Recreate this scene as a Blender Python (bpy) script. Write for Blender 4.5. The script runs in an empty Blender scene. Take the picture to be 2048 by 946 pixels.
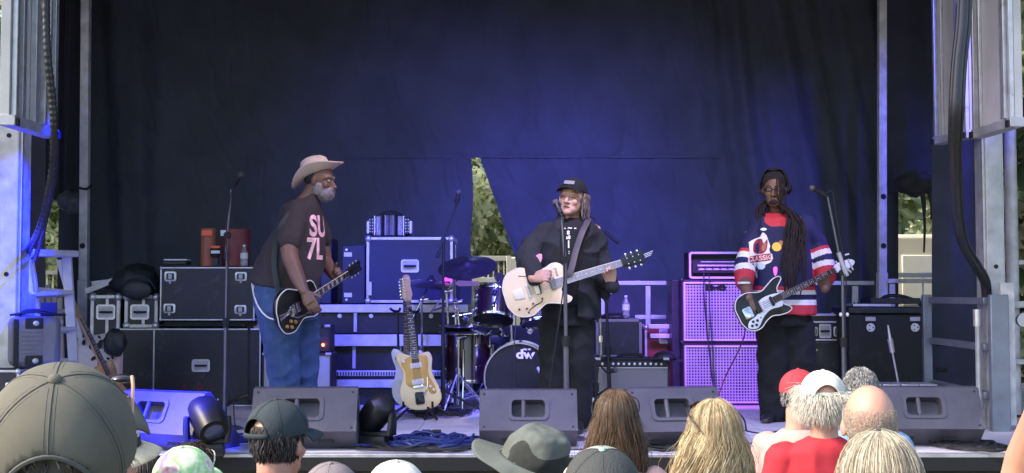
import bpy, bmesh, math, random
from mathutils import Vector, Matrix, Euler, noise
import numpy as np
S = bpy.context.scene
COL = S.collection
R = math.radians
random.seed(7)
# ------------------------------------------------------------------ camera
CAMZ, FPX, PITCH = 1.95, 2450.0, math.atan(117/2450)
cd = bpy.data.cameras.new('camera'); cam = bpy.data.objects.new('camera', cd); COL.objects.link(cam)
cd.sensor_width = 36; cd.lens = FPX/2048*36; cd.clip_end = 2000; cd.clip_start = .05
cam.location = (0, 0, CAMZ); cam.rotation_euler = (R(90)+PITCH, 0, 0)
S.camera = cam
# ------------------------------------------------------------------ world and sun
SUN_EL, SUN_AZ = R(42), R(-104)          # azimuth from +Y (towards the stage), negative = left
world = bpy.data.worlds.new('World'); S.world = world; world.use_nodes = True
wn = world.node_tree
sky = wn.nodes.new('ShaderNodeTexSky'); sky.sky_type = 'NISHITA'; sky.sun_disc = False
sky.sun_elevation = SUN_EL; sky.sun_rotation = SUN_AZ; sky.air_density = 1.0; sky.dust_density = 2.5
wn.links.new(sky.outputs[0], wn.nodes['Background'].inputs[0]); wn.nodes['Background'].inputs[1].default_value = .15
sl = bpy.data.lights.new('sun', 'SUN'); sl.energy = 1.9; sl.angle = R(4); sl.color = (1, .86, .68)
so = bpy.data.objects.new('sun', sl); COL.objects.link(so)
sd = Vector((math.sin(SUN_AZ)*math.cos(SUN_EL), math.cos(SUN_AZ)*math.cos(SUN_EL), math.sin(SUN_EL)))
so.rotation_euler = sd.to_track_quat('Z', 'Y').to_euler(); so.location = (-20, 5, 20)
S.view_settings.view_transform = 'Standard'; S.view_settings.look = 'None'
S.view_settings.exposure = 1.58; S.view_settings.gamma = 1
STAGE = 1.0                              # deck height above the ground

def W(px, py, Y):
    """the point at distance Y in front of the camera that shows at photograph pixel px, py"""
    u, v = (px-1024)/FPX, (473-py)/FPX
    c, s = math.cos(PITCH), math.sin(PITCH)
    d = Vector((u, c-s*v, s+c*v))
    return Vector((0, 0, CAMZ)) + d*(Y/d.y)
def FY(py):                              # distance at which the deck shows at row py
    v = (473-py)/FPX; c, s = math.cos(PITCH), math.sin(PITCH)
    return (STAGE-CAMZ)/(s+c*v)*(c-s*v)
def FL(px, py, z=STAGE):                 # deck point
    v = (473-py)/FPX; c, s = math.cos(PITCH), math.sin(PITCH)
    t = (z-CAMZ)/(s+c*v); return W(px, py, t*(c-s*v))
def ppm(Y): return FPX/Y

# ------------------------------------------------------------------ mesh builder
class MB:
    def __init__(s): s.v = []; s.f = []; s.m = []
    def add(s, vs, fs, mi=0):
        n = len(s.v); s.v += [Vector(p) for p in vs]; s.f += [tuple(i+n for i in f) for f in fs]; s.m += [mi]*len(fs); return s
    def box(s, c, sz, rot=None, mi=0, taper=1.0):
        hx, hy, hz = sz[0]/2, sz[1]/2, sz[2]/2; c = Vector(c)
        vs = []
        for z in (-1, 1):
            t = taper if z > 0 else 1
            for x, y in ((-1, -1), (1, -1), (1, 1), (-1, 1)): vs.append(Vector((x*hx*t, y*hy*t, z*hz)))
        if rot is not None: vs = [rot @ p for p in vs]
        return s.add([c+p for p in vs], [(3, 2, 1, 0), (4, 5, 6, 7), (0, 1, 5, 4), (1, 2, 6, 5), (2, 3, 7, 6), (3, 0, 4, 7)], mi)
    def bar(s, a, b, w, d=None, up=None, mi=0):
        a, b = Vector(a), Vector(b); d = d or w; t = (b-a).normalized()
        up = Vector(up) if up else (Vector((0, 1, 0)) if abs(t.y) < .9 else Vector((0, 0, 1)))
        x = up.cross(t).normalized(); y = t.cross(x)
        rot = Matrix((x, y, t)).transposed()
        return s.box((a+b)/2, (w, d, (b-a).length), rot, mi)
    def tube(s, pts, r, n=8, cap=True, closed=False, mi=0, flat=1.0, upv=None):
        pts = [Vector(p) for p in pts]; m = len(pts)
        rs = [r]*m if isinstance(r, (int, float)) else r
        T = []
        for i in range(m):
            a = pts[(i-1) % m] if (closed or i > 0) else pts[i]; b = pts[(i+1) % m] if (closed or i < m-1) else pts[i]
            t = (b-a); T.append(t.normalized() if t.length > 1e-9 else Vector((0, 0, 1)))
        u = Vector(upv) if upv else (Vector((0, 0, 1)) if abs(T[0].z) < .9 else Vector((1, 0, 0)))
        vs = []; fs = []
        for i in range(m):
            u = (u - T[i]*u.dot(T[i])).normalized(); w = T[i].cross(u)
            for k in range(n):
                a = 2*math.pi*k/n; vs.append(pts[i] + (u*math.cos(a)*flat + w*math.sin(a))*rs[i])
        for i in range(m if closed else m-1):
            j = (i+1) % m
            for k in range(n): fs.append((i*n+k, i*n+(k+1) % n, j*n+(k+1) % n, j*n+k))
        if cap and not closed: fs += [tuple(range(n))[::-1], tuple(range((m-1)*n, m*n))]
        return s.add(vs, fs, mi)
    def limb(s, pts, rs, n=12, mi=0, flat=1.0, upv=None):
        """tube with rounded ends, subdivided"""
        pts = [Vector(p) for p in pts]; P = []; Q = []
        t0 = (pts[1]-pts[0]).normalized(); t1 = (pts[-1]-pts[-2]).normalized()
        for a in (85, 60, 30): P.append(pts[0]-t0*rs[0]*math.sin(R(a))); Q.append(rs[0]*math.cos(R(a)))
        for i in range(len(pts)):
            P.append(pts[i]); Q.append(rs[i])
        for a in (30, 60, 85): P.append(pts[-1]+t1*rs[-1]*math.sin(R(a))); Q.append(rs[-1]*math.cos(R(a)))
        return s.tube(P, Q, n, True, False, mi, flat, upv)
    def lathe(s, prof, M=None, n=24, mi=0, cap=True, arc=None):
        M = M or Matrix(); vs = []; fs = []; m = len(prof)
        for r, z in prof:
            for k in range(n):
                a = 2*math.pi*k/n; vs.append(M @ Vector((r*math.cos(a), r*math.sin(a), z)))
        for i in range(m-1):
            for k in range(n): fs.append((i*n+k, i*n+(k+1) % n, (i+1)*n+(k+1) % n, (i+1)*n+k))
        if cap:
            if prof[0][0] > 1e-5: fs.append(tuple(range(n))[::-1])
            if prof[-1][0] > 1e-5: fs.append(tuple(range((m-1)*n, m*n)))
        return s.add(vs, fs, mi)
    def ell(s, c, r, rot=None, nu=16, nv=10, mi=0, fn=None):
        c = Vector(c); vs = []; fs = []
        for j in range(nv+1):
            th = math.pi*j/nv
            for i in range(nu):
                a = 2*math.pi*i/nu
                p = Vector((math.sin(th)*math.cos(a), math.sin(th)*math.sin(a), math.cos(th)))
                if fn: p = fn(p)
                p = Vector((p.x*r[0], p.y*r[1], p.z*r[2]))
                vs.append(c + (rot @ p if rot is not None else p))
        for j in range(nv):
            for i in range(nu): fs.append((j*nu+i, (j+1)*nu+i, (j+1)*nu+(i+1) % nu, j*nu+(i+1) % nu))
        return s.add(vs, fs, mi)
    def loft(s, secs, n=28, mi=0, cap=True, p=2.0):
        """secs: (centre, half axis a, half axis b[, power])"""
        vs = []; fs = []; m = len(secs)
        for sc in secs:
            c, a, b = Vector(sc[0]), Vector(sc[1]), Vector(sc[2]); pw = sc[3] if len(sc) > 3 else p
            for k in range(n):
                t = 2*math.pi*k/n; ct, st = math.cos(t), math.sin(t)
                x = math.copysign(abs(ct)**(2/pw), ct); y = math.copysign(abs(st)**(2/pw), st)
                vs.append(c + a*x + b*y)
        for i in range(m-1):
            for k in range(n): fs.append((i*n+k, i*n+(k+1) % n, (i+1)*n+(k+1) % n, (i+1)*n+k))
        if cap: fs += [tuple(range(n))[::-1], tuple(range((m-1)*n, m*n))]
        return s.add(vs, fs, mi)
    def prism(s, outline, z0, z1, M=None, mi=0, bev=0.0):
        """closed 2D outline extruded from z0 to z1, optional rounded edge"""
        M = M or Matrix(); o = [Vector((p[0], p[1], 0)) for p in outline]; n = len(o)
        area = sum(o[i].x*o[(i+1) % n].y-o[(i+1) % n].x*o[i].y for i in range(n))
        if area < 0: o.reverse()
        def inset(d):
            out = []
            for i in range(n):
                t = (o[(i+1) % n]-o[i-1]); t = t.normalized() if t.length > 1e-9 else Vector((1, 0, 0))
                out.append(o[i] + Vector((-t.y, t.x, 0))*d)
            return out
        rings = []
        if bev > 0:
            k = bev*.3
            rings = [(inset(bev), z0), (inset(k), z0+k), (o, z0+bev), (o, z1-bev), (inset(k), z1-k), (inset(bev), z1)]
        else: rings = [(o, z0), (o, z1)]
        vs = []; fs = []
        for rg, z in rings: vs += [M @ Vector((p.x, p.y, z)) for p in rg]
        for j in range(len(rings)-1):
            for i in range(n): fs.append((j*n+i, j*n+(i+1) % n, (j+1)*n+(i+1) % n, (j+1)*n+i))
        fs += [tuple(range(n))[::-1], tuple(range((len(rings)-1)*n, len(rings)*n))]
        return s.add(vs, fs, mi)
    def grid(s, fn, nu, nv, mi=0):
        vs = [fn(i/nu, j/nv) for j in range(nv+1) for i in range(nu+1)]
        fs = [(j*(nu+1)+i, j*(nu+1)+i+1, (j+1)*(nu+1)+i+1, (j+1)*(nu+1)+i) for j in range(nv) for i in range(nu)]
        return s.add(vs, fs, mi)
    def xf(s, M): s.v = [M @ p for p in s.v]; return s
    def mesh(s, name, smooth=40):
        me = bpy.data.meshes.new(name); me.from_pydata([tuple(p) for p in s.v], [], s.f)
        me.polygons.foreach_set('material_index', s.m); me.update()
        if smooth:
            me.polygons.foreach_set('use_smooth', [True]*len(me.polygons))
            if smooth < 180: me.set_sharp_from_angle(angle=R(smooth))
        return me

def link(name, me, mats, parent=None, world=False, bevel=0, M=None):
    if not isinstance(mats, (list, tuple)): mats = [mats]
    if not len(me.materials):
        for m in mats: me.materials.append(m)
    o = bpy.data.objects.new(name, me); COL.objects.link(o)
    if parent is not None:
        o.parent = parent
        if world:
            M0 = parent_matrix(parent).inverted(); me.transform(M0)
    if M is not None: o.matrix_local = M
    if bevel:
        b = o.modifiers.new('bevel', 'BEVEL'); b.width = bevel; b.segments = 2; b.limit_method = 'ANGLE'; b.angle_limit = R(50)
        b.harden_normals = False
    return o
def parent_matrix(o):
    M = Matrix.LocRotScale(o.location, o.rotation_euler, o.scale)
    return parent_matrix(o.parent) @ M if o.parent else M
def part(name, mb, mats, parent, world=True, bevel=0, smooth=40, label=None, kind=None):
    o = link(name, mb.mesh(name, smooth), mats, parent, world, bevel)
    if label: o['label'] = label
    if kind: o['kind'] = kind
    return o
def thing(name, label, cat, loc=(0, 0, 0), rz=0, group=None, scale=1):
    o = bpy.data.objects.new(name, None); COL.objects.link(o)
    o.empty_display_size = .1; o.location = loc; o.rotation_euler = (0, 0, rz); o.scale = (scale,)*3 if isinstance(scale, (int, float)) else scale
    o['label'] = label; o['category'] = cat
    if group: o['group'] = group
    return o
def single(name, mb, mats, label, cat, group=None, bevel=0, smooth=40, kind=None):
    """a thing that is one mesh; world coordinates, origin moved to its base"""
    xs = [p.x for p in mb.v]; ys = [p.y for p in mb.v]; zs = [p.z for p in mb.v]
    c = Vector(((min(xs)+max(xs))/2, (min(ys)+max(ys))/2, min(zs)))
    mb.v = [p-c for p in mb.v]
    o = link(name, mb.mesh(name, smooth), mats, None, False, bevel); o.location = c
    o['label'] = label; o['category'] = cat
    if group: o['group'] = group
    if kind: o['kind'] = kind
    return o
def struct(name, mb, mats, bevel=0, smooth=40, label=None):
    o = link(name, mb.mesh(name, smooth), mats, None, False, bevel); o['kind'] = 'structure'
    if label: o['label'] = label
    return o
def copy_tree(o, parent=None):
    c = o.copy(); COL.objects.link(c); c.parent = parent
    for ch in [x for x in o.children]: copy_tree(ch, c)
    return c
def base(pts):
    pts = [Vector(p) for p in pts]; c = sum(pts, Vector())/len(pts); return c
def crom(pts, k=6, closed=False):
    """smooth curve through the points"""
    P = [Vector(p) for p in pts]; n = len(P); out = []
    rng = range(n) if closed else range(n-1)
    for i in rng:
        if closed: a, b, c, d = P[i-1], P[i], P[(i+1) % n], P[(i+2) % n]
        else: a, b, c, d = P[max(i-1, 0)], P[i], P[i+1], P[min(i+2, n-1)]
        for j in range(k):
            t = j/k
            out.append(.5*((2*b) + (c-a)*t + (2*a-5*b+4*c-d)*t*t + (3*b-a-3*c+d)*t**3))
    if not closed: out.append(P[-1])
    return out
def rrect(w, h, r, n=5, cx=0, cy=0):
    out = []
    for k, (sx, sy) in enumerate(((1, 1), (-1, 1), (-1, -1), (1, -1))):
        for i in range(n+1):
            a = math.pi/2*(k+i/n); out.append((cx+sx*(w/2-r)+r*math.cos(a), cy+sy*(h/2-r)+r*math.sin(a)))
    return out
def frame(o, x, y):
    x = Vector(x).normalized(); z = x.cross(Vector(y)).normalized(); y = z.cross(x)
    M = Matrix((x, y, z)).transposed().to_4x4(); M.translation = Vector(o); return M
def axisM(o, z, xh=(1, 0, 0)):
    z = Vector(z).normalized(); x = Vector(xh); x = (x-z*x.dot(z)).normalized(); y = z.cross(x)
    M = Matrix((x, y, z)).transposed().to_4x4(); M.translation = Vector(o); return M
def text_mb(body, size, depth=.002, font_bold=.0, M=None, align='CENTER'):
    cu = bpy.data.curves.new('t', 'FONT'); cu.body = body; cu.size = size; cu.extrude = depth; cu.offset = font_bold
    cu.align_x = align; cu.align_y = 'CENTER'; cu.resolution_u = 3
    ob = bpy.data.objects.new('t', cu); COL.objects.link(ob)
    dg = bpy.context.evaluated_depsgraph_get(); me = bpy.data.meshes.new_from_object(ob.evaluated_get(dg))
    mb = MB(); M = M or Matrix()
    mb.add([M @ v.co for v in me.vertices], [tuple(p.vertices) for p in me.polygons])
    bpy.data.objects.remove(ob); bpy.data.curves.remove(cu); bpy.data.meshes.remove(me)
    return mb
def remesh(mb, voxel=.006, smooth=3, disp=None, smat=None, dmin=0):
    """one continuous surface around all the overlapping volumes of mb"""
    me = bpy.data.meshes.new('tmp'); me.from_pydata([tuple(p) for p in mb.v], [], mb.f); me.update()
    o = bpy.data.objects.new('tmp', me); COL.objects.link(o)
    r = o.modifiers.new('r', 'REMESH'); r.mode = 'VOXEL'; r.voxel_size = voxel; r.adaptivity = 0
    if smooth:
        q = o.modifiers.new('s', 'SMOOTH'); q.factor = .6; q.iterations = smooth
    dg = bpy.context.evaluated_depsgraph_get(); out = bpy.data.meshes.new_from_object(o.evaluated_get(dg))
    bpy.data.objects.remove(o); bpy.data.meshes.remove(me)
    if disp:
        n = len(out.vertices); nr = np.empty(n*3, np.float32); out.vertex_normals.foreach_get('vector', nr)
        co = np.empty(n*3, np.float32); out.vertices.foreach_get('co', co)
        nr = nr.reshape(-1, 3); co = co.reshape(-1, 3)
        d = np.array([disp(c) for c in co.tolist()], np.float32)
        co += nr*d[:, None]; out.vertices.foreach_set('co', co.ravel()); out.update()
    out.polygons.foreach_set('use_smooth', [True]*len(out.polygons))
    if smat:
        cs = np.empty(len(out.polygons)*3, np.float32); out.polygons.foreach_get('center', cs)
        out.polygons.foreach_set('material_index', [smat(c) for c in cs.reshape(-1, 3).tolist()])
    return out
def folds(amp=.006, sx=9, sz=3.2, seed=0.0, amp2=.003):
    def f(c):
        a = noise.noise(Vector((c[0]*sx+seed, c[1]*sx, c[2]*sz+seed*.7)))
        b = noise.noise(Vector((c[0]*22+seed, c[1]*22, c[2]*14)))
        return amp*(1-2.4*abs(a)) + amp2*b
    return f

# ------------------------------------------------------------------ materials
def mat(name, col, rough=.6, metal=0, var=.12, vs=6, bump=0, bs=60, spec=.5, coat=0, emit=None, es=0, stretch=(1, 1, 1), trans=0, sheen=0, col2=None, dirt=0, alpha=None, detail=4):
    m = bpy.data.materials.new(name); m.use_nodes = True; nt = m.node_tree; b = nt.nodes['Principled BSDF']
    b.inputs['Roughness'].default_value = rough; b.inputs['Metallic'].default_value = metal
    b.inputs['Specular IOR Level'].default_value = spec; b.inputs['Coat Weight'].default_value = coat
    b.inputs['Transmission Weight'].default_value = trans; b.inputs['Sheen Weight'].default_value = sheen
    tc = nt.nodes.new('ShaderNodeTexCoord'); mp = nt.nodes.new('ShaderNodeMapping'); mp.inputs['Scale'].default_value = stretch
    nt.links.new(tc.outputs['Object'], mp.inputs[0])
    if var or col2:
        nz = nt.nodes.new('ShaderNodeTexNoise'); nz.inputs['Scale'].default_value = vs; nz.inputs['Detail'].default_value = detail
        nt.links.new(mp.outputs[0], nz.inputs['Vector'])
        rp = nt.nodes.new('ShaderNodeValToRGB'); rp.color_ramp.elements[0].position = .3; rp.color_ramp.elements[1].position = .7
        a = [c*(1-var) for c in col]; c2 = col2 or [min(c*(1+var), 1) for c in col]
        rp.color_ramp.elements[0].color = (*a, 1); rp.color_ramp.elements[1].color = (*c2, 1)
        nt.links.new(nz.outputs[0], rp.inputs[0]); nt.links.new(rp.outputs[0], b.inputs['Base Color'])
        mr = nt.nodes.new('ShaderNodeMapRange'); mr.inputs['To Min'].default_value = max(rough-.08, .02); mr.inputs['To Max'].default_value = min(rough+.1, 1)
        nt.links.new(nz.outputs[0], mr.inputs[0]); nt.links.new(mr.outputs[0], b.inputs['Roughness'])
    else: b.inputs['Base Color'].default_value = (*col, 1)
    if dirt:
        n3 = nt.nodes.new('ShaderNodeTexNoise'); n3.inputs['Scale'].default_value = 5; n3.inputs['Detail'].default_value = 9; n3.inputs['Roughness'].default_value = .72; n3.inputs['Distortion'].default_value = 1.2
        nt.links.new(tc.outputs['Object'], n3.inputs['Vector']); r3 = nt.nodes.new('ShaderNodeValToRGB'); r3.color_ramp.elements[0].position = .57; r3.color_ramp.elements[1].position = .68; nt.links.new(n3.outputs[0], r3.inputs[0])
        m3 = nt.nodes.new('ShaderNodeMix'); m3.data_type = 'RGBA'; ml = nt.nodes.new('ShaderNodeMath'); ml.operation = 'MULTIPLY'; ml.inputs[1].default_value = dirt; nt.links.new(r3.outputs[0], ml.inputs[0]); nt.links.new(ml.outputs[0], m3.inputs[0])
        nt.links.new(rp.outputs[0], m3.inputs[6]); m3.inputs[7].default_value = (.2, .19, .18, 1); nt.links.new(m3.outputs[2], b.inputs['Base Color'])
    if bump:
        n2 = nt.nodes.new('ShaderNodeTexNoise'); n2.inputs['Scale'].default_value = bs; n2.inputs['Detail'].default_value = 3
        nt.links.new(mp.outputs[0], n2.inputs['Vector'])
        bp = nt.nodes.new('ShaderNodeBump'); bp.inputs['Strength'].default_value = bump; bp.inputs['Distance'].default_value = .01
        nt.links.new(n2.outputs[0], bp.inputs['Height']); nt.links.new(bp.outputs[0], b.inputs['Normal'])
    if emit:
        b.inputs['Emission Color'].default_value = (*emit, 1); b.inputs['Emission Strength'].default_value = es
    if alpha is not None: b.inputs['Alpha'].default_value = alpha
    return m
def wood(name, c1, c2, rough=.45, axis=0, scale=14):
    st = [1, 1, 1]; st[axis] = .08
    return mat(name, c1, rough, var=.0, vs=scale, col2=c2, stretch=st, bump=.05, bs=80)
m_steel = mat('galvanised_steel', (.56, .54, .55), .5, .15, .25, 9, .08, 40)
m_alu = mat('aluminium', (.6, .6, .62), .38, .7, .15, dirt=.5, vs=12, bump=.04, bs=90)
m_alud = mat('dull_aluminium', (.45, .45, .47), .5, .4, .25, 7, .08, 60)
m_chrome = mat('chrome', (.78, .78, .8), .16, 1, .05)
m_black = mat('black_plastic', (.01, .01, .012), .45, var=.2, bump=.04, bs=200)
m_blackm = mat('black_painted_metal', (.014, .014, .016), .4, .1, var=.25)
m_rubber = mat('black_rubber', (.009, .009, .01), .7)
m_tolex = mat('black_tolex', (.01, .01, .013), .6, dirt=.12, var=.25, vs=30, bump=.3, bs=500)
m_ply = mat('black_laminate', (.013, .014, .02), .42, dirt=.22, var=.35, vs=5, bump=.05, bs=300, detail=6)
m_white = mat('white_plastic', (.75, .75, .74), .4, var=.05)
m_cord = mat('black_cable', (.012, .012, .014), .5, var=.1)
m_cordb = mat('blue_cable', (.02, .035, .15), .45, var=.2)
m_paper = mat('white_label', (.7, .72, .66), .7, var=.1)
m_red = mat('red_paint', (.4, .03, .03), .5, var=.2)
# ================================================================== SETTING
# ground
m_ground = mat('dry_grass_ground', (.09, .1, .045), .95, var=.35, vs=2.5, col2=(.17, .15, .09), bump=.6, bs=30, detail=8)
mb = MB(); mb.grid(lambda u, v: Vector((-400+800*u, -300+900*v, .0)), 8, 8); struct('ground', mb, m_ground)
# deck: plywood boards on an aluminium front beam
m_deck = mat('stage_plywood', (.58, .56, .6), .55, var=.22, vs=3, bump=.15, bs=120, detail=8, stretch=(.4, 1, 1))
mb = MB(); mb.box((0, (7.38+13.3)/2, STAGE-.06), (13, 13.3-7.38, .08)); deck = struct('stage_deck', mb, m_rubber)
FR = FY(908)
brd = MB(); brd.box((0, 0, 0), (1.207, 2.386, .02)); bme = brd.mesh('deck_board'); bme.materials.append(m_deck)
for i in range(11):
    for j in range(3):
        o = bpy.data.objects.new('deck_board', bme); COL.objects.link(o); o.parent = deck
        o.location = (-6.1+1.21*i+(.6 if j % 2 else 0), FR+.07+1.2+2.39*j if j < 2 else FR+.07+1.2+2.39*j, STAGE-.01-.0006*random.random()); 
        o.scale = (1, 1 if j < 2 else .45, 1)
        if j == 2: o.location.y = FR+.07+4.78+.54
mb = MB(); mb.box((0, FR+.035, STAGE-.03), (13, .065, .062)); mb.box((0, FR+.028, STAGE-.075), (13, .05, .028)); o = link('front_edge_trim', mb.mesh('front_edge_trim'), m_alu, deck); o.modifiers.new('b', 'BEVEL').width = .004
m_skirt = mat('dark_skirt_cloth', (.05, .055, .05), .9, var=.3, vs=8, bump=.3, bs=150)
mb = MB(); mb.grid(lambda u, v: Vector((-6.5+13*u, FR+.09+.015*math.sin(u*260+2*math.sin(u*40)), .0+(STAGE-.1)*v)), 520, 6)
single('stage_skirt', mb, m_skirt, 'dark cloth skirt hanging below the front edge of the stage', 'skirt', smooth=180)
# roof and its inside (above the picture), front overhang lengthened to block the sun
m_roof = mat('roof_lining', (.12, .12, .13), .7, var=.15)
mb = MB(); mb.box((0, 9.9, 5.65), (13, 7.2, .12))
for i in range(7): mb.box((-6+2*i, 10.2, 5.52), (.1, 7.0, .14))
struct('stage_roof', mb, m_roof)

# ---- backdrop cloth
m_cloth = mat('navy_backdrop_cloth', (.048, .056, .075), .85, var=.22, vs=2.2, bump=.12, bs=350, sheen=.15, detail=7)
m_drape = mat('black_leg_drape', (.028, .028, .036), .9, var=.25, vs=5, bump=.15, bs=300, sheen=.1)
YB = 12.3
XL, XR = W(118, 300, YB).x, W(1790, 300, YB).x
ZS = W(1000, 314, YB).z
def bfold(x, z):
    px = 1024 + x*FPX/YB
    py = 590-(z-CAMZ)*FPX/YB
    mL = max(0, min(1, (420-px)/160)); mR = max(0, min(1, (px-1330)/220)); mC = 1-max(mL, mR)
    d = 0
    d += mL*.055*math.sin(px/15.5 + 1.5*math.sin(px/53+z*.6) + .35*z)
    q = px - (z-2.0)*-26*mR
    d += mR*.06*math.sin(q/21 + 1.3*math.sin(q/61) + .3*z) + mR*.03*math.sin(q/9.3+z)
    n = noise.noise(Vector((x*1.1, z*.35, 3)))
    d += .05*n + .012*noise.noise(Vector((x*4+z*1.2, z*1.4, 9)))
    r = noise.noise(Vector((x*2.3-z*1.1, z*.5+x*.6, 1.7)))
    d += .03*(1-abs(r)*3)*(.5+.5*mC)
    s = noise.noise(Vector((x*5.1+z*2.0, z*2.1, 21)))
    d += .014*max(0, 1-abs(s)*7)
    for yy, a in ((358, 1), (380, -.8), (401, 1), (426, -1), (288, .6), (300, -.5)):
        if abs(py-yy) < 5 and 800 < px < 1500:
            w = math.exp(-((px-(862 if yy > 320 else 1100+80*math.sin(yy)))/(32 if yy > 320 else 130))**2)
            d += a*.012*w*math.exp(-((py-yy)/2.2)**2)
    return d
bd = thing('backdrop_curtain', 'dark navy backdrop cloth with a triangular opening across the back of the stage', 'curtain', (0, YB, STAGE))
def up(u, v):
    x = XL+(XR-XL)*u; z = ZS-.01+(5.6-ZS)*v; return Vector((x, YB+bfold(x, z), z))
mb = MB(); mb.grid(up, 560, 70); part('upper_cloth', mb, m_cloth, bd, smooth=180)
xa, xb = W(946, 314, YB).x, W(958, 314, YB).x
def lo(u, v):
    z = STAGE-.0+(ZS+.02-STAGE)*v; k = (ZS+.02-z)
    xe = xa - .012*k + .01*math.sin(z*7); x = XL+(xe-XL)*u
    return Vector((x, YB-.03+bfold(x, z)*(1-.4*u**8)-.05*u**30, z))
mb = MB(); mb.grid(lo, 380, 60); part('lower_left_cloth', mb, m_cloth, bd, smooth=180)
def ro(u, v):
    z = STAGE-.0+(ZS+.02-STAGE)*v; k = (ZS+.02-z)
    xe = xb + .355*k; x = xe+(XR-xe)*u
    pull = .05*math.sin(k*3+u*60)*math.exp(-u*9)*min(1, k*2)
    return Vector((x, YB-.03+bfold(x, z)+pull*.6, z))
mb = MB(); mb.grid(ro, 380, 60); part('lower_right_cloth', mb, m_cloth, bd, smooth=180)
# seam tape across the cloth
mb = MB(); mb.grid(lambda u, v: Vector((lambda x: (x, YB-.045+bfold(x, ZS), ZS-.014+.028*v))(W(700+740*u, 314, YB).x)), 160, 1); 
part('seam', mb, m_cloth, bd, smooth=180)

def drape(name, label, x0, x1, y0, y1, Y, m, amp=.03, wl=.12, n=60, ph=0, group=None):
    """a hanging cloth between pixels, with real vertical folds"""
    def fn(u, v):
        p = W(x0+(x1-x0)*u, y1+(y0-y1)*v, Y); s = p.x*2*math.pi/wl+ph
        return p + Vector((0, amp*math.sin(s+.8*math.sin(s*.37+p.z))+.3*amp*noise.noise(Vector((p.x*9, 0, p.z*2))), 0))
    mb = MB(); mb.grid(fn, n, 24)
    return single(name, mb, m, label, 'curtain', smooth=180, group=group)
m_navy = mat('navy_leg_drape', (.035, .038, .065), .88, var=.25, vs=4, bump=.12, bs=300, sheen=.1)
m_wing = mat('wing_panel_cloth', (.045, .038, .05), .8, var=.2, vs=4, bump=.1, bs=200)
# left wing
drape('wing_curtain', 'black curtain hanging just left of the left steel post', 108, 170, -60, 400, 11.9, m_drape, .04, .13)
drape('wing_curtain', 'narrow lower strip of black curtain right of the leafy gap at left', 143, 166, 392, 770, 11.95, m_drape, .02, .1, 30)
drape('wing_curtain', 'dark purple-brown cloth panel between the blue column and the leafy gap', 30, 92, 180, 760, 10.6, m_wing, .012, .4)
drape('wing_curtain', 'dark strip of cloth behind the hanging ribbed panel at left', 88, 116, -60, 392, 11.2, m_drape, .02, .14, 30)
# right wing
drape('wing_curtain', 'navy curtain right of the right steel post above the opening', 1770, 1878, -60, 384, 11.9, m_navy, .02, .4)
drape('wing_curtain', 'narrow navy cloth strip left of the small opening at right', 1770, 1797, 378, 790, 11.95, m_navy, .015, .15, 30)
drape('wing_curtain', 'tall dark navy cloth behind the thick black cable at right', 1865, 1985, 230, 830, 10.4, m_navy, .018, .35)
# bundled cloth at both gaps
def bundle(cx, cy, Y, w, h, label, seed, m):
    mb = MB(); c = W(cx, cy, Y); k = 1/ppm(Y)
    mb.ell(c, (w*k/2, .09, h*k/2), nu=40, nv=24)
    rnd = random.Random(seed)
    mb.v = [p + (p-c).normalized()*(.035*noise.noise(p*9+Vector((seed, 0, 0)))+.02*noise.noise(Vector((p.x*25, p.y*25, p.z*8)))) for p in mb.v]
    return mb
mb = bundle(140, 404, 11.6, 46, 48, '', 3, m_wing)
m_bund = mat('grey_tarp', (.12, .13, .13), .45, var=.3, vs=10, bump=.2, bs=60)
single('rolled_cloth', mb, m_bund, 'bundled grey-green cloth tied at the top of the leafy gap at left', 'cloth', smooth=180)
mb = bundle(1832, 366, 11.5, 84, 52, '', 5, m_navy)
for i, (a, b, c_, d) in enumerate(((1842, 376, 1848, 505), (1855, 372, 1862, 440), (1838, 370, 1850, 430))):
    P = crom([W(a, b, 11.5), W((a+c_)/2+4, (b+d)/2, 11.48), W(c_, d, 11.5)], 6); mb.tube(P, [.05-.042*t/(len(P)-1) if i else .03-.015*t/(len(P)-1) for t in range(len(P))], 8, flat=.5)
single('rolled_cloth', mb, m_drape, 'bunched dark cloth with a hanging strap above the small opening at right', 'cloth', smooth=180)

# ---- steel posts at the back corners
def post(label, xt, xb_, Y, wpx, ytop=-80, ybot=790, joint=None, holes=()):
    w = wpx/ppm(Y); a, b = W(xb_, ybot, Y), W(xt, ytop, Y); a.z = STAGE
    t = thing('steel_post', label, 'post', (a.x, a.y, STAGE), group='steel posts at the back corners')
    j = W(xb_, joint, Y).z
    f = (j-a.z)/(b.z-a.z); jp = a.lerp(b, f)
    mb = MB(); mb.bar(jp, b, w, w); part('upper_tube', mb, m_steel, t, bevel=.006)
    mb = MB(); mb.bar(a, jp+(b-a).normalized()*.0, w*1.18, w*1.18); part('lower_sleeve', mb, m_steel, t, bevel=.006)
    for hp in holes:
        p = a.lerp(b, (W(0, hp, Y).z-a.z)/(b.z-a.z)); mb = MB()
        mb.lathe([(.0, -.004), (.022, -.004), (.026, 0), (.02, .006), (0, .006)], axisM(p+Vector((0, -w*.62, 0)), (0, -1, 0)), 12)
        part('bolt', mb, m_rubber, t)
    mb = MB(); mb.box(a+Vector((0, 0, .01)), (w*2, w*2, .02)); part('foot_plate', mb, m_steel, t)
    return t
post('pale grey steel post left of the stacked flight cases', 173, 166, 11.3, 17, joint=560, holes=(492,))
post('lilac-lit steel post at the right end of the navy backdrop', 1764, 1764, 11.3, 16, joint=545, holes=(492, 394))
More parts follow.
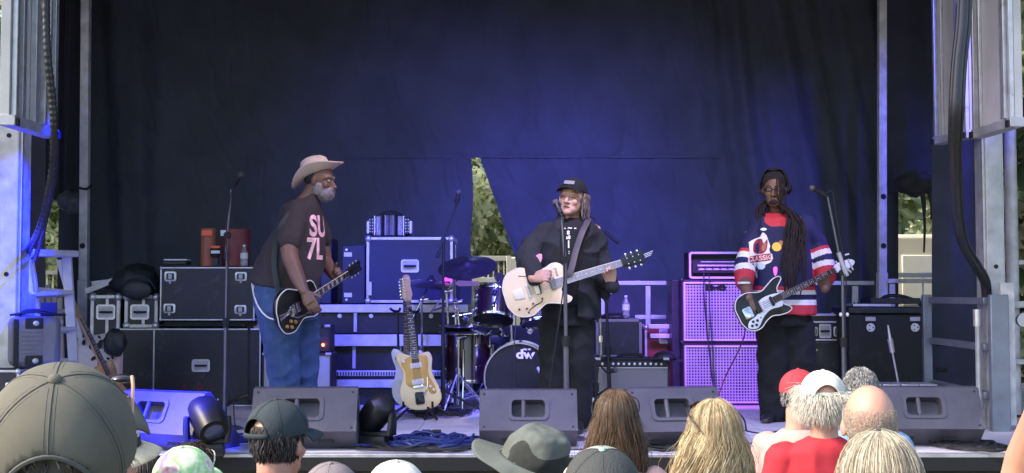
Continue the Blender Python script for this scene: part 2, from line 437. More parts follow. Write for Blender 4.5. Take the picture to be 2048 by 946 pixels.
mb = MB(); P = crom([W(160, 376, 11.1), W(172, 378, 11.05), W(183, 371, 11.1)], 5); mb.tube(P, .012, 6); single('tie_strap', mb, m_rubber, 'short black strap tied round the left steel post', 'strap')

# ---- hanging ribbed panels and columns at both sides
m_panel = mat('off_white_wall_panel', (.52, .5, .5), .45, .1, var=.12, vs=3, bump=.05, bs=20, detail=6)
def ribpanel(label, x0, y0, x1, y1, Ya, Yb, ribs, th=.05, top=-150):
    """ribbed wall panel seen obliquely: bottom edge from (x0,y0) to (x1,y1)"""
    a, b = W(x0, y0, Ya), W(x1, y1, Yb)
    zb = (a.z+b.z)/2; L = (b-a).xy.length; dx = Vector((b.x-a.x, b.y-a.y, 0)).normalized(); nz = Vector((dx.y, -dx.x, 0))
    t = thing('hanging_side_panel', label, 'wall panel', (a.x, a.y, zb), group='ribbed side panels of the mobile stage')
    H = 5.6-zb
    def at(u, v, d): return Vector((a.x, a.y, a.z))+dx*u + Vector((0, 0, (b.z-a.z)*u/L + v)) + nz*d
    def slab(mb, u0, u1, v0, v1, d0, d1):
        vs = [at(u, v, d) for v in (v0, v1) for (u, d) in ((u0, d0), (u1, d0), (u1, d1), (u0, d1))]
        mb.add(vs, [(3, 2, 1, 0), (4, 5, 6, 7), (0, 1, 5, 4), (1, 2, 6, 5), (2, 3, 7, 6), (3, 0, 4, 7)])
    mb = MB(); slab(mb, .0, L, .02, H, -th, -.002); part('panel_sheet', mb, m_panel, t)
    for (u, w, d) in ribs:
        mb = MB(); slab(mb, u*L-w*L/2, u*L+w*L/2, .03, H, -.001, d); part('rib', mb, m_alu if w < .12 else m_panel, t, bevel=.004)
    mb = MB(); slab(mb, -.01, L+.01, -.03, .03, -th-.01, .035); part('bottom_rail', mb, m_alud, t, bevel=.004)
    for u in (.02, .98):
        mb = MB(); slab(mb, u*L-.02, u*L+.02, -.031, .012, .036, .05); part('end_cap', mb, m_rubber, t)
    return t
ribpanel('pale ribbed panel with blue rim light hanging at top left', 18, 240, 106, 268, 6.9, 7.9, ((.06, .05, .03), (.2, .07, .03), (.48, .1, .035), (.62, .05, .05), (.72, .05, .05), (.95, .07, .03)))
ribpanel('left of the two pale panels hanging at top right', 1874, 282, 1940, 268, 9.4, 8.9, ((.04, .06, .03), (.22, .04, .02), (.8, .1, .05), (.95, .08, .03)))
ribpanel('right of the two pale panels hanging at top right, nearer and wider', 1953, 268, 2030, 244, 8.2, 7.6, ((.03, .06, .03), (.16, .05, .02), (.78, .05, .03), (.9, .06, .05), (.98, .04, .03)))

def column(label, x0, x1, ytop, ybot, Y, dep=.22, m=None, mat2=None, fl=False):
    a, b = W(x0, 590, Y), W(x1, 590, Y); z1 = W(x0, ytop, Y).z; w = b.x-a.x
    t = thing('stage_column', label, 'column', ((a.x+b.x)/2, Y+dep/2, 0), group='corner columns of the mobile stage')
    c = Vector(((a.x+b.x)/2, Y+dep/2, 0))
    mb = MB(); mb.box(c+Vector((0, 0, z1/2)), (w, dep, z1)); part('shaft', mb, m or m_steel, t, bevel=.008)
    mb = MB(); mb.box(c+Vector((-w*.53, -dep*.3, z1/2+.3)), (.02, .03, z1-.9)); mb.box(c+Vector((w*.53, -dep*.3, z1/2+.3)), (.02, .03, z1-.9)); part('edge_flange', mb, m_alu, t)
    for zz in (.78, .42):
        mb = MB(); mb.lathe([(0, 0), (.016, 0), (.016, .004), (0, .004)], axisM(c+Vector((0, -dep/2-.001, STAGE+(z1-STAGE)*zz*.75)), (0, -1, 0)), 12); part('bolt_hole', mb, m_rubber, t)
    return t
column('pale steel column glowing blue at the far left edge', -8, 32, -150, 900, 8.2)
column('grey steel column right of the thick hanging cable', 1976, 2010, -150, 835, 8.9, m=m_alud)
# outer pole and rails right edge
t = thing('steel_pole', 'round steel pole at the far right behind the stage column', 'pole', (W(2026, 590, 9.3).x, 9.3, 0))
mb = MB(); p = W(2026, 590, 9.3); mb.tube([(p.x, 9.3, 0), (p.x, 9.3, 5.5)], .045, 14); part('tube', mb, m_steel, t)
for a_, b_, w_ in ((W(2012, 610, 9.2), W(2070, 608, 9.2), .05), (W(2014, 527, 9.4), W(2075, 522, 9.4), .035), (W(2010, 722, 9.2), W(2070, 724, 9.2), .04)):
    mb = MB(); mb.bar(a_, b_, w_); part('cross_rail', mb, m_steel, t, bevel=.004)
mb = MB(); mb.lathe([(0, -.02), (.05, -.02), (.055, 0), (.05, .02), (0, .02)], axisM(W(2046, 640, 9.05), (0, -1, 0)), 16); part('hinge_plate', mb, m_alu, t)

# thick black cable bundles
def cable(label, pts, r, m=m_cord, name='cable', n=8, k=8, cat='cable', group=None, rib=0):
    P = crom(pts, k); rr = r
    if rib: P = crom(P, 3); rr = [r*(1+rib*(1 if i % 4 < 2 else -1)) for i in range(len(P))]
    mb = MB(); mb.tube(P, rr, n); return single(name, mb, m, label, cat, group, smooth=60)
m_hose = mat('black_ribbed_conduit', (.02, .02, .024), .35, var=.2)
cable('thick black ribbed conduit curving down past the left hanging panel', [W(92, -60, 6.75), W(92, 30, 6.75), W(95, 110, 6.75), W(104, 190, 6.8), W(108, 260, 6.85), W(106, 330, 7.0), W(95, 400, 7.2), W(80, 455, 7.6), W(58, 500, 8.4), W(44, 540, 9.2), W(40, 590, 9.6)], .022, m_hose, rib=.07)
cable('second thinner black hose behind the ribbed conduit at left', [W(86, -60, 6.9), W(90, 60, 6.9), W(101, 200, 6.95), W(111, 270, 7.0), W(110, 340, 7.1), W(98, 410, 7.3), W(84, 470, 7.8), W(70, 520, 8.6)], .016, m_hose)
for i, (lab, dx, r) in enumerate((('thickest black cable looping down in front of the right column', 0, .037), ('thin black cable hanging just right of the thickest one', 14, .014), ('thin black cable on the left of the hanging bundle at right', -9, .016))):
    cable(lab, [W(1928+dx, -60, 7.5), W(1925+dx, 40, 7.5), W(1916+dx, 130, 7.5), W(1911+dx, 220, 7.5), W(1908+dx*.8, 300, 7.6), W(1911+dx*.8, 380, 7.8), W(1916+dx*.6, 440, 8.0), W(1928+dx*.5, 490, 8.3), W(1952+dx*.3, 530, 8.6), W(1970, 562, 8.8), W(1974, 600, 8.85)], r, m_hose)
# ================================================================== STAGE LAMPS (hung on the front truss, above the picture)
t = thing('lighting_truss', 'square aluminium lighting truss under the roof above the front of the stage', 'truss', (0, 6.9, 5.2))
for (dy, dz) in ((-.14, -.14), (.14, -.14), (-.14, .14), (.14, .14)):
    mb = MB(); mb.tube([(-5.5, 6.9+dy, 5.3+dz), (5.5, 6.9+dy, 5.3+dz)], .024, 8); part('chord', mb, m_alu, t)
mb = MB()
for i in range(22):
    x = -5.5+.5*i; s = .14 if i % 2 else -.14
    for dy in (-.14, .14): mb.tube([(x, 6.9+dy, 5.3-s), (x+.5, 6.9+dy, 5.3+s)], .01, 6)
part('lacing', mb, m_alu, t, kind='stuff')
def lamp(label, loc, tgt, col, watt, ang, blend=.6, size=.06):
    loc, tgt = Vector(loc), Vector(tgt); d = (tgt-loc).normalized()
    t = thing('stage_lamp', label, 'stage lamp', loc, group='stage lamps on the truss')
    M = axisM(loc-d*.17, d)
    mb = MB(); mb.lathe([(.0, -.1), (.06, -.1), (.09, -.04), (.1, 0), (.1, .22), (.088, .22), (.088, .1), (0, .1)], M, 20); part('can', mb, m_blackm, t)
    mb = MB()
    for s in (-1, 1): mb.tube([loc+Vector((s*.13, 0, 0)), loc+Vector((s*.13, 0, .2)), loc+Vector((0, 0, .23))], .008, 6)
    part('yoke', mb, m_blackm, t)
    l = bpy.data.lights.new('lamp_beam', 'SPOT'); l.energy = watt; l.color = col; l.spot_size = R(ang); l.spot_blend = blend; l.shadow_soft_size = size
    o = bpy.data.objects.new('lamp_beam', l); COL.objects.link(o); o.parent = t
    M2 = axisM(d*.06, -d); o.matrix_local = M2
    return t
BL = (.07, .08, 1.0); BW = (.2, .2, 1.0)
lamp('blue wash lamp aimed at the middle of the backdrop', (-.5, 6.9, 5.0), W(930, 430, 12.3), BW, 230, 50, 1)
lamp('blue wash lamp aimed at the backdrop behind the singer', (1.5, 6.9, 5.0), W(1230, 470, 12.3), BW, 300, 50, 1)
lamp('deep blue stage lamp aimed low behind the singer', (.6, 7.0, 5.0), W(1120, 560, 12.3), (.1, .06, 1), 680, 42, 1)
lamp('blue wash lamp aimed at the right side drapes', (3.4, 6.9, 5.0), W(1600, 500, 12.0), (.07, .07, 1), 420, 42, 1)
lamp('blue stage lamp aimed at the left column and ladder', (-1.3, 6.95, 3.85), W(16, 500, 8.2), (.0, .006, 1), 2600, 24, .7)
lamp('blue stage lamp aimed at the front left monitor wedge', (-1.9, 5.6, 3.7), W(300, 850, 7.5), (.0, .004, 1), 4000, 18, .5)
mb = MB(); mb.tube([(-5.5, 5.6, 3.95), (5.5, 5.6, 3.95)], .025, 8); pb = single('lighting_bar', mb, m_alu, 'thin lighting bar across the front of the stage, above the picture', 'bar')
for x_ in (-5.4, 5.4):
    mb = MB(); mb.tube([(x_, 5.6, 3.95), (x_, 5.6, 0)], .03, 8); part('support_leg', mb, m_alu, pb)
lamp('blue stage lamp aimed at the drums', (.2, 7.3, 5.0), W(960, 690, 10.2), (.06, .07, 1), 900, 24, .9)
lamp('blue stage lamp aimed at the rack cases behind the left guitarist', (-1.2, 7.3, 5.0), W(720, 640, 10.8), (.07, .06, 1), 800, 26, .9)
lamp('violet stage lamp aimed at the bass cabinets', (.5, 7.6, 5.0), W(1435, 680, 10.6), (.3, .06, 1), 1500, 17, .7)
lamp('magenta stage lamp aimed at the bass player from the right', (4.4, 8.2, 4.9), W(1640, 560, 9.4), (.35, .15, 1), 150, 20, .8)
lamp('unseen warm fill lamp added to brighten the bass player', (1.6, 6.7, 5.0), W(1550, 450, 9.3), (1, .78, .62), 90, 16, .8)  # added fill, warms the bass player where the coloured lamps turn him purple
lamp('violet stage lamp aimed at the railings behind the combo amplifier', (1.9, 7.4, 5.0), W(1260, 610, 11.4), (.6, .15, 1), 200, 20, .8)
lamp('warm pink stage lamp aimed at the left guitarist', (.6, 7.0, 5.0), W(620, 430, 8.5), (1, .62, .55), 110, 20, .8)
lamp('warm white stage lamp aimed at the singer', (.9, 6.7, 5.0), W(1130, 480, 8.6), (1, .75, .68), 120, 22, .8)
lamp('lilac wash lamp aimed at the deck in the middle', (.2, 6.6, 5.1), (.1, 8.6, 1), (.42, .38, 1), 200, 75, 1)
lamp('lilac wash lamp aimed at the deck at right', (2.4, 6.6, 5.1), (1.8, 8.3, 1), (.55, .5, 1), 110, 75, 1)

# unseen side walls added to keep the sun off the deck
m_side = mat('sun_block_vinyl', (.05, .05, .06), .7, var=.15)
mb = MB(); mb.box((-6.0, 9.9, 2.8), (.06, 6.8, 5.6)); single('sun_block_wall', mb, m_side, 'unseen wall added at the left of the stage to keep the sun off the deck', 'wall')
mb = MB(); mb.box((6.0, 10.6, 2.8), (.06, 5.4, 5.6)); single('sun_block_wall', mb, m_side, 'unseen wall added at the right of the stage to shade the deck', 'wall')

# ================================================================== FLIGHT CASES
def pxbox(x0, y0, x1, y1, Y, depth):
    """front face rectangle between pixels at distance Y -> xmin, xmax, zmin, zmax, y0, y1"""
    a, b = W(x0, y1, Y), W(x1, y0, Y); return a.x, b.x, a.z, b.z, Y, Y+depth
def catch(mb_unused, t, p, w, h, m=None):
    """recessed butterfly latch: dish, rim and twist key"""
    mb = MB(); M = frame(p, (1, 0, 0), (0, 0, 1)); M = M @ Matrix.Scale(1, 4)
    mb.prism(rrect(w, h, w*.18), -.002, .006, M, bev=.002); l = part('latch', mb, m_alu, t)
    mb = MB(); mb.prism(rrect(w*.66, h*.66, w*.1), .0062, .0075, M); part('latch_dish', mb, m_blackm, l)
    mb = MB(); mb.box(M @ Vector((0, 0, .012)), (w*.3, .01, h*.5)); mb.box(M @ Vector((0, -h*.55, .006)), (w*.16, .01, h*.35)); part('latch_key', mb, m_alud, l)
def dhandle(t, p, w, h, lbl=None):
    mb = MB(); M = frame(p, (1, 0, 0), (0, 0, 1))
    o = rrect(w, h, w*.14); i = rrect(w*.8, h*.74, w*.08); n = len(o)
    vs = []; fs = []
    for pts, z in ((o, 0), (o, .008), (i, .008), (i, .003)): vs += [M @ Vector((a, b, z)) for a, b in pts]
    for j in range(3):
        for k in range(n): fs.append((j*n+k, j*n+(k+1) % n, (j+1)*n+(k+1) % n, (j+1)*n+k))
    mb.add(vs, fs); hd = part('handle', mb, m_alu, t)
    mb = MB(); mb.prism(rrect(w*.82, h*.76, w*.08), .0015, .0035, M); part('handle_dish', mb, m_alud, hd)
    mb = MB(); mb.tube([M @ Vector((-w*.3, 0, .004)), M @ Vector((-w*.27, 0, .03)), M @ Vector((w*.27, 0, .03)), M @ Vector((w*.3, 0, .004))], .009, 8); part('handle_grip', mb, m_rubber, hd)
def fcase(label, x0, y0, x1, y1, Y, depth, ew=5, corners=True, body=None, edge=None, hand=(), lat=(), rub=False, floor=False, group=None, name='flight_case', vdiv=(), hdiv=(), cat='flight case', ybase=None, rz=0, top_open=False):
    X0, X1, Z0, Z1, Y0, Y1 = pxbox(x0, y0, x1, y1, Y, depth)
    if floor: Z0 = STAGE+.002
    if ybase is not None: Z0 = ybase
    e = ew/ppm(Y); edge = edge or m_alu; body = body or m_ply
    t = thing(name, label, cat, ((X0+X1)/2, (Y0+Y1)/2, Z0), group=group)
    cx, cy, cz = (X0+X1)/2, (Y0+Y1)/2, (Z0+Z1)/2
    mb = MB(); g = .004; mb.box((cx, cy, cz), (X1-X0-2*g, Y1-Y0-2*g, Z1-Z0-2*g)); part('case_body', mb, body, t, bevel=.003)
    def et(c, s): 
        q = MB(); q.box(c, s); part('edge_trim', q, edge, t, bevel=min(e*.2, .004))
    k = e*1.02
    for z in (Z0+e/2, Z1-e/2):
        for y in (Y0+e/2, Y1-e/2): et((cx, y, z), (X1-X0-2*k, e, e))
        for x in (X0+e/2, X1-e/2): et((x, cy, z), (e, Y1-Y0-2*k, e))
    for x in (X0+e/2, X1-e/2):
        for y in (Y0+e/2, Y1-e/2): et((x, y, cz), (e, e, Z1-Z0-2*k))
    for v in vdiv:
        xx = W(v, 600, Y).x; et((xx, Y0+.001, cz), (e*.9, .006, Z1-Z0-2*k))
    for h in hdiv:
        zz = W(600, h, Y).z; et((cx, Y0+.001, zz), (X1-X0-2*k, .006, e*.9))
    if corners:
        r = e*1.25
        for x in (X0+r*.5, X1-r*.5):
            for z in (Z0+r*.5, Z1-r*.5):
                for y in (Y0+r*.5, Y1-r*.5):
                    q = MB(); q.ell((x, y, z), (r, r, r), nu=10, nv=6); part('ball_corner', q, m_alu, t)
    for (a, b, w, h) in lat: catch(None, t, W(a, b, Y)+Vector((0, -.001, 0)), w/ppm(Y), h/ppm(Y))
    for (a, b, w, h) in hand: dhandle(t, W(a, b, Y)+Vector((0, -.001, 0)), w/ppm(Y), h/ppm(Y))
    return t
CZ = lambda py, Y: W(0, py, Y).z
# big two-part case at left, bottom
G = 'flight cases stacked behind the left microphone'
YC = 10.5
c1 = fcase('lower large dark flight case with a pale vertical seam and one recessed handle', 236, 657, 522, 808, YC, .75, 3, True, hand=((402, 731, 36, 25),), floor=True, vdiv=(309,), group=G)
m_redp = mat('faded_red_print', (.16, .02, .03), .7, var=.3)
for s, px in (('+', 368), ('D', 400), ('1', 425)):
    mb = text_mb(s, .07, .0006, .003, frame(W(px, 774, YC)+Vector((0, -.0015, 0)), (1, 0, 0), (0, 0, 1))); part('stencil', mb, m_redp, c1)
for px in (401, 436):
    mb = MB(); mb.lathe([(0, .005), (.008, .004), (.01, 0)], axisM(W(px, 799, YC), (0, -1, 0)), 10); part('rivet', mb, m_alu, c1)
m_dcase = m_ply
fcase('upper flight case with four butterfly latches carrying the red drums', 319, 534, 510, 641, YC, .6, 3, True, lat=((341, 553, 24, 20), (339, 617, 24, 19), (482, 553, 24, 18), (481, 619, 24, 18)), group=G)
mb = MB(); a, b = W(328, 652, YC+.05), W(505, 642, YC+.05); mb.box(((a.x+b.x)/2, YC+.3, (a.z+b.z)/2), (b.x-a.x, .5, b.z-a.z-.004)); p = single('wheel_board', mb, m_rubber, 'thin black wheel board between the two stacked dark flight cases', 'wheel board')
# two small cases at the left
GS = 'small upright flight cases with dish handles'
m_edgew = mat('worn_aluminium_edge', (.62, .6, .58), .45, .3, .2, 14)
for lab, x0, y0, x1, y1, hx in (('small upright flight case nearest the left steel post', 179, 590, 240, 700, 212), ('small upright flight case under the black bag', 248, 590, 316, 655, 280)):
    Yc = YC+.12
    t = fcase(lab, x0, y0, x1, y1+8, Yc, .5, 7, True, edge=m_edgew, group=GS, hand=((hx, 624, 38, 30),), vdiv=((x0+x1)/2+5,), ybase=W(0, 657, YC).z+.002 if x0 > 240 else None)
mb = MB(); X = W(209, 700, YC+.4); mb.box((X.x, X.y, (X.z+STAGE)/2-.01), (.3, .55, X.z-STAGE-.05)); single('trunk', mb, m_tolex, 'low black trunk under the small flight case by the left post', 'trunk', bevel=.01)
mb = MB(); mb.bar(W(182, 583, 10.9), W(250, 556, 10.9), .05, .3, up=(0, 1, 0)); mb.bar(W(185, 567, 11.1), W(245, 560, 11.1), .04, .06); single('metal_bracket', mb, m_steel, 'bent grey metal bracket lying on the small case by the left post', 'bracket', bevel=.004)
# black bag
mb = MB(); c = W(273, 562, 10.75)
mb.ell(c, (.2, .2, .15), nu=60, nv=36, fn=lambda p: Vector((p.x*(1.1-.25*p.z+.16*noise.noise(p*3.1)), p.y, max(p.z, -.75)*(1+.25*noise.noise(p*2.2+Vector((3, 0, 0))))+.07*noise.noise(p*6))))
m_leather = mat('black_leatherette', (.014, .016, .02), .5, var=.3, vs=12, bump=.25, bs=40)
q = single('gig_bag', mb, m_leather, 'slumped black soft bag on top of the small flight cases', 'bag', smooth=180)
mb = MB(); mb.ell(W(273, 580, 10.56), (.135, .03, .085), nu=24, nv=12); mb.tube(crom([W(243, 570, 10.6), W(262, 558, 10.53), (W(293, 556, 10.53)), W(312, 580, 10.55)], 6), .007, 6)
o = part('bag_pocket', mb, m_leather, q, smooth=180); 
# objects on the upper case
m_ored = mat('orange_red_shell', (.42, .13, .08), .5, var=.2, vs=5, bump=.1, bs=50)
m_dred = mat('dark_red_fibre', (.2, .035, .04), .5, var=.25, vs=5, bump=.1, bs=50)
def drumcase(label, x0, x1, y0, y1, Y, m):
    X0, X1, Z0, Z1, _, _ = pxbox(x0, y0, x1, y1, Y, 0); r = (X1-X0)/2
    t = thing('drum_case', label, 'drum case', ((X0+X1)/2, Y+r, Z0), group='round red drum cases on the flight case')
    M = Matrix.Translation(((X0+X1)/2, Y+r, Z0)); H = Z1-Z0
    mb = MB(); mb.lathe([(r-.006, 0), (r, .006), (r, H*.82)], M, 40); part('shell', mb, m, t)
    mb = MB(); mb.lathe([(r+.004, H*.8), (r+.004, H-.01), (r-.006, H), (0, H)], M, 40); part('lid', mb, m, t)
    return t
t = drumcase('orange-red drum case with a bright orange label, left of the other', 398, 428, 456, 533, 10.6, m_ored)
t2 = drumcase('dark red drum case left of the water bottle', 437, 494, 456, 533, 10.62, m_dred)
m_olab = mat('orange_label', (.9, .16, .06), .6, var=.05)
mb = MB(); mb.box(W(414, 466, 10.585), (.09, .006, .045)); part('label_card', mb, m_olab, t)
mb = MB(); mb.box(W(447, 466, 10.6), (.05, .006, .05)); part('label_card', mb, m_paper, t2)
# small desk lamp like work light
t = thing('work_light', 'small round work light with a red and white top standing before the drum cases', 'work light', W(431, 532, 10.55))
mb = MB(); mb.box(W(431, 524, 10.55), (.05, .04, .06)); mb.tube([W(431, 532, 10.55), W(431, 508, 10.55)], .02, 8); part('stem', mb, m_black, t)
mb = MB(); mb.lathe([(0, -.02), (.035, -.015), (.045, .01), (.045, .06), (.035, .075), (0, .08)], axisM(W(431, 511, 10.55), (0, 0, 1)), 16); part('housing', mb, m_black, t)
mb = MB(); mb.box(W(431, 504, 10.50), (.075, .015, .025)); part('front_band', mb, m_white, t)
mb = MB(); mb.box(W(431, 494, 10.50), (.075, .02, .02)); part('top_band', mb, m_olab, t)
m_pet = mat('clear_plastic', (.8, .82, .86), .12, var=0, trans=.75, spec=.6)
m_cap = mat('bottle_cap', (.7, .75, .85), .4, var=0)
def bottle(label, px, py, Y, h=.19):
    p = W(px, py, Y); r = .032; t = thing('water_bottle', label, 'water bottle', p, group='plastic water bottles on the cases'); M = Matrix.Translation(p)
    pr = [(.0, .001), (r*.8, 0), (r, .008), (r, .05), (r*.94, .056), (r, .062), (r, .12), (r*.6, .15), (.011, .168), (.011, .18)]
    mb = MB(); mb.lathe([(a, b*h/.19) for a, b in pr], M, 18); part('bottle_body', mb, m_pet, t)
    mb = MB(); mb.lathe([(r+.001, h*.36), (r+.001, h*.62)], M, 18, cap=False); part('bottle_label', mb, m_paper, t)
    mb = MB(); mb.lathe([(.0135, h*.93), (.0135, h*1.01), (0, h*1.015)], M, 12); part('cap', mb, m_cap, t)
bottle('clear water bottle on the flight case beside the dark red drum case', 488, 533, 10.55, .185)
mb = MB(); p = W(354, 526, 10.6); mb.box(p, (.2, .16, .03), mi=0); q = single('case_tray', mb, m_black, 'small black box with pale lid at the left end of the upper flight case', 'box', bevel=.004)
mb = MB(); mb.box(W(355, 520, 10.6), (.2, .15, .012)); part('lid', mb, m_white, q, bevel=.003)

# ---- cases and ramps behind the left guitarist
YD = 10.9
m_bluecase = mat('dark_blue_laminate', (.012, .016, .05), .4, var=.2, vs=5, bump=.05, bs=250)
fcase('big blue flight case with a square handle, under the accordion', 732, 474, 906, 606, YD, .6, 6, True, body=m_bluecase, hand=((820, 532, 36, 26),), name='flight_case', ybase=None)
mb = MB(); mb.box(W(740, 577, YD-.01), (.03, .02, .12)); single('hinge_plate', mb, m_alu, 'small metal hinge on the left edge of the big blue flight case', 'hinge')
# stacked flat ramp cases
m_lilac = mat('anodised_aluminium', (.6, .58, .66), .4, .6, .12, 10)
def ramp(label, x0, y0, x1, y1, Y, dep, bars, divs=(), body=None, rz=None, holes=()):
    X0, X1, Z0, Z1, Y0, Y1 = pxbox(x0, y0, x1, y1, Y, dep)
    t = thing('flat_case', label, 'flat case', ((X0+X1)/2, (Y0+Y1)/2, Z0), group='flat cases stacked behind the left guitarist')
    mb = MB(); mb.box(((X0+X1)/2, (Y0+Y1)/2+.01, (Z0+Z1)/2), (X1-X0, Y1-Y0-.02, Z1-Z0)); part('case_body', mb, body or m_ply, t, bevel=.004)
    for (a, b, m, pr) in bars:
        z0, z1 = CZ(b, Y), CZ(a, Y); mb = MB(); mb.box(((X0+X1)/2, Y0-pr/2+.012, (z0+z1)/2), (X1-X0+.01, pr+.02, z1-z0)); part('edge_rail', mb, m, t, bevel=.004)
    for d in divs:
        x = W(d, 600, Y).x; mb = MB(); mb.box((x, Y0+.003, (Z0+Z1)/2), (.028, .02, Z1-Z0-.03)); part('post_strip', mb, m_alud, t)
    for (a, b) in holes:
        mb = MB(); mb.lathe([(0, .006), (.018, .006), (.022, 0)], axisM(W(a, b, Y)+Vector((0, .008, 0)), (0, -1, 0)), 12); part('rivet', mb, m_alu, t)
    return t
ramp('topmost flat black case with a wide silver rail, carrying the big blue case', 520, 610, 935, 667, YD-.1, .8, ((609, 625, m_lilac, .02),), (711,), holes=((679, 632), (742, 632), (862, 632)))
ramp('middle flat black case with a bright blue lit shelf rail', 640, 668, 905, 740, YD-.16, .8, ((669, 692, m_lilac, .05),), (709, 800))
t = ramp('bottom flat case with a row of small vents like keys', 664, 741, 905, 776, YD-.3, .8, ((741, 752, m_lilac, .01), (759, 775, m_alud, .03)), ())
mb = MB()
for i in range(42): mb.box(W(671+i*5.4, 747, YD-.3)+Vector((0, -.02, 0)), (.009, .01, .03))
part('vent_slots', mb, m_rubber, t, kind='stuff')
X0, X1, Z0, Z1, Y0, Y1 = pxbox(664, 777, 905, 800, YD-.25, .7); mb = MB(); mb.box(((X0+X1)/2, (Y0+Y1)/2, (STAGE+Z1)/2), (X1-X0, .7, Z1-STAGE)); single('flat_case', mb, m_ply, 'plain black case at the very bottom of the flat case stack', 'flat case', group='flat cases stacked behind the left guitarist')
# upright frame post behind him
mb = MB(); mb.bar(W(513, 590, 10.75), W(513, 806, 10.75), .05, .04); mb.bar(W(521, 590, 10.8), W(521, 806, 10.8), .018); q = single('frame_post', mb, m_lilac, 'pale upright aluminium post between the lower dark case and the left guitarist', 'post', bevel=.004)
# amplifier behind the left guitarist, blue grille
m_grille = mat('silver_grille_cloth', (.4, .4, .42), .7, var=.12, vs=200, bump=.4, bs=600)
def amp(label, x0, y0, x1, y1, Y, dep, ctrl=None, grille=None, logo=None, fl=True, knobs=0, hh=None, m=None):
    X0, X1, Z0, Z1, Y0, Y1 = pxbox(x0, y0, x1, y1, Y, dep)
    if fl: Z0 = STAGE+.002
    t = thing('guitar_amplifier', label, 'amplifier', ((X0+X1)/2, Y+dep/2, Z0))
    w = X1-X0; h = Z1-Z0; cx = (X0+X1)/2; th = .018
    mb = MB()
    for c, s in (((cx, Y+dep/2, Z0+th/2), (w, dep, th)), ((cx, Y+dep/2, Z1-th/2), (w, dep, th)), ((X0+th/2, Y+dep/2, (Z0+Z1)/2), (th, dep, h-2*th)), ((X1-th/2, Y+dep/2, (Z0+Z1)/2), (th, dep, h-2*th)), ((cx, Y+dep-.01, (Z0+Z1)/2), (w-2*th, .015, h-2*th))): mb.box(c, s)
    part('cabinet', mb, m or m_tolex, t, bevel=.006)
    gz1 = Z1-th-(ctrl/ppm(Y) if ctrl else 0)
    mb = MB(); mb.box((cx, Y+.025, (Z0+th+gz1)/2), (w-2*th, .02, gz1-Z0-th)); part('grille_cloth', mb, grille or m_grille, t)
    if ctrl:
        mb = MB(); mb.box((cx, Y+.05, (gz1+Z1-th)/2), (w-2*th, .08, Z1-th-gz1-.004)); part('control_panel', mb, m_black, t)
        for i in range(knobs):
            mb = MB(); mb.lathe([(.011, 0), (.009, .016), (0, .018)], axisM(Vector((X0+.07+(w-.14)*i/(knobs-1), Y+.011, (gz1+Z1-th)/2)), (0, -1, .35)), 10); part('knob', mb, m_white, t)
        mb = MB(); mb.box((cx, Y+.012, gz1+.004), (w-2*th, .012, .007)); part('trim_strip', mb, m_alu, t)
    mb = MB(); mb.tube(crom([(cx-.1, Y+dep/2, Z1), (cx-.08, Y+dep/2, Z1+.02), (cx+.08, Y+dep/2, Z1+.02), (cx+.1, Y+dep/2, Z1)], 4), .009, 6, flat=1.5); part('strap_handle', mb, m_rubber, t)
    for sx in (X0+.03, X1-.03):
        mb = MB(); mb.box((sx, Y+.01, Z1-.008), (.05, .03, .022)); part('corner_guard', mb, m_alud, t, bevel=.004)
    return t
amp('silver-fronted amplifier standing directly behind the left guitarist', 522, 706, 664, 812, 10.15, .28)
t = amp('small dark amplifier head with a glowing red lamp behind the left guitarist', 560, 650, 662, 704, 10.2, .22, fl=False, grille=m_ply)
m_redglow = mat('red_pilot_lamp', (.9, .1, .02), .4, var=0, emit=(1, .12, .03), es=9)
mb = MB(); mb.ell(W(646, 690, 10.18), (.011, .008, .011), nu=10, nv=6); part('pilot_lamp', mb, m_redglow, t)
# tall blue speaker with two labels
t = thing('upright_case', 'narrow dark blue upright case with two pale labels left of the big blue case', 'case', W(708, 606, 11.1))
X0, X1, Z0, Z1, _, _ = pxbox(683, 490, 731, 608, 11.05, .4); mb = MB(); mb.box(((X0+X1)/2, 11.25, (Z0+Z1)/2), (X1-X0, .4, Z1-Z0)); part('case_body', mb, m_bluecase, t, bevel=.01)
for y in (509, 590):
    mb = MB(); mb.box(W(696, y, 11.045), (.07, .006, .038)); part('label_card', mb, m_paper, t)
for y in (500, 600):
    mb = MB(); mb.lathe([(0, .01), (.012, .008), (.014, 0)], axisM(W(693, y, 11.05), (0, -1, 0)), 10); part('screw', mb, m_alu, t)
t = thing('upright_case', 'blue upright case partly hidden behind the left guitarist', 'case', W(660, 606, 11.2))
X0, X1, Z0, Z1, _, _ = pxbox(640, 476, 664, 608, 11.15, .4); mb = MB(); mb.box(((X0+X1)/2, 11.35, (Z0+Z1)/2), (X1-X0, .4, Z1-Z0)); part('case_body', mb, m_bluecase, t, bevel=.01)
# small box, the magenta light on it put into a glowing material
m_magglow = mat('magenta_glow', (.7, .12, .5), .6, var=.1, emit=(1, .05, .7), es=.6)
mb = MB(); mb.box(W(896, 551, 10.75), (.07, .02, .1)); single('magenta_lit_box', mb, m_magglow, 'small box given a glow in place of magenta light at the right edge of the big blue case', 'glowing_box')
# wooden sign arm
mb = MB(); M = frame(W(935, 567, 10.8), (1, 0, 0), (0, 0, 1)); k = 1/ppm(10.8)
mb.prism([(-26*k, 0), (-18*k, 6*k), (22*k, 4*k), (22*k, -5*k), (-18*k, -6*k)], 0, .02, M); single('wooden_arrow', mb, mat('pale_wood', (.3, .17, .13), .6), 'small pointed pale board between the blue case and the drum kit', 'board', bevel=.003)

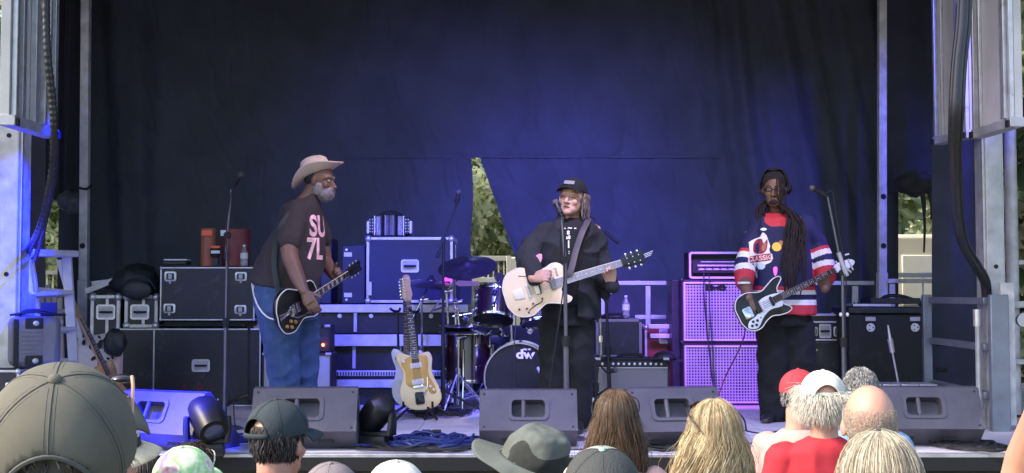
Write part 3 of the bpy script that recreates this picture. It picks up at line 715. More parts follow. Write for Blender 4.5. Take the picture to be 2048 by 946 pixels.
# ---- accordion
def accordion():
    Y = 10.95; c = W(780, 472, Y+.1); k = 1/ppm(Y)
    t = thing('accordion', 'pearl and silver button accordion lying on the big blue flight case', 'accordion', c)
    m_pearl = mat('pearl_white', (.78, .76, .8), .22, .25, .2, 40, coat=.6)
    m_silv = mat('silver_bellows', (.5, .48, .5), .3, .7, .2, 20)
    Z = c.z
    def rim(x): return Z
    for s in (-1, 1):
        mb = MB(); mb.box((c.x+s*.155, Y+.12, Z+.085), (.05, .2, .16)); e = part('end_box', mb, m_black, t, bevel=.012)
        for i in range(3):
            for j in range(5):
                mb = MB(); mb.ell((c.x+s*(.125+.024*i), Y+.018, Z+.035+.027*j), (.008, .01, .009), nu=8, nv=5); part('button', mb, m_pearl, e)
        mb = MB(); mb.box((c.x+s*.19, Y+.12, Z+.075), (.03, .18, .12)); part('grille_cap', mb, m_pearl, e, bevel=.01)
    for i in range(10):
        x = c.x-.12+.24*(i+.5)/10; h = .165+.018*math.cos((i-4.5)/4.5*1.3)
        mb = MB(); mb.add([(x-.0115, Y+.03, Z+.005), (x, Y+.005, Z+.003), (x+.0115, Y+.03, Z+.005), (x+.0115, Y+.21, Z+.005), (x-.0115, Y+.21, Z+.005), (x-.0115, Y+.03, Z+h), (x, Y+.005, Z+h+.004), (x+.0115, Y+.03, Z+h), (x+.0115, Y+.21, Z+h), (x-.0115, Y+.21, Z+h)], [(4, 3, 2, 1, 0), (5, 6, 7, 8, 9), (0, 1, 6, 5), (1, 2, 7, 6), (2, 3, 8, 7), (3, 4, 9, 8), (4, 0, 5, 9)])
        part('bellows_fold', mb, m_pearl if i in (0, 1, 3, 6, 8, 9) else (m_silv if i in (4, 5) else m_black), t)
    for x in (c.x-.13, c.x+.13):
        mb = MB(); mb.box((x, Y+.11, Z+.09), (.012, .21, .175)); part('frame_plate', mb, m_pearl, t, bevel=.003)
    mb = MB(); mb.tube(crom([(c.x-.1, Y+.1, Z+.17), (c.x-.02, Y+.08, Z+.205), (c.x+.05, Y+.1, Z+.2), (c.x+.12, Y+.12, Z+.17)], 6), .012, 8, flat=2); part('strap', mb, m_rubber, t)
accordion()

# ================================================================== MONITOR WEDGES
m_wedge = mat('scuffed_textured_paint', (.085, .078, .1), .5, dirt=.35, var=.28, vs=4, bump=.25, bs=450, detail=7)
def ringpanel(mb, P0, ex, ey, w, h, cx, cy, hw, hh, r, depth, nz):
    """flat panel with a rounded recess"""
    n = 24; inner = rrect(hw, hh, r, 5, cx, cy); n = len(inner); outer = []
    for (x, y) in inner:
        dx, dy = x-cx, y-cy
        tx = ((w/2-cx) if dx > 0 else (w/2+cx))/max(abs(dx), 1e-6); ty = ((h/2-cy) if dy > 0 else (h/2+cy))/max(abs(dy), 1e-6)
        q = min(tx, ty); outer.append((cx+dx*q, cy+dy*q))
    # pull the closest points into the true corners
    for sx in (-1, 1):
        for sy in (-1, 1):
            i = min(range(n), key=lambda i: (outer[i][0]-sx*w/2)**2+(outer[i][1]-sy*h/2)**2); outer[i] = (sx*w/2, sy*h/2)
    P = lambda a, b, d: P0+ex*a+ey*b-nz*d
    vs = [P(a, b, 0) for a, b in outer]+[P(a, b, 0) for a, b in inner]+[P(a, b, depth) for a, b in inner]
    fs = []
    for i in range(n):
        j = (i+1) % n; fs += [(i, j, n+j, n+i), (n+i, n+j, 2*n+j, 2*n+i)]
    fs.append(tuple(range(2*n, 3*n)))
    mb.add(vs, fs)
def wedge(label, px, py_base, w, rz, sc=1.0, hx=-.02, roll=0):
    p = FL(px, py_base); 
    t = thing('monitor_wedge', label, 'stage monitor', (p.x, p.y, STAGE), rz, 'stage monitor wedges along the front of the deck')
    prof = [(.13, .0), (.0, .115), (.12, .355), (.18, .362), (.47, .07), (.47, 0)]
    prof = [(a*sc, b*sc) for a, b in prof]; n = len(prof); hwid = w/2
    mb = MB(); vs = [Vector((s*hwid, a, b)) for s in (-1, 1) for a, b in prof]
    fs = [tuple(range(n)), tuple(range(2*n-1, n-1, -1))]
    for i in range(n):
        if i == 1: continue
        j = (i+1) % n; fs.append((i, n+i, n+j, j))
    mb.add(vs, fs); part('cabinet', mb, m_wedge, t, world=False, bevel=.004)
    B, C = Vector((0, *prof[1])), Vector((0, *prof[2])); ey = (C-B).normalized(); ex = Vector((1, 0, 0)); nz = ex.cross(ey); nz = nz if nz.y < 0 else -nz
    h = (C-B).length; mb = MB(); ringpanel(mb, (B+C)/2, ex, ey, w, h, hx, .01, .21*sc, .115*sc, .025, .07, nz); pn = part('rear_panel', mb, m_wedge, t, world=False)
    Mx = Matrix((ex, ey, nz)).transposed().to_4x4(); Mx.translation = (B+C)/2+nz*.001
    mb = MB(); o = rrect(.26*sc, .155*sc, .035, 5, hx, .01); i_ = rrect(.212*sc, .117*sc, .026, 5, hx, .01); k = len(o)
    vs = []
    for pts, z in ((o, 0), (o, .006), (i_, .006), (i_, -.003)): vs += [Mx @ Vector((a, b, z)) for a, b in pts]
    mb.add(vs, [(j*k+q, j*k+(q+1) % k, (j+1)*k+(q+1) % k, (j+1)*k+q) for j in range(3) for q in range(k)]); part('handle_frame', mb, m_wedge, pn, world=False)
    mb = MB(); a = Mx @ Vector((hx-.03, .01-.056*sc, -.008)); b = Mx @ Vector((hx-.03, .01+.056*sc, -.008)); mb.tube([a, b], .014, 10); part('handle_bar', mb, m_wedge, pn, world=False)
    for sx in (-1, 1):
        for sy in (-1, 1):
            mb = MB(); mb.lathe([(.007, 0), (.006, .003), (0, .003)], Mx @ Matrix.Translation((sx*(hwid-.03), sy*(h/2-.025), 0)), 8); part('screw', mb, m_rubber, t, world=False)
    G_, D = Vector((0, *prof[4])), Vector((0, *prof[3])); ey2 = (D-G_).normalized(); nz2 = Vector((0, -ey2.z, ey2.y)); nz2 = nz2 if nz2.y > 0 else -nz2
    mb = MB(); M2 = Matrix((ex, ey2, nz2)).transposed().to_4x4(); M2.translation = (G_+D)/2; mb.box((0, 0, 0), (w-.03, (D-G_).length-.03, .012)); mb.xf(M2); part('speaker_grille', mb, m_blackm, t, world=False)
    for sx in (-.2, .2):
        mb = MB(); mb.box((sx*w, .085, .06), (.09, .05, .035)); part('socket_plate', mb, m_rubber, t, world=False)
    return t
wedge('bright blue lit monitor wedge at the front left, partly behind the big cap', 300, 905, .62, R(-24), 1.0, hx=-.06)
wedge('monitor wedge in front of the left guitarist behind the navy cap', 606, 903, .64, R(3), 1.05)
wedge('monitor wedge in front of the singer, above the bucket hat', 1057, 898, .61, R(0), .99, hx=.0)
wedge('monitor wedge between the two long haired women', 1358, 903, .58, R(10), 1.05)
wedge('monitor wedge at the front right by the bald man', 1862, 896, .67, R(-3), 1.03)

# ================================================================== MOVING HEADS on the deck
def moving_head(label, px, py, rz, tilt, rot2, sc=1.0):
    p = FL(px, py); t = thing('moving_head_light', label, 'moving head light', p, rz, 'moving head lights on the deck', scale=sc)
    mb = MB(); mb.box((0, 0, .045), (.24, .2, .09), taper=.9); part('base', mb, m_black, t, world=False, bevel=.01)
    mb = MB(); mb.box((0, 0, .045), (.2, .201, .03)); part('display_panel', mb, m_rubber, t, world=False)
    mb = MB()
    for s in (-1, 1):
        mb.loft([((s*.13, 0, .09), (.022, 0, 0), (0, .07, 0)), ((s*.14, 0, .18), (.024, 0, 0), (0, .06, 0)), ((s*.14, 0, .27), (.02, 0, 0), (0, .045, 0))], 16, p=3)
    mb.box((0, 0, .105), (.3, .12, .03)); part('yoke', mb, m_black, t, world=False, bevel=.004)
    Mh = Matrix.Translation((0, 0, .26)) @ Matrix.Rotation(rot2, 4, 'Z') @ Matrix.Rotation(tilt, 4, 'X')
    mb = MB(); mb.loft([((0, -.15, 0), (.05, 0, 0), (0, 0, .05)), ((0, -.13, 0), (.1, 0, 0), (0, 0, .09)), ((0, -.03, 0), (.112, 0, 0), (0, 0, .11)), ((0, .07, 0), (.108, 0, 0), (0, 0, .11)), ((0, .13, 0), (.1, 0, 0), (0, 0, .1)), ((0, .15, 0), (.098, 0, 0), (0, 0, .098))], 28, p=2.3).xf(Mh); hd = part('lamp_head', mb, m_black, t, world=False, smooth=60)
    mb = MB(); mb.lathe([(.085, 0), (.085, .006), (.07, .006), (.07, -.005)], Mh @ axisM((0, .15, 0), (0, 1, 0)), 24); part('lens_ring', mb, m_blackm, hd, world=False)
    mb = MB(); mb.lathe([(.072, 0), (.05, .012), (0, .02)], Mh @ axisM((0, .15, 0), (0, 1, 0)), 24); part('lens', mb, mat('lens_glass', (.08, .1, .25), .05, .3, var=0, coat=1), hd, world=False)
    mb = MB()
    for i in range(6): mb.box(Mh @ Vector((.108, -.09+.02*i, 0)), (.012, .007, .1), rot=Mh.to_3x3())
    part('cooling_vents', mb, m_rubber, hd, world=False, kind='stuff')
moving_head('moving head light left of the navy cap, its round head turned to the crowd', 414, 912, R(10), R(215), R(25), .86)
moving_head('moving head light right of the monitor wedge, its head tipped down', 752, 893, R(-20), R(-40), R(60), .8)

# ================================================================== MIC STANDS
m_micg = mat('dark_mic_grille', (.1, .1, .11), .45, .5, var=.2, bump=.5, bs=900)
def mic(t, p, d, m=None, L=.16):
    d = Vector(d).normalized()
    mb = MB(); mb.tube([p, p+d*L*.7], [.011, .017], 10); part('microphone_body', mb, m_black, t)
    mb = MB(); mb.ell(p+d*(L*.7+.02), (.024, .024, .024), nu=14, nv=9); part('microphone_head', mb, m_micg, t)
    mb = MB(); mb.tube([p+d*.03, p+d*.07], .02, 8); part('microphone_clip', mb, m_rubber, t)
def tripod(t, p, h0, r=.3, ang=0, m=None):
    for k in range(3):
        a = ang+k*2.094; mb = MB(); mb.tube([(p.x, p.y, h0), (p.x+r*math.cos(a), p.y+r*math.sin(a), STAGE+.012)], .009, 6); l = part('leg', mb, m or m_blackm, t)
        mb = MB(); mb.tube([(p.x+r*.93*math.cos(a), p.y+r*.93*math.sin(a), STAGE+.018), (p.x+r*1.02*math.cos(a), p.y+r*1.02*math.sin(a), STAGE+.01)], .013, 6); part('rubber_foot', mb, m_rubber, l)
def mic_stand(label, base, top, tip, mdir, foot='tripod', r=.012, legs=.3, ang=.5, m=None, cablepts=None, tail=None, clutch=True, micL=.16):
    base, top, tip = Vector(base), Vector(top), Vector(tip)
    t = thing('microphone_stand', label, 'microphone stand', base, group='microphone stands on the deck'); m = m or m_blackm
    j = Vector((base.x, base.y, base.z+(top.z-base.z)*.55))
    q = base.lerp(top, .55)
    mb = MB(); mb.tube([base+Vector((0, 0, .05)), q], r*1.25, 10); part('lower_tube', mb, m, t)
    mb = MB(); mb.tube([q, top], r*.85, 10); part('upper_tube', mb, m, t)
    mb = MB(); mb.tube([q-Vector((0, 0, .04)), q+Vector((0, 0, .03))], r*1.9, 12); part('clutch', mb, m_rubber, t)
    if foot == 'tripod': tripod(t, base, base.z+.2, legs, ang, m)
    else:
        mb = MB(); mb.lathe([(.13, 0), (.13, .008), (.11, .018), (.03, .028), (.02, .06), (0, .06)], Matrix.Translation(base), 28); part('round_base', mb, m, t)
    if (tip-top).length > .02:
        mb = MB(); mb.tube([top-(tip-top).normalized()*(tail or .0), tip], r*.6, 8); part('boom', mb, m, t)
        mb = MB(); mb.tube([top-Vector((0, .02, 0)), top+Vector((0, .02, 0))], .024, 10); part('boom_clutch', mb, m_rubber, t)
        if tail:
            e = top-(tip-top).normalized()*tail; mb = MB(); mb.tube([e, e-(tip-top).normalized()*.05], .016, 8); part('counterweight', mb, m_rubber, t)
    mic(t, tip, mdir, L=micL)
    if cablepts:
        mb = MB(); mb.tube(crom(cablepts, 8), .0045, 6); part('microphone_cable', mb, m_cord, t)
    return t
m_stand = mat('grey_stand_metal', (.14, .14, .17), .35, .6, .1)
YA = 8.0
b = FL(449, 858)
mic_stand('tall microphone stand left of the man in the cowboy hat', W(449, 858, b.y), W(455, 470, b.y), W(463, 378, b.y-.02), (.35, -.2, .45), foot='round', r=.013, tail=.12,
    cablepts=[W(466, 372, b.y-.03), W(460, 400, b.y-.04), W(453, 470, b.y-.03), W(458, 600, b.y-.03), W(455, 700, b.y-.03), W(466, 800, b.y-.03), W(470, 850, b.y-.04), W(480, 880, b.y-.2)], m=m_stand)
b = W(1133, 600, 8.12); b.z = STAGE+.001
mic_stand('microphone stand straight in front of the singer', b, W(1130, 520, b.y), W(1124, 434, b.y+.04), (-.2, .35, .5), foot='round', r=.016, m=m_stand,
    cablepts=[W(1122, 425, b.y-.02), W(1128, 470, b.y-.035), W(1128, 560, b.y-.03), W(1118, 640, b.y-.03), W(1105, 730, b.y-.03), W(1098, 790, b.y-.03), W(1100, 860, b.y-.05)])
b = Vector((W(1686, 600, 8.9).x, 8.9, STAGE+.002))
ms = mic_stand('microphone stand with a slanted boom right of the bass player', b, W(1685, 545, 8.9), W(1655, 393, 8.9), (-.55, -.1, .28), r=.014, tail=.0, m=m_stand,
    cablepts=[W(1652, 386, 8.88), W(1664, 384, 8.88), W(1672, 430, 8.87), W(1684, 500, 8.87), W(1692, 560, 8.87), W(1690, 640, 8.87), W(1694, 760, 8.87)], legs=.32)
mb = MB(); mb.tube([W(1677, 505, 8.88), W(1694, 552, 8.88)], .017, 10); part('clutch', mb, m_alud, ms)
for a, b_ in (((1690, 510), (1698, 508)), ((1696, 518), (1706, 540)), ((1692, 535), (1702, 545))):
    mb = MB(); mb.tube([W(*a, 8.87), W(*b_, 8.87)], .007, 8); part('clamp_knob', mb, m_alud, ms)
for s in (-1, 1):
    mb = MB(); mb.ell(W(1688+s*6.5, 629, 8.88), (.013, .013, .015), nu=10, nv=6); part('clamp_knob', mb, m_white, ms)
b = Vector((W(886, 600, 9.7).x, 9.7, STAGE+.002))
mic_stand('tall overhead microphone stand between the left guitarist and the drums', b, W(887, 480, 9.7), W(912, 412, 9.75), (.12, 0, .6), r=.013, tail=.1, legs=.36, ang=.2, micL=.13)
# boom coming in from behind the singer's shoulder
b = Vector((W(1219, 600, 10.0).x, 10.0, STAGE+.002))
mic_stand('microphone stand behind the singer with its boom over his left shoulder', b, W(1213, 600, 10.0), W(1188, 436, 10.2), (-.7, .1, .5), r=.013, tail=0, legs=.3, ang=1.1)
mb = MB(); mb.tube([W(1208, 462, 10.0), W(1236, 486, 9.95)], .014, 10); single('boom_counterweight', mb, m_rubber, 'black counterweight on the boom end right of the singer shoulder', 'counterweight')
# low stand with mic before combo amp
b = Vector((W(1243, 600, 9.7).x-.22, 9.7, STAGE+.002))
mic_stand('short microphone stand in front of the grey combo amplifier', b, W(1196, 726, 9.7), W(1212, 744, 9.62), (.3, .2, .05), r=.012, legs=.2, tail=.1, micL=.1)
b = Vector((W(500, 600, 9.6).x, 9.6, STAGE+.002))
ts = thing('guitar_stand', 'empty black folding guitar stand beside the lower dark flight case', 'guitar stand', b)
mb = MB(); mb.tube([b+Vector((0, 0, .1)), W(498, 648, 9.6)], .011, 8); part('upright', mb, m_blackm, ts)
mb = MB(); mb.tube(crom([W(488, 652, 9.5), W(498, 646, 9.6), W(508, 650, 9.5)], 4), .01, 8); part('yoke', mb, m_rubber, ts)
for e in ((366, 818, 9.3), (520, 800, 9.5), (440, 800, 10.1)):
    p = W(*e); p.z = STAGE+.015; mb = MB(); mb.tube([W(497, 790, 9.6), p], .012, 8); part('leg', mb, m_blackm, ts)
# ================================================================== DRUM KIT
m_shell = mat('oxblood_drum_shell', (.022, .007, .014), .22, var=.25, vs=8, coat=.7)
m_skin = mat('black_drum_head', (.01, .01, .013), .3, var=.1)
m_skinc = mat('coated_drum_head', (.3, .3, .33), .6, var=.1)
m_brz = mat('dark_bronze_cymbal', (.1, .085, .09), .33, .8, var=.2, vs=20)
m_hoop = mat('blue_chrome_hoop', (.7, .7, .76), .2, .9, var=.05)
def drum(name, label, c, axis, r, h, lugs=8, front=None, back=None, hoopm=None, shell=None, hw=.02, body=None):
    """axis points to the batter side"""
    c = Vector(c); t = thing(name, label, 'drum', c); M = axisM(c, axis)
    mb = MB(); mb.lathe([(r*.985, -h/2), (r*.985, h/2)], M, 44, cap=False); mb.lathe([(r*.965, h/2), (r*.965, -h/2)], M, 44, cap=False); part('shell', mb, shell or m_shell, t)
    for s, mm in ((1, front or m_skinc), (-1, back or m_skin)):
        mb = MB(); mb.lathe([(r*.97, s*h/2-.002*s), (r*.96, s*(h/2+.002)), (0, s*(h/2+.002))] if s > 0 else [(0, s*(h/2+.002)), (r*.96, s*(h/2+.002)), (r*.97, s*h/2-.002*s)], M, 44, cap=False); part('drum_head', mb, mm, t)
        mb = MB(); z0, z1 = s*(h/2-hw*.8), s*(h/2+hw*.5); mb.lathe([(r*.98, z0), (r*1.025, z0), (r*1.03, (z0+z1)/2), (r*1.02, z1), (r*.975, z1), (r*.98, z0)], M, 44, cap=False); part('hoop', mb, hoopm or m_chrome, t)
    for k in range(lugs):
        a = 2*math.pi*(k+.5)/lugs; rad = Vector((math.cos(a), math.sin(a), 0))
        for s in (-1, 1):
            p = M @ (rad*(r*1.005)+Vector((0, 0, s*h*.24))); q = MB(); q.ell(p, (.012, .012, .022) if h > .2 else (.01, .01, .014), rot=M.to_3x3(), nu=8, nv=6); part('lug', q, m_chrome, t)
        q = MB()
        for s in (-1, 1): q.tube([M @ (rad*(r*1.02)+Vector((0, 0, s*h*.26))), M @ (rad*(r*1.03)+Vector((0, 0, s*(h/2+hw*.4))))], .0035, 5)
        part('tension_rods', q, m_chrome, t)
    return t, M
YK = 10.25
kk = 1/ppm(10.1)
# bass drum, faces the crowd
c = W(1040, 737, 10.15); c.z = STAGE+.285
bdr, MBD = drum('bass_drum', 'bass drum on the deck with a black front head and white letters', c, (.05, 1, 0), .278, .42, 10, hoopm=m_hoop, hw=.045)
Mt = frame(c+Vector((-.01, -.225, 0)), (1, -.05, 0), (0, 0, 1))
mt = text_mb('dw', .1, .0008, .004, Mt @ Matrix.Translation((.05, .185, .002)) @ Matrix.Scale(1.2, 4, (1, 0, 0))); m_logo = mat('white_print', (.8, .75, .85), .5, var=0); part('logo', mt, m_logo, bdr)
mt = text_mb('DRUMS', .018, .0008, .001, Mt @ Matrix.Translation((.065, .226, .002))); part('logo', mt, m_logo, bdr)
for s in (-1, 1):
    mb = MB(); a = c+Vector((s*.25, -.12, -.1)); mb.tube([a, Vector((a.x+s*.12, a.y-.16, STAGE+.01))], .008, 8); part('spur', mb, m_chrome, bdr)
# rack tom on top, tipped to the player
def mount(label, pts, name='drum_mount', r=.012):
    pass
c = W(988, 612, 10.05)
tom, M = drum('rack_tom', 'small dark red tom mounted above the bass drum', c, (.06, .42, 1), .162, .235, 6, back=m_skin)
mb = MB(); mb.tube([c+Vector((.02, .1, -.14)), W(1010, 672, 10.2)], .013, 8); part('mount_post', mb, m_chrome, tom)
c = W(935, 716, 10.25); 
ft, M = drum('floor_tom', 'dark red floor tom left of the bass drum on chrome legs', c, (0, .08, 1), .2, .4, 8)
for k in range(3):
    a = .4+k*2.094; mb = MB(); mb.tube([c+Vector((.215*math.cos(a), .215*math.sin(a), .08)), c+Vector((.215*math.cos(a), .215*math.sin(a), -.2)), Vector((c.x+.26*math.cos(a), c.y+.26*math.sin(a), STAGE+.01))], .007, 6); part('leg', mb, m_chrome, ft)
c = W(1075, 622, 10.7); drum('rack_tom', 'dark red tom largely hidden behind the singer', c, (-.1, .3, 1), .16, .22, 6)
def cymbal_mesh(r): return [(.0, .03), (.012, .031), (r*.16, .024), (r*.22, .008), (r*.6, -.006), (r, -.03), (r*.995, -.033), (r*.6, -.009), (r*.2, .004), (0, .024)]
def cymbal_stand(label, base, top, r, axis, boom=None, legs=.28, ang=.3, m=None, cm=None):
    base, top = Vector(base), Vector(top); base.z = STAGE+.002; t = thing('cymbal_stand', label, 'cymbal stand', base, group='cymbal stands round the drum kit'); m = m or m_chrome
    up_ = Vector(boom) if boom else Vector((top.x, top.y, top.z-.08))
    q = base.lerp(up_, .55)
    mb = MB(); mb.tube([base+Vector((0, 0, .06)), q], .014, 8); part('lower_tube', mb, m, t)
    mb = MB(); mb.tube([q, up_], .01, 8); part('upper_tube', mb, m, t)
    mb = MB(); mb.tube([q-Vector((0, 0, .03)), q+Vector((0, 0, .02))], .022, 8); part('clutch', mb, m_chrome, t)
    d = (top-up_).normalized(); mb = MB(); mb.tube([up_-d*(.22 if boom else 0), top], .007, 8); part('boom', mb, m, t)
    mb = MB(); mb.ell(up_, (.028, .028, .022), nu=10, nv=6); mb.tube([up_, up_+Vector((.06, -.02, .01))], .008, 6); part('tilter', mb, m_chrome, t)
    for k in range(3):
        a = ang+k*2.094; e = Vector((math.cos(a), math.sin(a), 0)); mb = MB(); mb.tube([base+Vector((0, 0, .32)), base+e*legs+Vector((0, 0, .01))], .009, 6); l = part('leg', mb, m, t)
        mb = MB(); mb.tube([base+Vector((0, 0, .1)), base+e*legs*.6+Vector((0, 0, .14))], .006, 6); part('leg_brace', mb, m, l)
        mb = MB(); mb.tube([base+e*legs*.94+Vector((0, 0, .02)), base+e*legs*1.04+Vector((0, 0, .008))], .014, 6); part('rubber_foot', mb, m_rubber, l)
    if r:
        mb = MB(); mb.lathe(cymbal_mesh(r), axisM(top, axis), 40, cap=False); part('cymbal', mb, cm or m_brz, t)
        mb = MB(); mb.lathe([(.018, .03), (.016, .05), (0, .052)], axisM(top, axis), 10); part('felt', mb, m_rubber, t)
    return t
cymbal_stand('cymbal stand holding the large dark crash cymbal before the triangular opening', W(905, 600, 10.2), W(934, 528, 10.1), .245, (-.08, -.46, 1), boom=W(893, 583, 10.15), cm=m_brz)
cymbal_stand('cymbal stand with a dark ride cymbal just right of the stage guitar headstock', W(845, 600, 10.5), W(862, 562, 10.5), .2, (.12, -.2, 1), boom=W(843, 600, 10.45), ang=1.0)
cymbal_stand('cymbal stand with a cymbal lit deep blue just left of the singer', W(1025, 600, 10.9), W(1022, 566, 10.9), .17, (.85, -.45, 1), cm=mat('polished_cymbal', (.35, .3, .25), .3, .85, var=.1))
cymbal_stand('bare chrome stand with a slanted boom right of the singer', W(1203, 600, 10.2), W(1222, 588, 10.1), 0, (0, 0, 1), boom=W(1199, 560, 10.15), ang=.9)
cymbal_stand('pale stand right behind the floor tom', W(912, 600, 10.7), W(925, 600, 10.7), 0, (0, 0, 1), boom=W(911, 605, 10.7), legs=.24)
# hi-hat
b = Vector((W(916, 600, 9.95).x, 9.95, STAGE+.002)); t = cymbal_stand('hi-hat stand with two closed cymbals left of the rack tom', b, W(917, 655, 9.95), .0, (0, 0, 1), ang=2.2, legs=.26)
for s, z in ((1, 0), (-1, -.012)):
    mb = MB(); mb.lathe([(r_, s*z_+z) for r_, z_ in cymbal_mesh(.16)], axisM(W(917, 657, 9.95), (.02, -.05, 1)), 32, cap=False); part('cymbal', mb, m_brz, t)
mb = MB(); mb.tube([W(917, 660, 9.95), W(917, 622, 9.95)], .005, 6); part('pull_rod', mb, m_chrome, t)
for (a, b_) in (((900, 630), (935, 628)), ((905, 660), (950, 652))):
    pass
# clamps and short arms that join the kit
t = thing('drum_clamp_rack', 'cluster of chrome clamps and arms between floor tom and rack tom', 'drum hardware', W(935, 650, 10.1))
rnd = random.Random(4)
for i, (x, y) in enumerate(((915, 622), (932, 636), (948, 622), (958, 640), (940, 652), (955, 600), (1003, 668), (975, 668), (1060, 662))):
    p = W(x, y, 10.0+.1*rnd.random()); mb = MB(); mb.box(p, (.035, .04, .045), rot=Euler((rnd.random(), rnd.random(), rnd.random())).to_matrix()); mb.tube([p, p+Vector((.05*rnd.uniform(-1, 1), -.04, .03))], .006, 6); part('clamp', mb, m_chrome, t, bevel=.006)
for i, (a, b_) in enumerate((((905, 633), (955, 625)), ((948, 622), (965, 600)), ((932, 655), (932, 770)), ((950, 660), (975, 672)), ((915, 622), (922, 690)))):
    mb = MB(); mb.tube([W(*a, 10.08), W(*b_, 10.1)], .009, 8); part('arm', mb, m_chrome, t)
# mics on the drums
for lab, a, b_, c_ in (('small drum microphone clipped over the rack tom', (1000, 560), (992, 580), (988, 590)), ('bass drum microphone hanging low by the front head', (1050, 690), (1075, 735), (1085, 752))):
    pts = [W(*a, 9.85), W(*b_, 9.8), W(*c_, 9.78)]; t = thing('drum_microphone', lab, 'microphone', pts[2]); mb = MB(); mb.tube([pts[0], pts[1]], .005, 6); part('gooseneck', mb, m_blackm, t); mb = MB(); mb.tube([pts[1], pts[2]], [.014, .02], 10); part('microphone_body', mb, m_alud if 'bass' in lab else m_black, t)
cable('thin black microphone cable draped in front of the bass drum', [W(1000, 570, 9.8), W(1030, 620, 9.7), W(1028, 700, 9.6), W(1029, 790, 9.5), W(1040, 840, 9.2)], .0045)
# drum stool
b = Vector((W(985, 600, 11.3).x, 11.3, STAGE+.002)); t = thing('drum_stool', 'black round drum stool behind the kit', 'stool', b); mb = MB(); mb.lathe([(0, .5), (.16, .5), (.17, .53), (.16, .57), (0, .58)], Matrix.Translation(b), 24); part('seat', mb, m_leather, t); mb = MB(); mb.tube([b+Vector((0, 0, .1)), b+Vector((0, 0, .5))], .018, 8); part('post', mb, m_chrome, t); tripod(t, b, b.z+.28, .25, .2, m_chrome)

X0, X1, Z0, Z1, _, _ = pxbox(938, 652, 1120, 800, 11.7, 0); mb = MB(); mb.box(((X0+X1)/2, 11.9, (STAGE+Z1)/2), (X1-X0, .35, Z1-STAGE)); o = single('road_case', mb, m_ply, 'long black road case standing behind the drum kit under the triangular opening', 'case', bevel=.01)
for x_ in (X0+.02, X1-.02):
    mb = MB(); mb.box((x_, 11.722, (STAGE+Z1)/2), (.03, .01, Z1-STAGE-.02)); part('edge_trim', mb, m_alud, o)
# ================================================================== BASS STACK
m_edgev = mat('pale_piping', (.5, .46, .52), .5, var=.05)
m_bgr = mat('silver_square_grille', (.42, .4, .46), .6, .3, var=.08)
m_baf = mat('violet_grey_baffle', (.07, .06, .075), .7)
def bass_cab(label, x0, y0, x1, y1, Y, base, logo=None):
    X0, X1, Z0, Z1, _, _ = pxbox(x0, y0, x1, y1, Y, 0); Z0 = base; dep = .42
    t = thing('bass_cabinet', label, 'bass cabinet', ((X0+X1)/2, Y+dep/2, Z0), group='bass speaker cabinets stacked behind the bass player')
    mb = MB(); th = .02; cx = (X0+X1)/2
    for c, s in (((cx, Y+dep/2, Z0+th/2), (X1-X0, dep, th)), ((cx, Y+dep/2, Z1-th/2), (X1-X0, dep, th)), ((X0+th/2, Y+dep/2, (Z0+Z1)/2), (th, dep, Z1-Z0-2*th)), ((X1-th/2, Y+dep/2, (Z0+Z1)/2), (th, dep, Z1-Z0-2*th)), ((cx, Y+dep-.01, (Z0+Z1)/2), (X1-X0-2*th, .015, Z1-Z0-2*th))): mb.box(c, s)
    part('cabinet', mb, m_tolex, t, bevel=.006)
    w, h = X1-X0-.05, Z1-Z0-.05; cz = (Z0+Z1)/2
    mb = MB(); mb.box((cx, Y+.03, cz), (w, .006, h)); part('baffle', mb, m_baf, t)
    for c, s in (((cx, Y+.008, cz+h/2), (w+.02, .02, .016)), ((cx, Y+.008, cz-h/2), (w+.02, .02, .016)), ((cx-w/2, Y+.008, cz), (.016, .02, h-.018)), ((cx+w/2, Y+.008, cz), (.016, .02, h-.018))):
        mb = MB(); mb.box(c, s); part('piping', mb, m_edgev, t, bevel=.003)
    mb = MB(); n = 26; mrow = int(n*h/w)
    for i in range(1, n): mb.box((cx-w/2+w*i/n, Y+.018, cz), (.0085, .004, h-.016))
    for i in range(1, mrow): mb.box((cx, Y+.0145, cz-h/2+h*i/mrow), (w-.016, .003, .0085))
    part('grille', mb, m_bgr, t, kind='stuff')
    for sx in (-1, 1):
        for sz in (-1, 1):
            mb = MB(); mb.lathe([(w*.2, -.012), (w*.19, -.005), (w*.15, -.002), (.03, .004), (0, 0)], axisM((cx+sx*w*.245, Y+.028, cz+sz*h*.245), (0, -1, 0)), 28); part('speaker_cone', mb, m_rubber, t)
    for sx in (-1, 1):
        for sz in (-1, 1):
            mb = MB(); mb.box((cx+sx*(X1-X0)/2*.985, Y+.012, cz+sz*(Z1-Z0)/2*.985), (.035, .04, .035)); part('corner_guard', mb, m_blackm, t, bevel=.01)
    return t, cx, cz, w, h
YBS = 10.6
zt = W(0, 686, YBS).z
lc, cx, cz, w, h = bass_cab('lower bass cabinet with a square-mesh grille standing on the deck', 1366, 687, 1529, 810, YBS, STAGE+.002)
uc, cx, cz, w, h = bass_cab('upper bass cabinet with the scroll badge, under the amplifier head', 1364, 560, 1527, 686.5, YBS, zt+.002)
mb = MB(); 
for s in (-1, 1): mb.tube(crom([Vector((cx-.06+s*.0, YBS+.002, cz+h*.42)) + Vector((s*(.0+.085*math.sin(a)), 0, .018*math.sin(2*a))) for a in np.linspace(0, 3.1, 9)], 4), .006, 6)
mb.tube([Vector((cx-.15, YBS+.002, cz+h*.42)), Vector((cx+.03, YBS+.002, cz+h*.42))], .005, 6); part('badge', mb, m_blackm, uc)
mb = MB(); mb.box((cx-.0, YBS+.2, STAGE+.3), (.02, .02, .02))
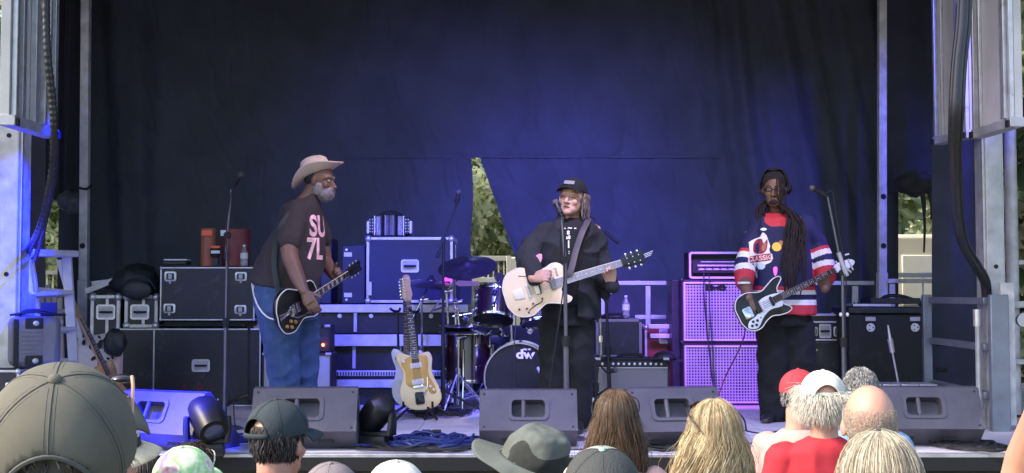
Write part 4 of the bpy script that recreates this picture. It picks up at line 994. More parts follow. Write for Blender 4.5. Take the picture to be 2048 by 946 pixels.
def head_amp():
    Y = YBS+.02; X0, X1, Z0, Z1, _, _ = pxbox(1378, 503, 1502, 558, Y, 0); dep = .3
    t = thing('bass_amplifier_head', 'bass amplifier head with pale piping on top of the two bass cabinets', 'amplifier', ((X0+X1)/2, Y+dep/2, Z0)); cx, cz = (X0+X1)/2, (Z0+Z1)/2; w, h = X1-X0, Z1-Z0
    mb = MB(); mb.box((cx, Y+dep/2+.03, cz), (w, dep-.05, h-.004)); part('cabinet', mb, m_tolex, t, bevel=.008)
    o, i = rrect(w-.004, h-.006, .022), rrect(w-.035, h-.04, .014); M = frame((cx, Y+.003, cz), (1, 0, 0), (0, 0, 1)); n = len(o); vs = []
    for pts, z in ((o, -.02), (o, .01), (i, .01), (i, -.02)): vs += [M @ Vector((a, b, z)) for a, b in pts]
    mb = MB(); mb.add(vs, [(j*n+q, j*n+(q+1) % n, (j+1)*n+(q+1) % n, (j+1)*n+q) for j in range(3) for q in range(n)]); part('piping', mb, m_edgev, t)
    mb = MB(); mb.box((cx, Y+.02, cz-.012), (w-.07, .012, h*.45)); f = part('front_panel', mb, m_black, t)
    for dz in (.03, -.002, -.034):
        mb = MB(); mb.box((cx+(.03 if dz > 0 else 0), Y+.012, cz+dz), (w*.72, .005, .008 if dz > 0 else .013)); part('panel_stripe', mb, m_edgev if dz < .02 else m_alud, f)
    for k in range(7):
        mb = MB(); mb.lathe([(.012, 0), (.01, .018), (0, .02)], axisM((cx-w*.36+w*.12*k, Y+.012, cz-.018), (0, -1, 0)), 10); part('knob', mb, m_rubber, t)
    for s in (-1, 1):
        mb = MB(); mb.box((cx+s*.12, Y+.2, Z0-.004), (.04, .2, .01)); part('foot', mb, m_rubber, t)
head_amp()
cable('thin black speaker cable hanging down from the amplifier head over both cabinets', [W(1408, 545, 10.56), W(1408, 590, 10.54), W(1412, 640, 10.54), W(1418, 700, 10.53), W(1426, 770, 10.5), W(1440, 815, 10.3)], .006)
cable('second black cable running down the bass cabinets right of the first', [W(1418, 548, 10.56), W(1419, 600, 10.53), W(1421, 640, 10.53), W(1428, 740, 10.53), W(1436, 800, 10.4), W(1470, 822, 10.2)], .005)
m_redc = mat('dark_red_cable', (.16, .01, .03), .5)
cable('dark red instrument cable falling across the lower bass cabinet to the deck', [W(1492, 650, 9.25), W(1486, 680, 9.6), W(1470, 716, 10.1), W(1448, 760, 10.3), W(1430, 815, 10.2)], .006, m_redc)
# tall black case at the left side of the stack
X0, X1, Z0, Z1, _, _ = pxbox(1347, 560, 1365, 800, 10.8, 0); mb = MB(); mb.box(((X0+X1)/2, 10.98, (STAGE+Z1)/2), (X1-X0+.02, .35, Z1-STAGE)); single('upright_case', mb, m_ply, 'narrow dark case standing against the left side of the bass stack', 'case', bevel=.006)

# ================================================================== GREY COMBO AMPLIFIER and things behind it
m_gr2 = mat('grey_green_grille_cloth', (.2, .2, .19), .75, var=.1, vs=150, bump=.4, bs=700)
amp('grey fronted combo amplifier with a row of white knobs right of the singer', 1188, 716, 1340, 822, 10.05, .26, ctrl=16, grille=m_gr2, knobs=12)
mb = MB(); c = W(1330, 721, 10.15); mb.ell(c+Vector((0, 0, .02)), (.1, .1, .06), nu=24, nv=12, fn=lambda p: Vector((p.x, p.y, max(p.z, -.4)))); mb.lathe([(.0, -.004), (.13, -.004), (.135, 0), (.12, .006), (0, .006)], Matrix.Translation(c+Vector((.0, -.02, -.0)))@Matrix.Scale(1.1, 4, (1, 0, 0)), 24)
single('black_hat', mb, m_leather, 'black cap lying on the right end of the grey combo amplifier', 'hat')
fcase('small dark rack case with pale edges behind the grey combo amplifier', 1192, 638, 1284, 716, 10.7, .4, 6, False, edge=m_gr2, group=None, name='rack_case', cat='rack case')
mb = MB(); p = W(1240, 770, 10.7); X0, X1, Z0, Z1, _, _ = pxbox(1192, 717, 1284, 800, 10.7, .4); mb.box(((X0+X1)/2, 10.9, (STAGE+Z1)/2), (X1-X0, .38, Z1-STAGE-.006)); single('trunk', mb, m_tolex, 'black trunk that carries the small dark rack case', 'trunk', bevel=.006)
bottle('clear water bottle on the small rack case right of the singer', 1252, 637, 10.75, .2)
mb = MB(); mb.ell(W(1228, 634, 10.8), (.12, .09, .035), nu=20, nv=10, fn=lambda p: p*(1+.25*noise.noise(p*3))); single('cloth_heap', mb, m_leather, 'small heap of black cloth on the rack case beside the bottle', 'cloth', smooth=180)
m_redcase = mat('red_road_case', (.22, .02, .03), .45, var=.2, vs=4, bump=.05, bs=200)
fcase('dark red road case with lilac edges between the combo amplifier and bass stack', 1290, 652, 1352, 790, 11.1, .5, 5, True, body=m_redcase, edge=m_lilac, hand=((1331, 672, 26, 30),), name='road_case', floor=True, cat='road case')
def rail(label, bars, Y, m=m_lilac, w=.06, name='guard_rail', cat='railing', group='guard rails along the back of the deck', part_names=None):
    P = [W(*b_, Y) for b in bars for b_ in (b[0], b[1])]; c = base(P); c.z = min(p.z for p in P)
    t = thing(name, label, cat, c, group=group)
    for i, b in enumerate(bars):
        wd = (b[2] if len(b) > 2 else 12)/ppm(Y); dy = .004*(i % 3)
        mb = MB(); a_, b_ = W(*b[0], Y), W(*b[1], Y); a_.y += dy; b_.y += dy
        horiz = abs(b[0][0]-b[1][0]) > abs(b[0][1]-b[1][1])
        mb.bar(a_, b_, wd, .04) if not horiz else mb.bar(a_, b_, .04, wd)
        part('cross_bar' if horiz else 'upright', mb, m, t, bevel=.004)
    return t
rail('lilac lit guard rail with one upright between the singer and the bass stack', [((1196, 566), (1332, 566), 13), ((1296, 572), (1296, 800), 10), ((1205, 572), (1205, 800), 9), ((1270, 634), (1332, 634), 5)], 11.6)
rail('short lower rail piece in front of the red road case', [((1296, 653), (1350, 653), 8), ((1300, 672), (1350, 672), 10)], 11.0)
rail('pale guard rail behind the bass player, its upright lit blue', [((1600, 566), (1747, 566), 12), ((1710, 572), (1710, 800), 12), ((1600, 700), (1747, 700), 8)], 11.6)
rail('grey guard rail crossing the small opening at right', [((1776, 562), (1898, 562), 12), ((1885, 568), (1885, 800), 15), ((1785, 568), (1785, 800), 10)], 11.2, m=m_steel)

# ================================================================== RIGHT SIDE
fcase('small silver latched rack case behind the bass player hip', 1618, 628, 1692, 682, 10.6, .4, 4, True, edge=m_lilac, body=m_ply, hand=((1650, 662, 24, 28),), lat=((1628, 663, 15, 18), (1675, 663, 16, 20)), hdiv=(644,), name='rack_case', cat='rack case')
X0, X1, Z0, Z1, _, _ = pxbox(1612, 683, 1700, 800, 10.55, 0); mb = MB(); mb.box(((X0+X1)/2, 10.8, (STAGE+Z1)/2), (X1-X0, .5, Z1-STAGE-.004)); o = single('trunk', mb, m_ply, 'large dark trunk under the small silver latched rack case', 'trunk', bevel=.01)
mb = MB(); mb.box(W(1628, 700, 10.54), (.06, .012, .014)); part('trim', mb, m_alud, o)
# big black trunk with two white reels
X0, X1, Z0, Z1, _, _ = pxbox(1700, 628, 1852, 790, 10.2, 0); cx = (X0+X1)/2
t = thing('equipment_trunk', 'big black equipment trunk with two round white caster dishes', 'trunk', (cx, 10.45, STAGE))
mb = MB(); mb.box((cx, 10.46, (STAGE+Z1)/2), (X1-X0, .5, Z1-STAGE)); part('trunk_body', mb, m_tolex, t, bevel=.012)
mb = MB(); mb.box((cx, 10.45, Z1+.03), (X1-X0+.02, .53, .055)); part('lid', mb, m_ply, t, bevel=.01)
for px in (1741, 1830):
    p = W(px, 655, 10.2)+Vector((0, -.001, 0)); mb = MB(); mb.lathe([(.036, 0), (.036, .006), (.03, .01), (.014, .006), (0, .006)], axisM(p, (0, -1, 0)), 24); d = part('caster_dish', mb, m_white, t)
    for k in range(3):
        a = k*2.09; mb = MB(); mb.lathe([(.006, .007), (.006, .011), (0, .011)], axisM(p+Vector((.02*math.cos(a), 0, .02*math.sin(a))), (0, -1, 0)), 8); part('dish_hole', mb, m_rubber, d)
    mb = MB(); p2 = W(px, 638, 10.19); mb.box(p2, (.085, .012, .035)); part('corner_plate', mb, m_alud, t, bevel=.003)
# turntable and headphones on top
zt = Z1+.058
t = thing('turntable', 'low flat mixer deck with pale edge on the big black trunk', 'mixer', W(1770, 618, 10.3))
for i, (a, b_, y, w_, h_, mm) in enumerate(((1702, 1778, 617, .22, .022, m_lilac), (1740, 1840, 611, .3, .05, m_black))):
    xa_, xb_ = W(a, y, 10.25).x, W(b_, y, 10.25).x; mb = MB(); mb.box(((xa_+xb_)/2, 10.3+.08*i, zt+h_/2+.004+.02*i), (xb_-xa_, w_, h_)); part('chassis' if i else 'front_panel', mb, mm, t, bevel=.004)
for k in range(9):
    mb = MB(); mb.lathe([(.008, 0), (.007, .014), (0, .015)], Matrix.Translation((W(1712+8*k, 617, 10.2).x, 10.25, zt+.027)), 8); part('knob', mb, m_rubber, t)
mb = MB(); rr = crom([W(1760, 600, 10.5), W(1775, 592, 10.45), W(1800, 592, 10.45), W(1822, 598, 10.4), W(1838, 606, 10.4), W(1846, 618, 10.38)], 6); mb.tube(rr, .016, 8); mb.tube(crom([W(1764, 606, 10.4), W(1786, 600, 10.35), W(1808, 602, 10.35), W(1830, 600, 10.4), W(1848, 608, 10.45)], 6), .013, 8)
single('cable_loop', mb, m_cord, 'tangle of thick black cable heaped on the mixer at right', 'cable')
mb = MB(); mb.ell(W(1773, 604, 10.4), (.07, .05, .016), nu=16, nv=8); single('paper_cup', mb, mat('pink_cloth', (.6, .35, .6), .7), 'small pinkish rag lying on the mixer at right', 'rag', smooth=180)
mb = MB(); mb.tube([W(1776, 650, 9.8), W(1780, 678, 9.8)], [.006, .014], 8); mb.tube([W(1780, 678, 9.8), W(1785, 705, 9.8)], [.022, .02], 8)
t = thing('short_pole', 'thin silver pole with a thicker middle standing before the black trunk', 'pole', W(1798, 768, 9.8))
part('upper_section', mb, m_alu, t); mb = MB(); mb.tube([W(1785, 705, 9.8), W(1797, 768, 9.8)], .008, 8); part('lower_section', mb, m_alu, t); mb = MB(); mb.tube([W(1793, 768, 9.8), W(1804, 768, 9.8)], .01, 8); part('foot', mb, m_rubber, t)
X0, X1, Z0, Z1, _, _ = pxbox(1688, 768, 1874, 776, 9.5, 0)
t = thing('keyboard_case', 'long low case with a pale slatted top edge behind the right monitor wedge', 'case', ((X0+X1)/2, 9.6, STAGE)); mb = MB(); mb.box(((X0+X1)/2, 9.62, (STAGE+Z0)/2), (X1-X0, .24, Z0-STAGE)); part('case_body', mb, m_ply, t)
for k in range(5):
    w_ = (X1-X0)/5; mb = MB(); mb.box((X0+w_*(k+.5), 9.6, (Z0+Z1)/2), (w_-.012, .26, Z1-Z0)); part('top_strip', mb, m_lilac, t, bevel=.003)
# folding stair gate at the right
def gate():
    m_gate = mat('blue_grey_paint', (.2, .22, .27), .4, .4, var=.2, vs=6, bump=.05, bs=60)
    A = lambda px, py, Y: W(px, py, Y)
    Yn, Yf = 8.6, 9.9
    xn, xf = W(1996, 600, Yn).x, W(1853, 600, Yf).x
    t = thing('stair_gate', 'blue grey metal stair gate with three cross bars at the right of the deck', 'gate', (xn, Yn, STAGE))
    zt = W(0, 596, 9).z-.02; zb = STAGE+.06; dirx = Vector((xf-xn, Yf-Yn, 0)); 
    mb = MB(); mb.box((xn, Yn, (STAGE+zt)/2+.02), (.13, .06, zt-STAGE+.05)); part('near_post', mb, m_gate, t, bevel=.008)
    mb = MB(); mb.box((xf, Yf, (STAGE+zt)/2+.02), (.07, .05, zt-STAGE+.05)); part('far_post', mb, m_gate, t, bevel=.006)
    for zz in (zt, W(0, 695, Yn).z, W(0, 792, Yn).z):
        mb = MB(); mb.bar((xn-.06, Yn+.05, zz), (xf+.035, Yf-.02, zz), .05, .05, up=(0, 0, 1)); part('cross_bar', mb, m_gate, t, bevel=.006)
    mb = MB(); mb.tube([(xn-.1, Yn+.12, STAGE+.15), (xn-.1, Yn+.12, zt-.1)], .02, 8); part('hinge_tube', mb, m_alud, t)
    for zz in (STAGE+.2, zt-.12):
        mb = MB(); mb.tube([(xn-.1, Yn+.12, zz-.06), (xn-.1, Yn+.12, zz+.06)], .032, 10); part('hinge_sleeve', mb, m_alu, t)
    mb = MB(); mb.box((xn+.1, Yn+.1, (STAGE+zt)/2+.08), (.1, .05, zt-STAGE+.1)); part('latch_plate', mb, m_steel, t, bevel=.006)
    for zz in (zt-.35, STAGE+.35):
        mb = MB(); mb.tube([(xf+.06, Yf-.04, zz), (xf+.14, Yf-.04, zz)], .018, 8); part('pivot_bolt', mb, m_rubber, t)
gate()
# cables at the right foot
mb = MB(); rnd = random.Random(11)
for i in range(9):
    a = FL(1960+rnd.uniform(-20, 30), 838+rnd.uniform(-8, 12)); pts = [a]
    for k in range(6): a = a+Vector((rnd.uniform(-.16, .16), rnd.uniform(-.12, .12), 0)); pts.append(Vector((a.x, a.y, STAGE+.015+.04*rnd.random())))
    mb.tube(crom(pts, 6), .011, 6)
single('cable_heap', mb, m_cord, 'heap of black cables at the foot of the stair gate', 'cables', kind='stuff')

# ================================================================== LEFT SIDE: ladder, suitcase, guitar, spotted bag
def ladder():
    Y = 8.9; m_lad = mat('ladder_aluminium', (.68, .66, .66), .5, .1, var=.15, vs=8, bump=.04, bs=80)
    b = W(130, 800, Y); b.z = STAGE
    t = thing('step_ladder', 'aluminium step ladder standing open beside the grey suitcase', 'ladder', b)
    def at(px, py, Y_): return W(px, py, Y_)
    def leg(a, b_, Ya, Yb, w=.07, d=.035):
        p, q = at(*a, Ya), at(*b_, Yb); mb = MB(); mb.bar(p, q, w, d); return part('side_rail', mb, m_lad, t, bevel=.006)
    zb = STAGE
    def foot(px, py, Y_): p = W(px, py, Y_); return p
    l1 = leg((50, 512), (86, 800), 8.7, 8.55); l2 = leg((133, 506), (152, 800), 9.15, 9.0)
    leg((118, 520), (196, 800), 9.35, 9.85, .04, .03); leg((62, 520), (104, 800), 8.9, 9.7, .04, .03)
    top = [at(42, 505, 8.65), at(140, 508, 9.2)]
    mb = MB(); mb.bar(top[0], top[1], .16, .05, up=(0, 0, 1)); part('top_cap', mb, m_lad, t, bevel=.01)
    mb = MB(); mb.box(at(50, 506, 8.6), (.075, .1, .07)); part('end_bracket', mb, m_lad, t, bevel=.01)
    for f in (.27, .52, .75, .95):
        a = at(50, 512, 8.7).lerp(at(86, 800, 8.55), f); c = at(133, 506, 9.15).lerp(at(152, 800, 9.0), f)
        mb = MB(); mb.bar(a, c, .09, .03, up=(0, 0, 1)); s = part('step', mb, m_lad, t, bevel=.005)
        mb = MB(); mb.bar(a-Vector((0, .047, .01)), c-Vector((0, .047, .01)), .004, .045, up=(0, 0, 1)); part('step_lip', mb, m_alu, s)
    for f in (.35, .7):
        a = at(62, 520, 8.9).lerp(at(104, 800, 9.7), f); c = at(118, 520, 9.35).lerp(at(196, 800, 9.85), f)
        mb = MB(); mb.bar(a, c, .025, .025); part('rear_brace', mb, m_lad, t)
    mb = MB(); M = frame(at(113, 655, 9.1), (.9, .3, .15), (0, 0, 1)); mb.box((0, 0, 0), (.05, .13, .004)); mb.xf(M); part('yellow_label', mb, mat('yellow_label', (.75, .62, .05), .6), t)
ladder()
# grey roller suitcase
def suitcase():
    Y = 7.9; X0, X1, Z0, Z1, _, _ = pxbox(-6, 634, 66, 738, Y, 0)
    m_su = mat('grey_polycarbonate', (.16, .155, .19), .38, .2, var=.12, vs=8, bump=.05, bs=300)
    t = thing('suitcase', 'grey ribbed hard shell suitcase standing on a flight case at far left', 'suitcase', ((X0+X1)/2+.1, Y+.25, Z0)); dep = .32
    cx, cz = (X0+X1)/2-.0, (Z0+Z1)/2; w, h = .3, Z1-Z0
    mb = MB(); M = Matrix.Translation((cx, Y+.3, cz)) @ Matrix.Rotation(R(28), 4, 'Z')
    mb.box((0, 0, 0), (w, .42, h)); mb.xf(M); part('shell', mb, m_su, t, bevel=.045)
    for i in range(7):
        mb = MB(); mb.box((-.03, -.212, h*.22-.028*i), (.13, .01, .014)); mb.xf(M); part('rib', mb, m_su, t, bevel=.004)
    for zz in (-h*.36, h*.37):
        mb = MB(); mb.box((-.02, -.212, zz), (.11, .014, .07)); mb.xf(M); part('latch_plate', mb, m_rubber, t, bevel=.008)
        mb = MB(); mb.ell((-.01, -.222, zz), (.02, .01, .018), nu=12, nv=8); mb.xf(M); part('combination_dial', mb, m_alud, t)
    mb = MB(); mb.box((-.13, -.211, 0), (.03, .012, h*.9)); mb.xf(M); part('zip_band', mb, m_rubber, t, bevel=.004)
    mb = MB(); mb.tube(crom([M @ Vector((-.1, -.05, h/2)), M @ Vector((-.05, -.05, h/2+.035)), M @ Vector((.08, -.05, h/2+.035)), M @ Vector((.12, -.05, h/2))], 4), .012, 8); part('carry_handle', mb, m_rubber, t)
    mb = MB()
    for k in range(3): mb.tube(crom([M @ Vector((-.16+.03*k, -.12, h/2+.01)), M @ Vector((-.02, -.14+.05*k, h/2+.03)), M @ Vector((.1, -.1, h/2+.015)), M @ Vector((.2, .02*k, h/2+.005))], 6), .008, 6)
    single('cable_loop', mb, m_cord, 'loops of black cable draped over the grey suitcase', 'cable')
    mb = MB(); mb.box((.1, .05, h/2+.045), (.1, .06, .09)); mb.xf(M); single('small_box', mb, m_rubber, 'small black box on top of the grey suitcase', 'box', bevel=.005)
    fcase('flight case with a silver corner under the grey suitcase', -60, 740, 38, 905, Y-.02, .6, 5, True, floor=True, lat=((22, 778, 22, 26),), body=m_wing)
    mb = MB(); X0, X1, Z0, Z1, _, _ = pxbox(-30, 597, 28, 628, 8.05, .3); 
suitcase()
mb = MB(); X0, X1, Z0, Z1, _, _ = pxbox(-10, 596, 52, 640, 8.45, .3); mb.box(((X0+X1)/2, 8.55, (Z0+STAGE)/2+.25), (X1-X0, .18, Z1-STAGE-.3)); q = single('grey_bracket_box', mb, m_steel, 'grey steel box bracket low on the blue lit column behind the suitcase', 'bracket', bevel=.008)
# pallets/boards leaning behind the ladder
t = thing('leaning_boards', 'weathered boards leaning behind the step ladder', 'boards', W(100, 760, 10.5)); m_brd = wood('weathered_board', (.25, .2, .2), (.4, .34, .32), .7, 2, 10)
for i, (x, y0) in enumerate(((84, 585), (96, 570), (108, 590), (120, 596))):
    mb = MB(); a_, b_ = W(x, y0, 10.6), W(x+6, 815, 10.25); b_.z = STAGE+.01; mb.bar(a_, b_, .045, .025); part('board', mb, m_brd, t, bevel=.003)
for y in (578, 640):
    mb = MB(); mb.bar(W(78, y, 10.2), W(126, y+4, 10.3), .03, .02); part('cross_board', mb, m_alud, t)
# spotted bag
m_dal = mat('white_spotted_cloth', (.62, .56, .6), .8, var=.08, bump=.15, bs=200)
t = thing('spotted_bag', 'white cloth bag with black spots standing left of the lower dark case', 'bag', W(190, 790, 9.6))
c = W(190, 735, 9.75); k = 1/ppm(9.7)
mb = MB(); mb.loft([(Vector((c.x, 9.75, STAGE+.01)), (46*k, 0, 0), (0, .12, 0)), (Vector((c.x, 9.75, STAGE+.2)), (52*k, 0, 0), (0, .15, 0)), (W(192, 700, 9.75), (52*k, 0, 0), (0, .14, 0)), (W(198, 676, 9.75), (46*k, 0, .02), (0, .1, 0)), (W(202, 668, 9.75), (30*k, 0, .02), (0, .05, 0))], 40, p=2.6); part('bag_body', mb, m_dal, t)
rnd = random.Random(9)
mb0 = MB()
for i in range(46):
    px, py = rnd.uniform(145, 238), rnd.uniform(672, 790)
    q = W(px, py, 9.7); u = (q.x-c.x)/(50*k)
    if abs(u) > .93: continue
    y = 9.75-.145*math.sqrt(max(0, 1-abs(u)**2.6))**1-.002
    q = W(px, py, y); mb = MB(); ang = rnd.random()*3; s = rnd.uniform(.012, .024)
    nrm = Vector((u*.8, -1, 0)).normalized(); M = axisM(q, nrm)
    mb.lathe([(s, -.004), (s*.9, .003), (0, .004)], M @ Matrix.Rotation(ang, 4, 'Z') @ Matrix.Scale(.65, 4, (0, 1, 0)), 10)
    part('spot', mb, m_rubber, t)
mb = MB(); mb.ell(W(230, 686, 9.6), (.085, .05, .11), nu=24, nv=16, fn=lambda p: p*(1+.2*noise.noise(p*2+Vector((4, 0, 0))))); single('black_pouch', mb, m_leather, 'black soft pouch hanging at the right of the spotted bag', 'pouch', smooth=180)
# cables on the deck
def pile(label, cx, cy, wpx, n, m, r=.008, seed=0, hpx=14, name='cable_pile'):
    rnd = random.Random(seed); mb = MB(); c = FL(cx, cy); k = 1/ppm(c.y)
    for i in range(n):
        w, d = wpx*k/2*rnd.uniform(.5, 1), rnd.uniform(.08, .28); ox, oy = rnd.uniform(-.15, .15)*wpx*k, rnd.uniform(-.06, .06); ph = rnd.random()*6
        pts = [Vector((c.x+ox+w*math.cos(a+ph)*(1+.12*math.sin(3*a+i)), c.y+oy+d*math.sin(a+ph)*(1+.2*math.sin(2*a+ph)), STAGE+.012+.0035*i*rnd.random()+.012*abs(math.sin(a*2+i)))) for a in np.linspace(0, 5.6+rnd.random(), 12)]
        mb.tube(crom(pts, 5), r, 6)
    return single(name, mb, m, label, 'cables', kind='stuff')
pile('heap of blue and black cables on the deck before the singer', 872, 893, 190, 16, m_cordb, .009, 1)
pile('black cables mixed in with the blue heap of cable', 860, 896, 210, 6, m_cord, .009, 2)
pile('loose blue cables running behind the navy cap', 700, 888, 150, 4, m_cordb, .008, 3)
pile('loose dark cables on the deck left of the navy cap', 460, 884, 120, 5, m_cordb, .008, 4)
pile('dark cables on the deck below the guitars on their stand', 880, 830, 130, 7, m_cord, .009, 5)
pile('dark cables on the deck between the two women', 1330, 895, 150, 5, m_cord, .009, 6)
pile('black cables lying in front of the right monitor wedge', 1930, 895, 130, 6, m_cord, .009, 7)
cable('long black cable running over the deck at centre right', [FL(1490, 862), FL(1530, 868), FL(1580, 860), FL(1640, 872), FL(1720, 868)], .008)
cable('black cable trailing along the front right of the deck', [FL(1480, 890), FL(1540, 884), FL(1600, 888), FL(1660, 880)], .008)
cable('black cable along the stage front from the cable heap to the singer wedge', [FL(640, 896), FL(740, 899), FL(860, 901), FL(980, 897), FL(1150, 900), FL(1300, 896)], .009)
for i, (x, lab) in enumerate(((852, 'small black power box left of its twin on the cable heap'), (873, 'small black power box right of its twin on the cable heap'))):
    p = FL(x, 880); mb = MB(); mb.box(p+Vector((0, 0, .035)), (.06, .07, .06)); single('power_box', mb, m_black, lab, 'power box', bevel=.006)
mb = MB(); p = FL(1172, 838); rnd = random.Random(3)
t = thing('pedal_board', 'pedal board with small silver pedals between the two middle wedges', 'pedal board', p)
mb.box(p+Vector((0, 0, .015)), (.26, .4, .03)); part('board', mb, m_rubber, t)
for i in range(3):
    for j in range(3):
        mb = MB(); mb.box(p+Vector((-.08+.08*i, -.12+.12*j, .055)), (.06, .1, .045)); part('pedal', mb, [m_alu, m_black, m_white][(i+j*2) % 3], t, bevel=.005)
for i, px in enumerate((1173, 1183)):
    mb = MB(); q = W(px, 799, 8.8); mb.box(q, (.035, .03, .025)); part('switch_light', mb, m_white, t)
mb = MB(); mb.box(W(1178, 812, 8.85)+Vector((0, .05, -.0)), (.1, .1, .12)); part('tall_pedal', mb, m_black, t, bevel=.005)
# ================================================================== GUITARS
from mathutils.bvhtree import BVHTree
OUT_LP = [(-.23, 0), (-.225, .07), (-.18, .145), (-.09, .17), (-.02, .142), (.03, .115), (.09, .118), (.15, .135), (.2, .11), (.222, .05), (.215, .0), (.165, -.035), (.15, -.065), (.185, -.105), (.205, -.125), (.185, -.147), (.14, -.148), (.09, -.13), (.03, -.115), (-.02, -.135), (-.09, -.165), (-.18, -.14), (-.225, -.07)]
OUT_BASS = [(-.24, 0), (-.235, .08), (-.18, .145), (-.08, .155), (0, .125), (.06, .115), (.13, .14), (.2, .165), (.26, .165), (.275, .14), (.24, .11), (.2, .08), (.19, .03), (.19, -.03), (.2, -.07), (.235, -.1), (.245, -.13), (.2, -.145), (.12, -.135), (.05, -.115), (-.02, -.13), (-.1, -.165), (-.19, -.145), (-.235, -.07)]
OUT_JM = [(-.24, -.03), (-.225, .07), (-.17, .13), (-.08, .145), (0, .115), (.06, .108), (.12, .13), (.18, .145), (.215, .125), (.205, .085), (.185, .045), (.185, .0), (.185, -.04), (.195, -.075), (.19, -.115), (.14, -.13), (.07, -.118), (.0, -.125), (-.08, -.155), (-.165, -.165), (-.225, -.12)]
m_glossb = mat('gloss_black_lacquer', (.008, .008, .01), .28, var=.05, coat=.25, spec=.35)
m_cream = mat('cream_lacquer', (.78, .6, .4), .22, var=.06, coat=.6)
m_cream2 = mat('aged_white_lacquer', (.74, .6, .3), .3, var=.08, coat=.4)
m_gold = mat('gold_pickguard', (.55, .32, .07), .35, .3, var=.1)
m_rosew = wood('rosewood', (.045, .022, .015), (.09, .05, .035), .45, 0, 30)
m_maple = wood('maple', (.42, .24, .11), (.55, .36, .19), .35, 0, 25)
m_greyfb = wood('pale_grey_fretboard', (.3, .3, .32), (.42, .42, .44), .4, 0, 25)
m_bind = mat('ivory_binding', (.75, .7, .62), .35, var=.03)
m_inlay = mat('pearl_inlay', (.78, .76, .78), .2, var=.05)
m_pick = mat('white_pickguard', (.66, .68, .7), .3, var=.03, coat=.3)
def guitar(label, M, kind, name='electric_guitar', cat='guitar', group=None, back=False, nohead=False):
    """M maps (x along the neck, y to the bass side, z out of the face) to the world"""
    t = thing(name, label, cat, M.translation, group=group)
    cfg = dict(lp=(OUT_LP, m_glossb, m_rosew, m_glossb, .60), white=(OUT_LP, m_cream, m_greyfb, m_glossb, .60), bass=(OUT_BASS, m_glossb, m_rosew, m_pick, .78), jm=(OUT_JM, m_cream2, m_rosew, m_maple, .60), side=(OUT_JM, m_pick, m_rosew, m_maple, .60), ac=(OUT_LP, m_maple, m_rosew, m_maple, .60))[kind]
    outl, mbody, mfb, mhead, nut = cfg
    o = [(p.x, p.y) for p in crom([(a, b, 0) for a, b in outl], 5, True)]
    mb = MB(); mb.prism(o, -.042, 0, M, bev=.006); bd_ = part('body', mb, mbody, t, smooth=50)
    if kind in ('lp', 'white', 'bass'):
        ins = [Vector((a, b, 0)) for a, b in o]; P = [M @ Vector((a, b, -.003)) for a, b in o]
        mb = MB(); mb.tube(P, .0042, 6, closed=True); part('binding', mb, m_bind, bd_)
    z = .0
    # neck and fretboard
    wn_, wb = (.021, .028) if kind != 'bass' else (.021, .03)
    x0 = .15
    mb = MB(); mb.prism([(x0, -wb*.93), (nut, -wn_*.93), (nut, wn_*.93), (x0, wb*.93)], -.018, .003, M, bev=.004)
    nk = part('neck', mb, m_maple if kind in ('jm', 'side', 'ac') else (m_rosew if kind != 'white' else m_greyfb), t)
    mb = MB(); mb.prism([(x0-.03, -wb), (nut, -wn_), (nut, wn_), (x0-.03, wb)], .003, .0085, M); fb = part('fretboard', mb, mfb, nk)
    if kind == 'lp' or kind == 'white':
        for s in (-1, 1):
            mb = MB(); mb.tube([M @ Vector((x0-.03, s*wb, .006)), M @ Vector((nut, s*wn_, .006))], .0026, 5); part('neck_binding', mb, m_bind, fb)
    br = -.05; L = nut-br; fx = [br+L*(2**(-i/12)) for i in range(1, 21)]
    mb = MB()
    for x in fx:
        if x > x0-.02: w = wn_+(wb-wn_)*(nut-x)/(nut-x0); mb.box(M @ Vector((x, 0, .0095)), (.0028, 2*w*.97, .003), rot=M.to_3x3())
    part('frets', mb, m_alu, fb, kind='stuff')
    for i in (3, 5, 7, 9, 12, 15, 17):
        if i < len(fx) and fx[i-1] > x0:
            x = (fx[i-1]+(fx[i-2]))/2; w = wn_+(wb-wn_)*(nut-x)/(nut-x0); mb = MB()
            if kind == 'lp': mb.box(M @ Vector((x, 0, .0088)), ((fx[i-2]-fx[i-1])*.55, w*1.5, .0015), rot=M.to_3x3())
            else: mb.lathe([(.0045, .0086), (.0045, .0092), (0, .0092)], M @ Matrix.Translation((x, 0, 0)), 8)
            part('inlay', mb, m_inlay if kind in ('lp', 'bass') else m_inlay, fb)
    mb = MB()
    ns = 4 if kind == 'bass' else 6
    for i in range(ns):
        y = (i-(ns-1)/2)/(ns-1)*2
        mb.tube([M @ Vector((br-.02, y*.026, .015)), M @ Vector((nut+.01, y*wn_*.8, .0125))], .0011 if ns == 6 else .0018, 4)
    part('strings', mb, m_chrome, t, kind='stuff')
    # headstock
    if kind in ('lp', 'white'):
        hs = [(nut, -.021), (nut+.03, -.036), (nut+.15, -.04), (nut+.17, -.03), (nut+.155, 0), (nut+.17, .03), (nut+.15, .04), (nut+.03, .036), (nut, .021)]
        pegs = [(nut+.045+.042*i, s*.05, s) for i in range(3) for s in (-1, 1)]
    elif kind == 'bass':
        hs = [(nut, -.021), (nut+.04, -.035), (nut+.1, -.045), (nut+.19, -.03), (nut+.21, .0), (nut+.17, .03), (nut+.1, .04), (nut+.05, .045), (nut, .021)]
        pegs = [(nut+.05+.06*i, s*.056, s) for i in range(2) for s in (-1, 1)]
    else:
        hs = [(nut, -.021), (nut+.03, -.03), (nut+.06, -.038), (nut+.12, -.03), (nut+.15, -.038), (nut+.185, -.03), (nut+.195, 0), (nut+.18, .022), (nut+.14, .033), (nut+.04, .042), (nut+.015, .03), (nut, .021)]
        pegs = [(nut+.035+.025*i, .052, 1) for i in range(6)]
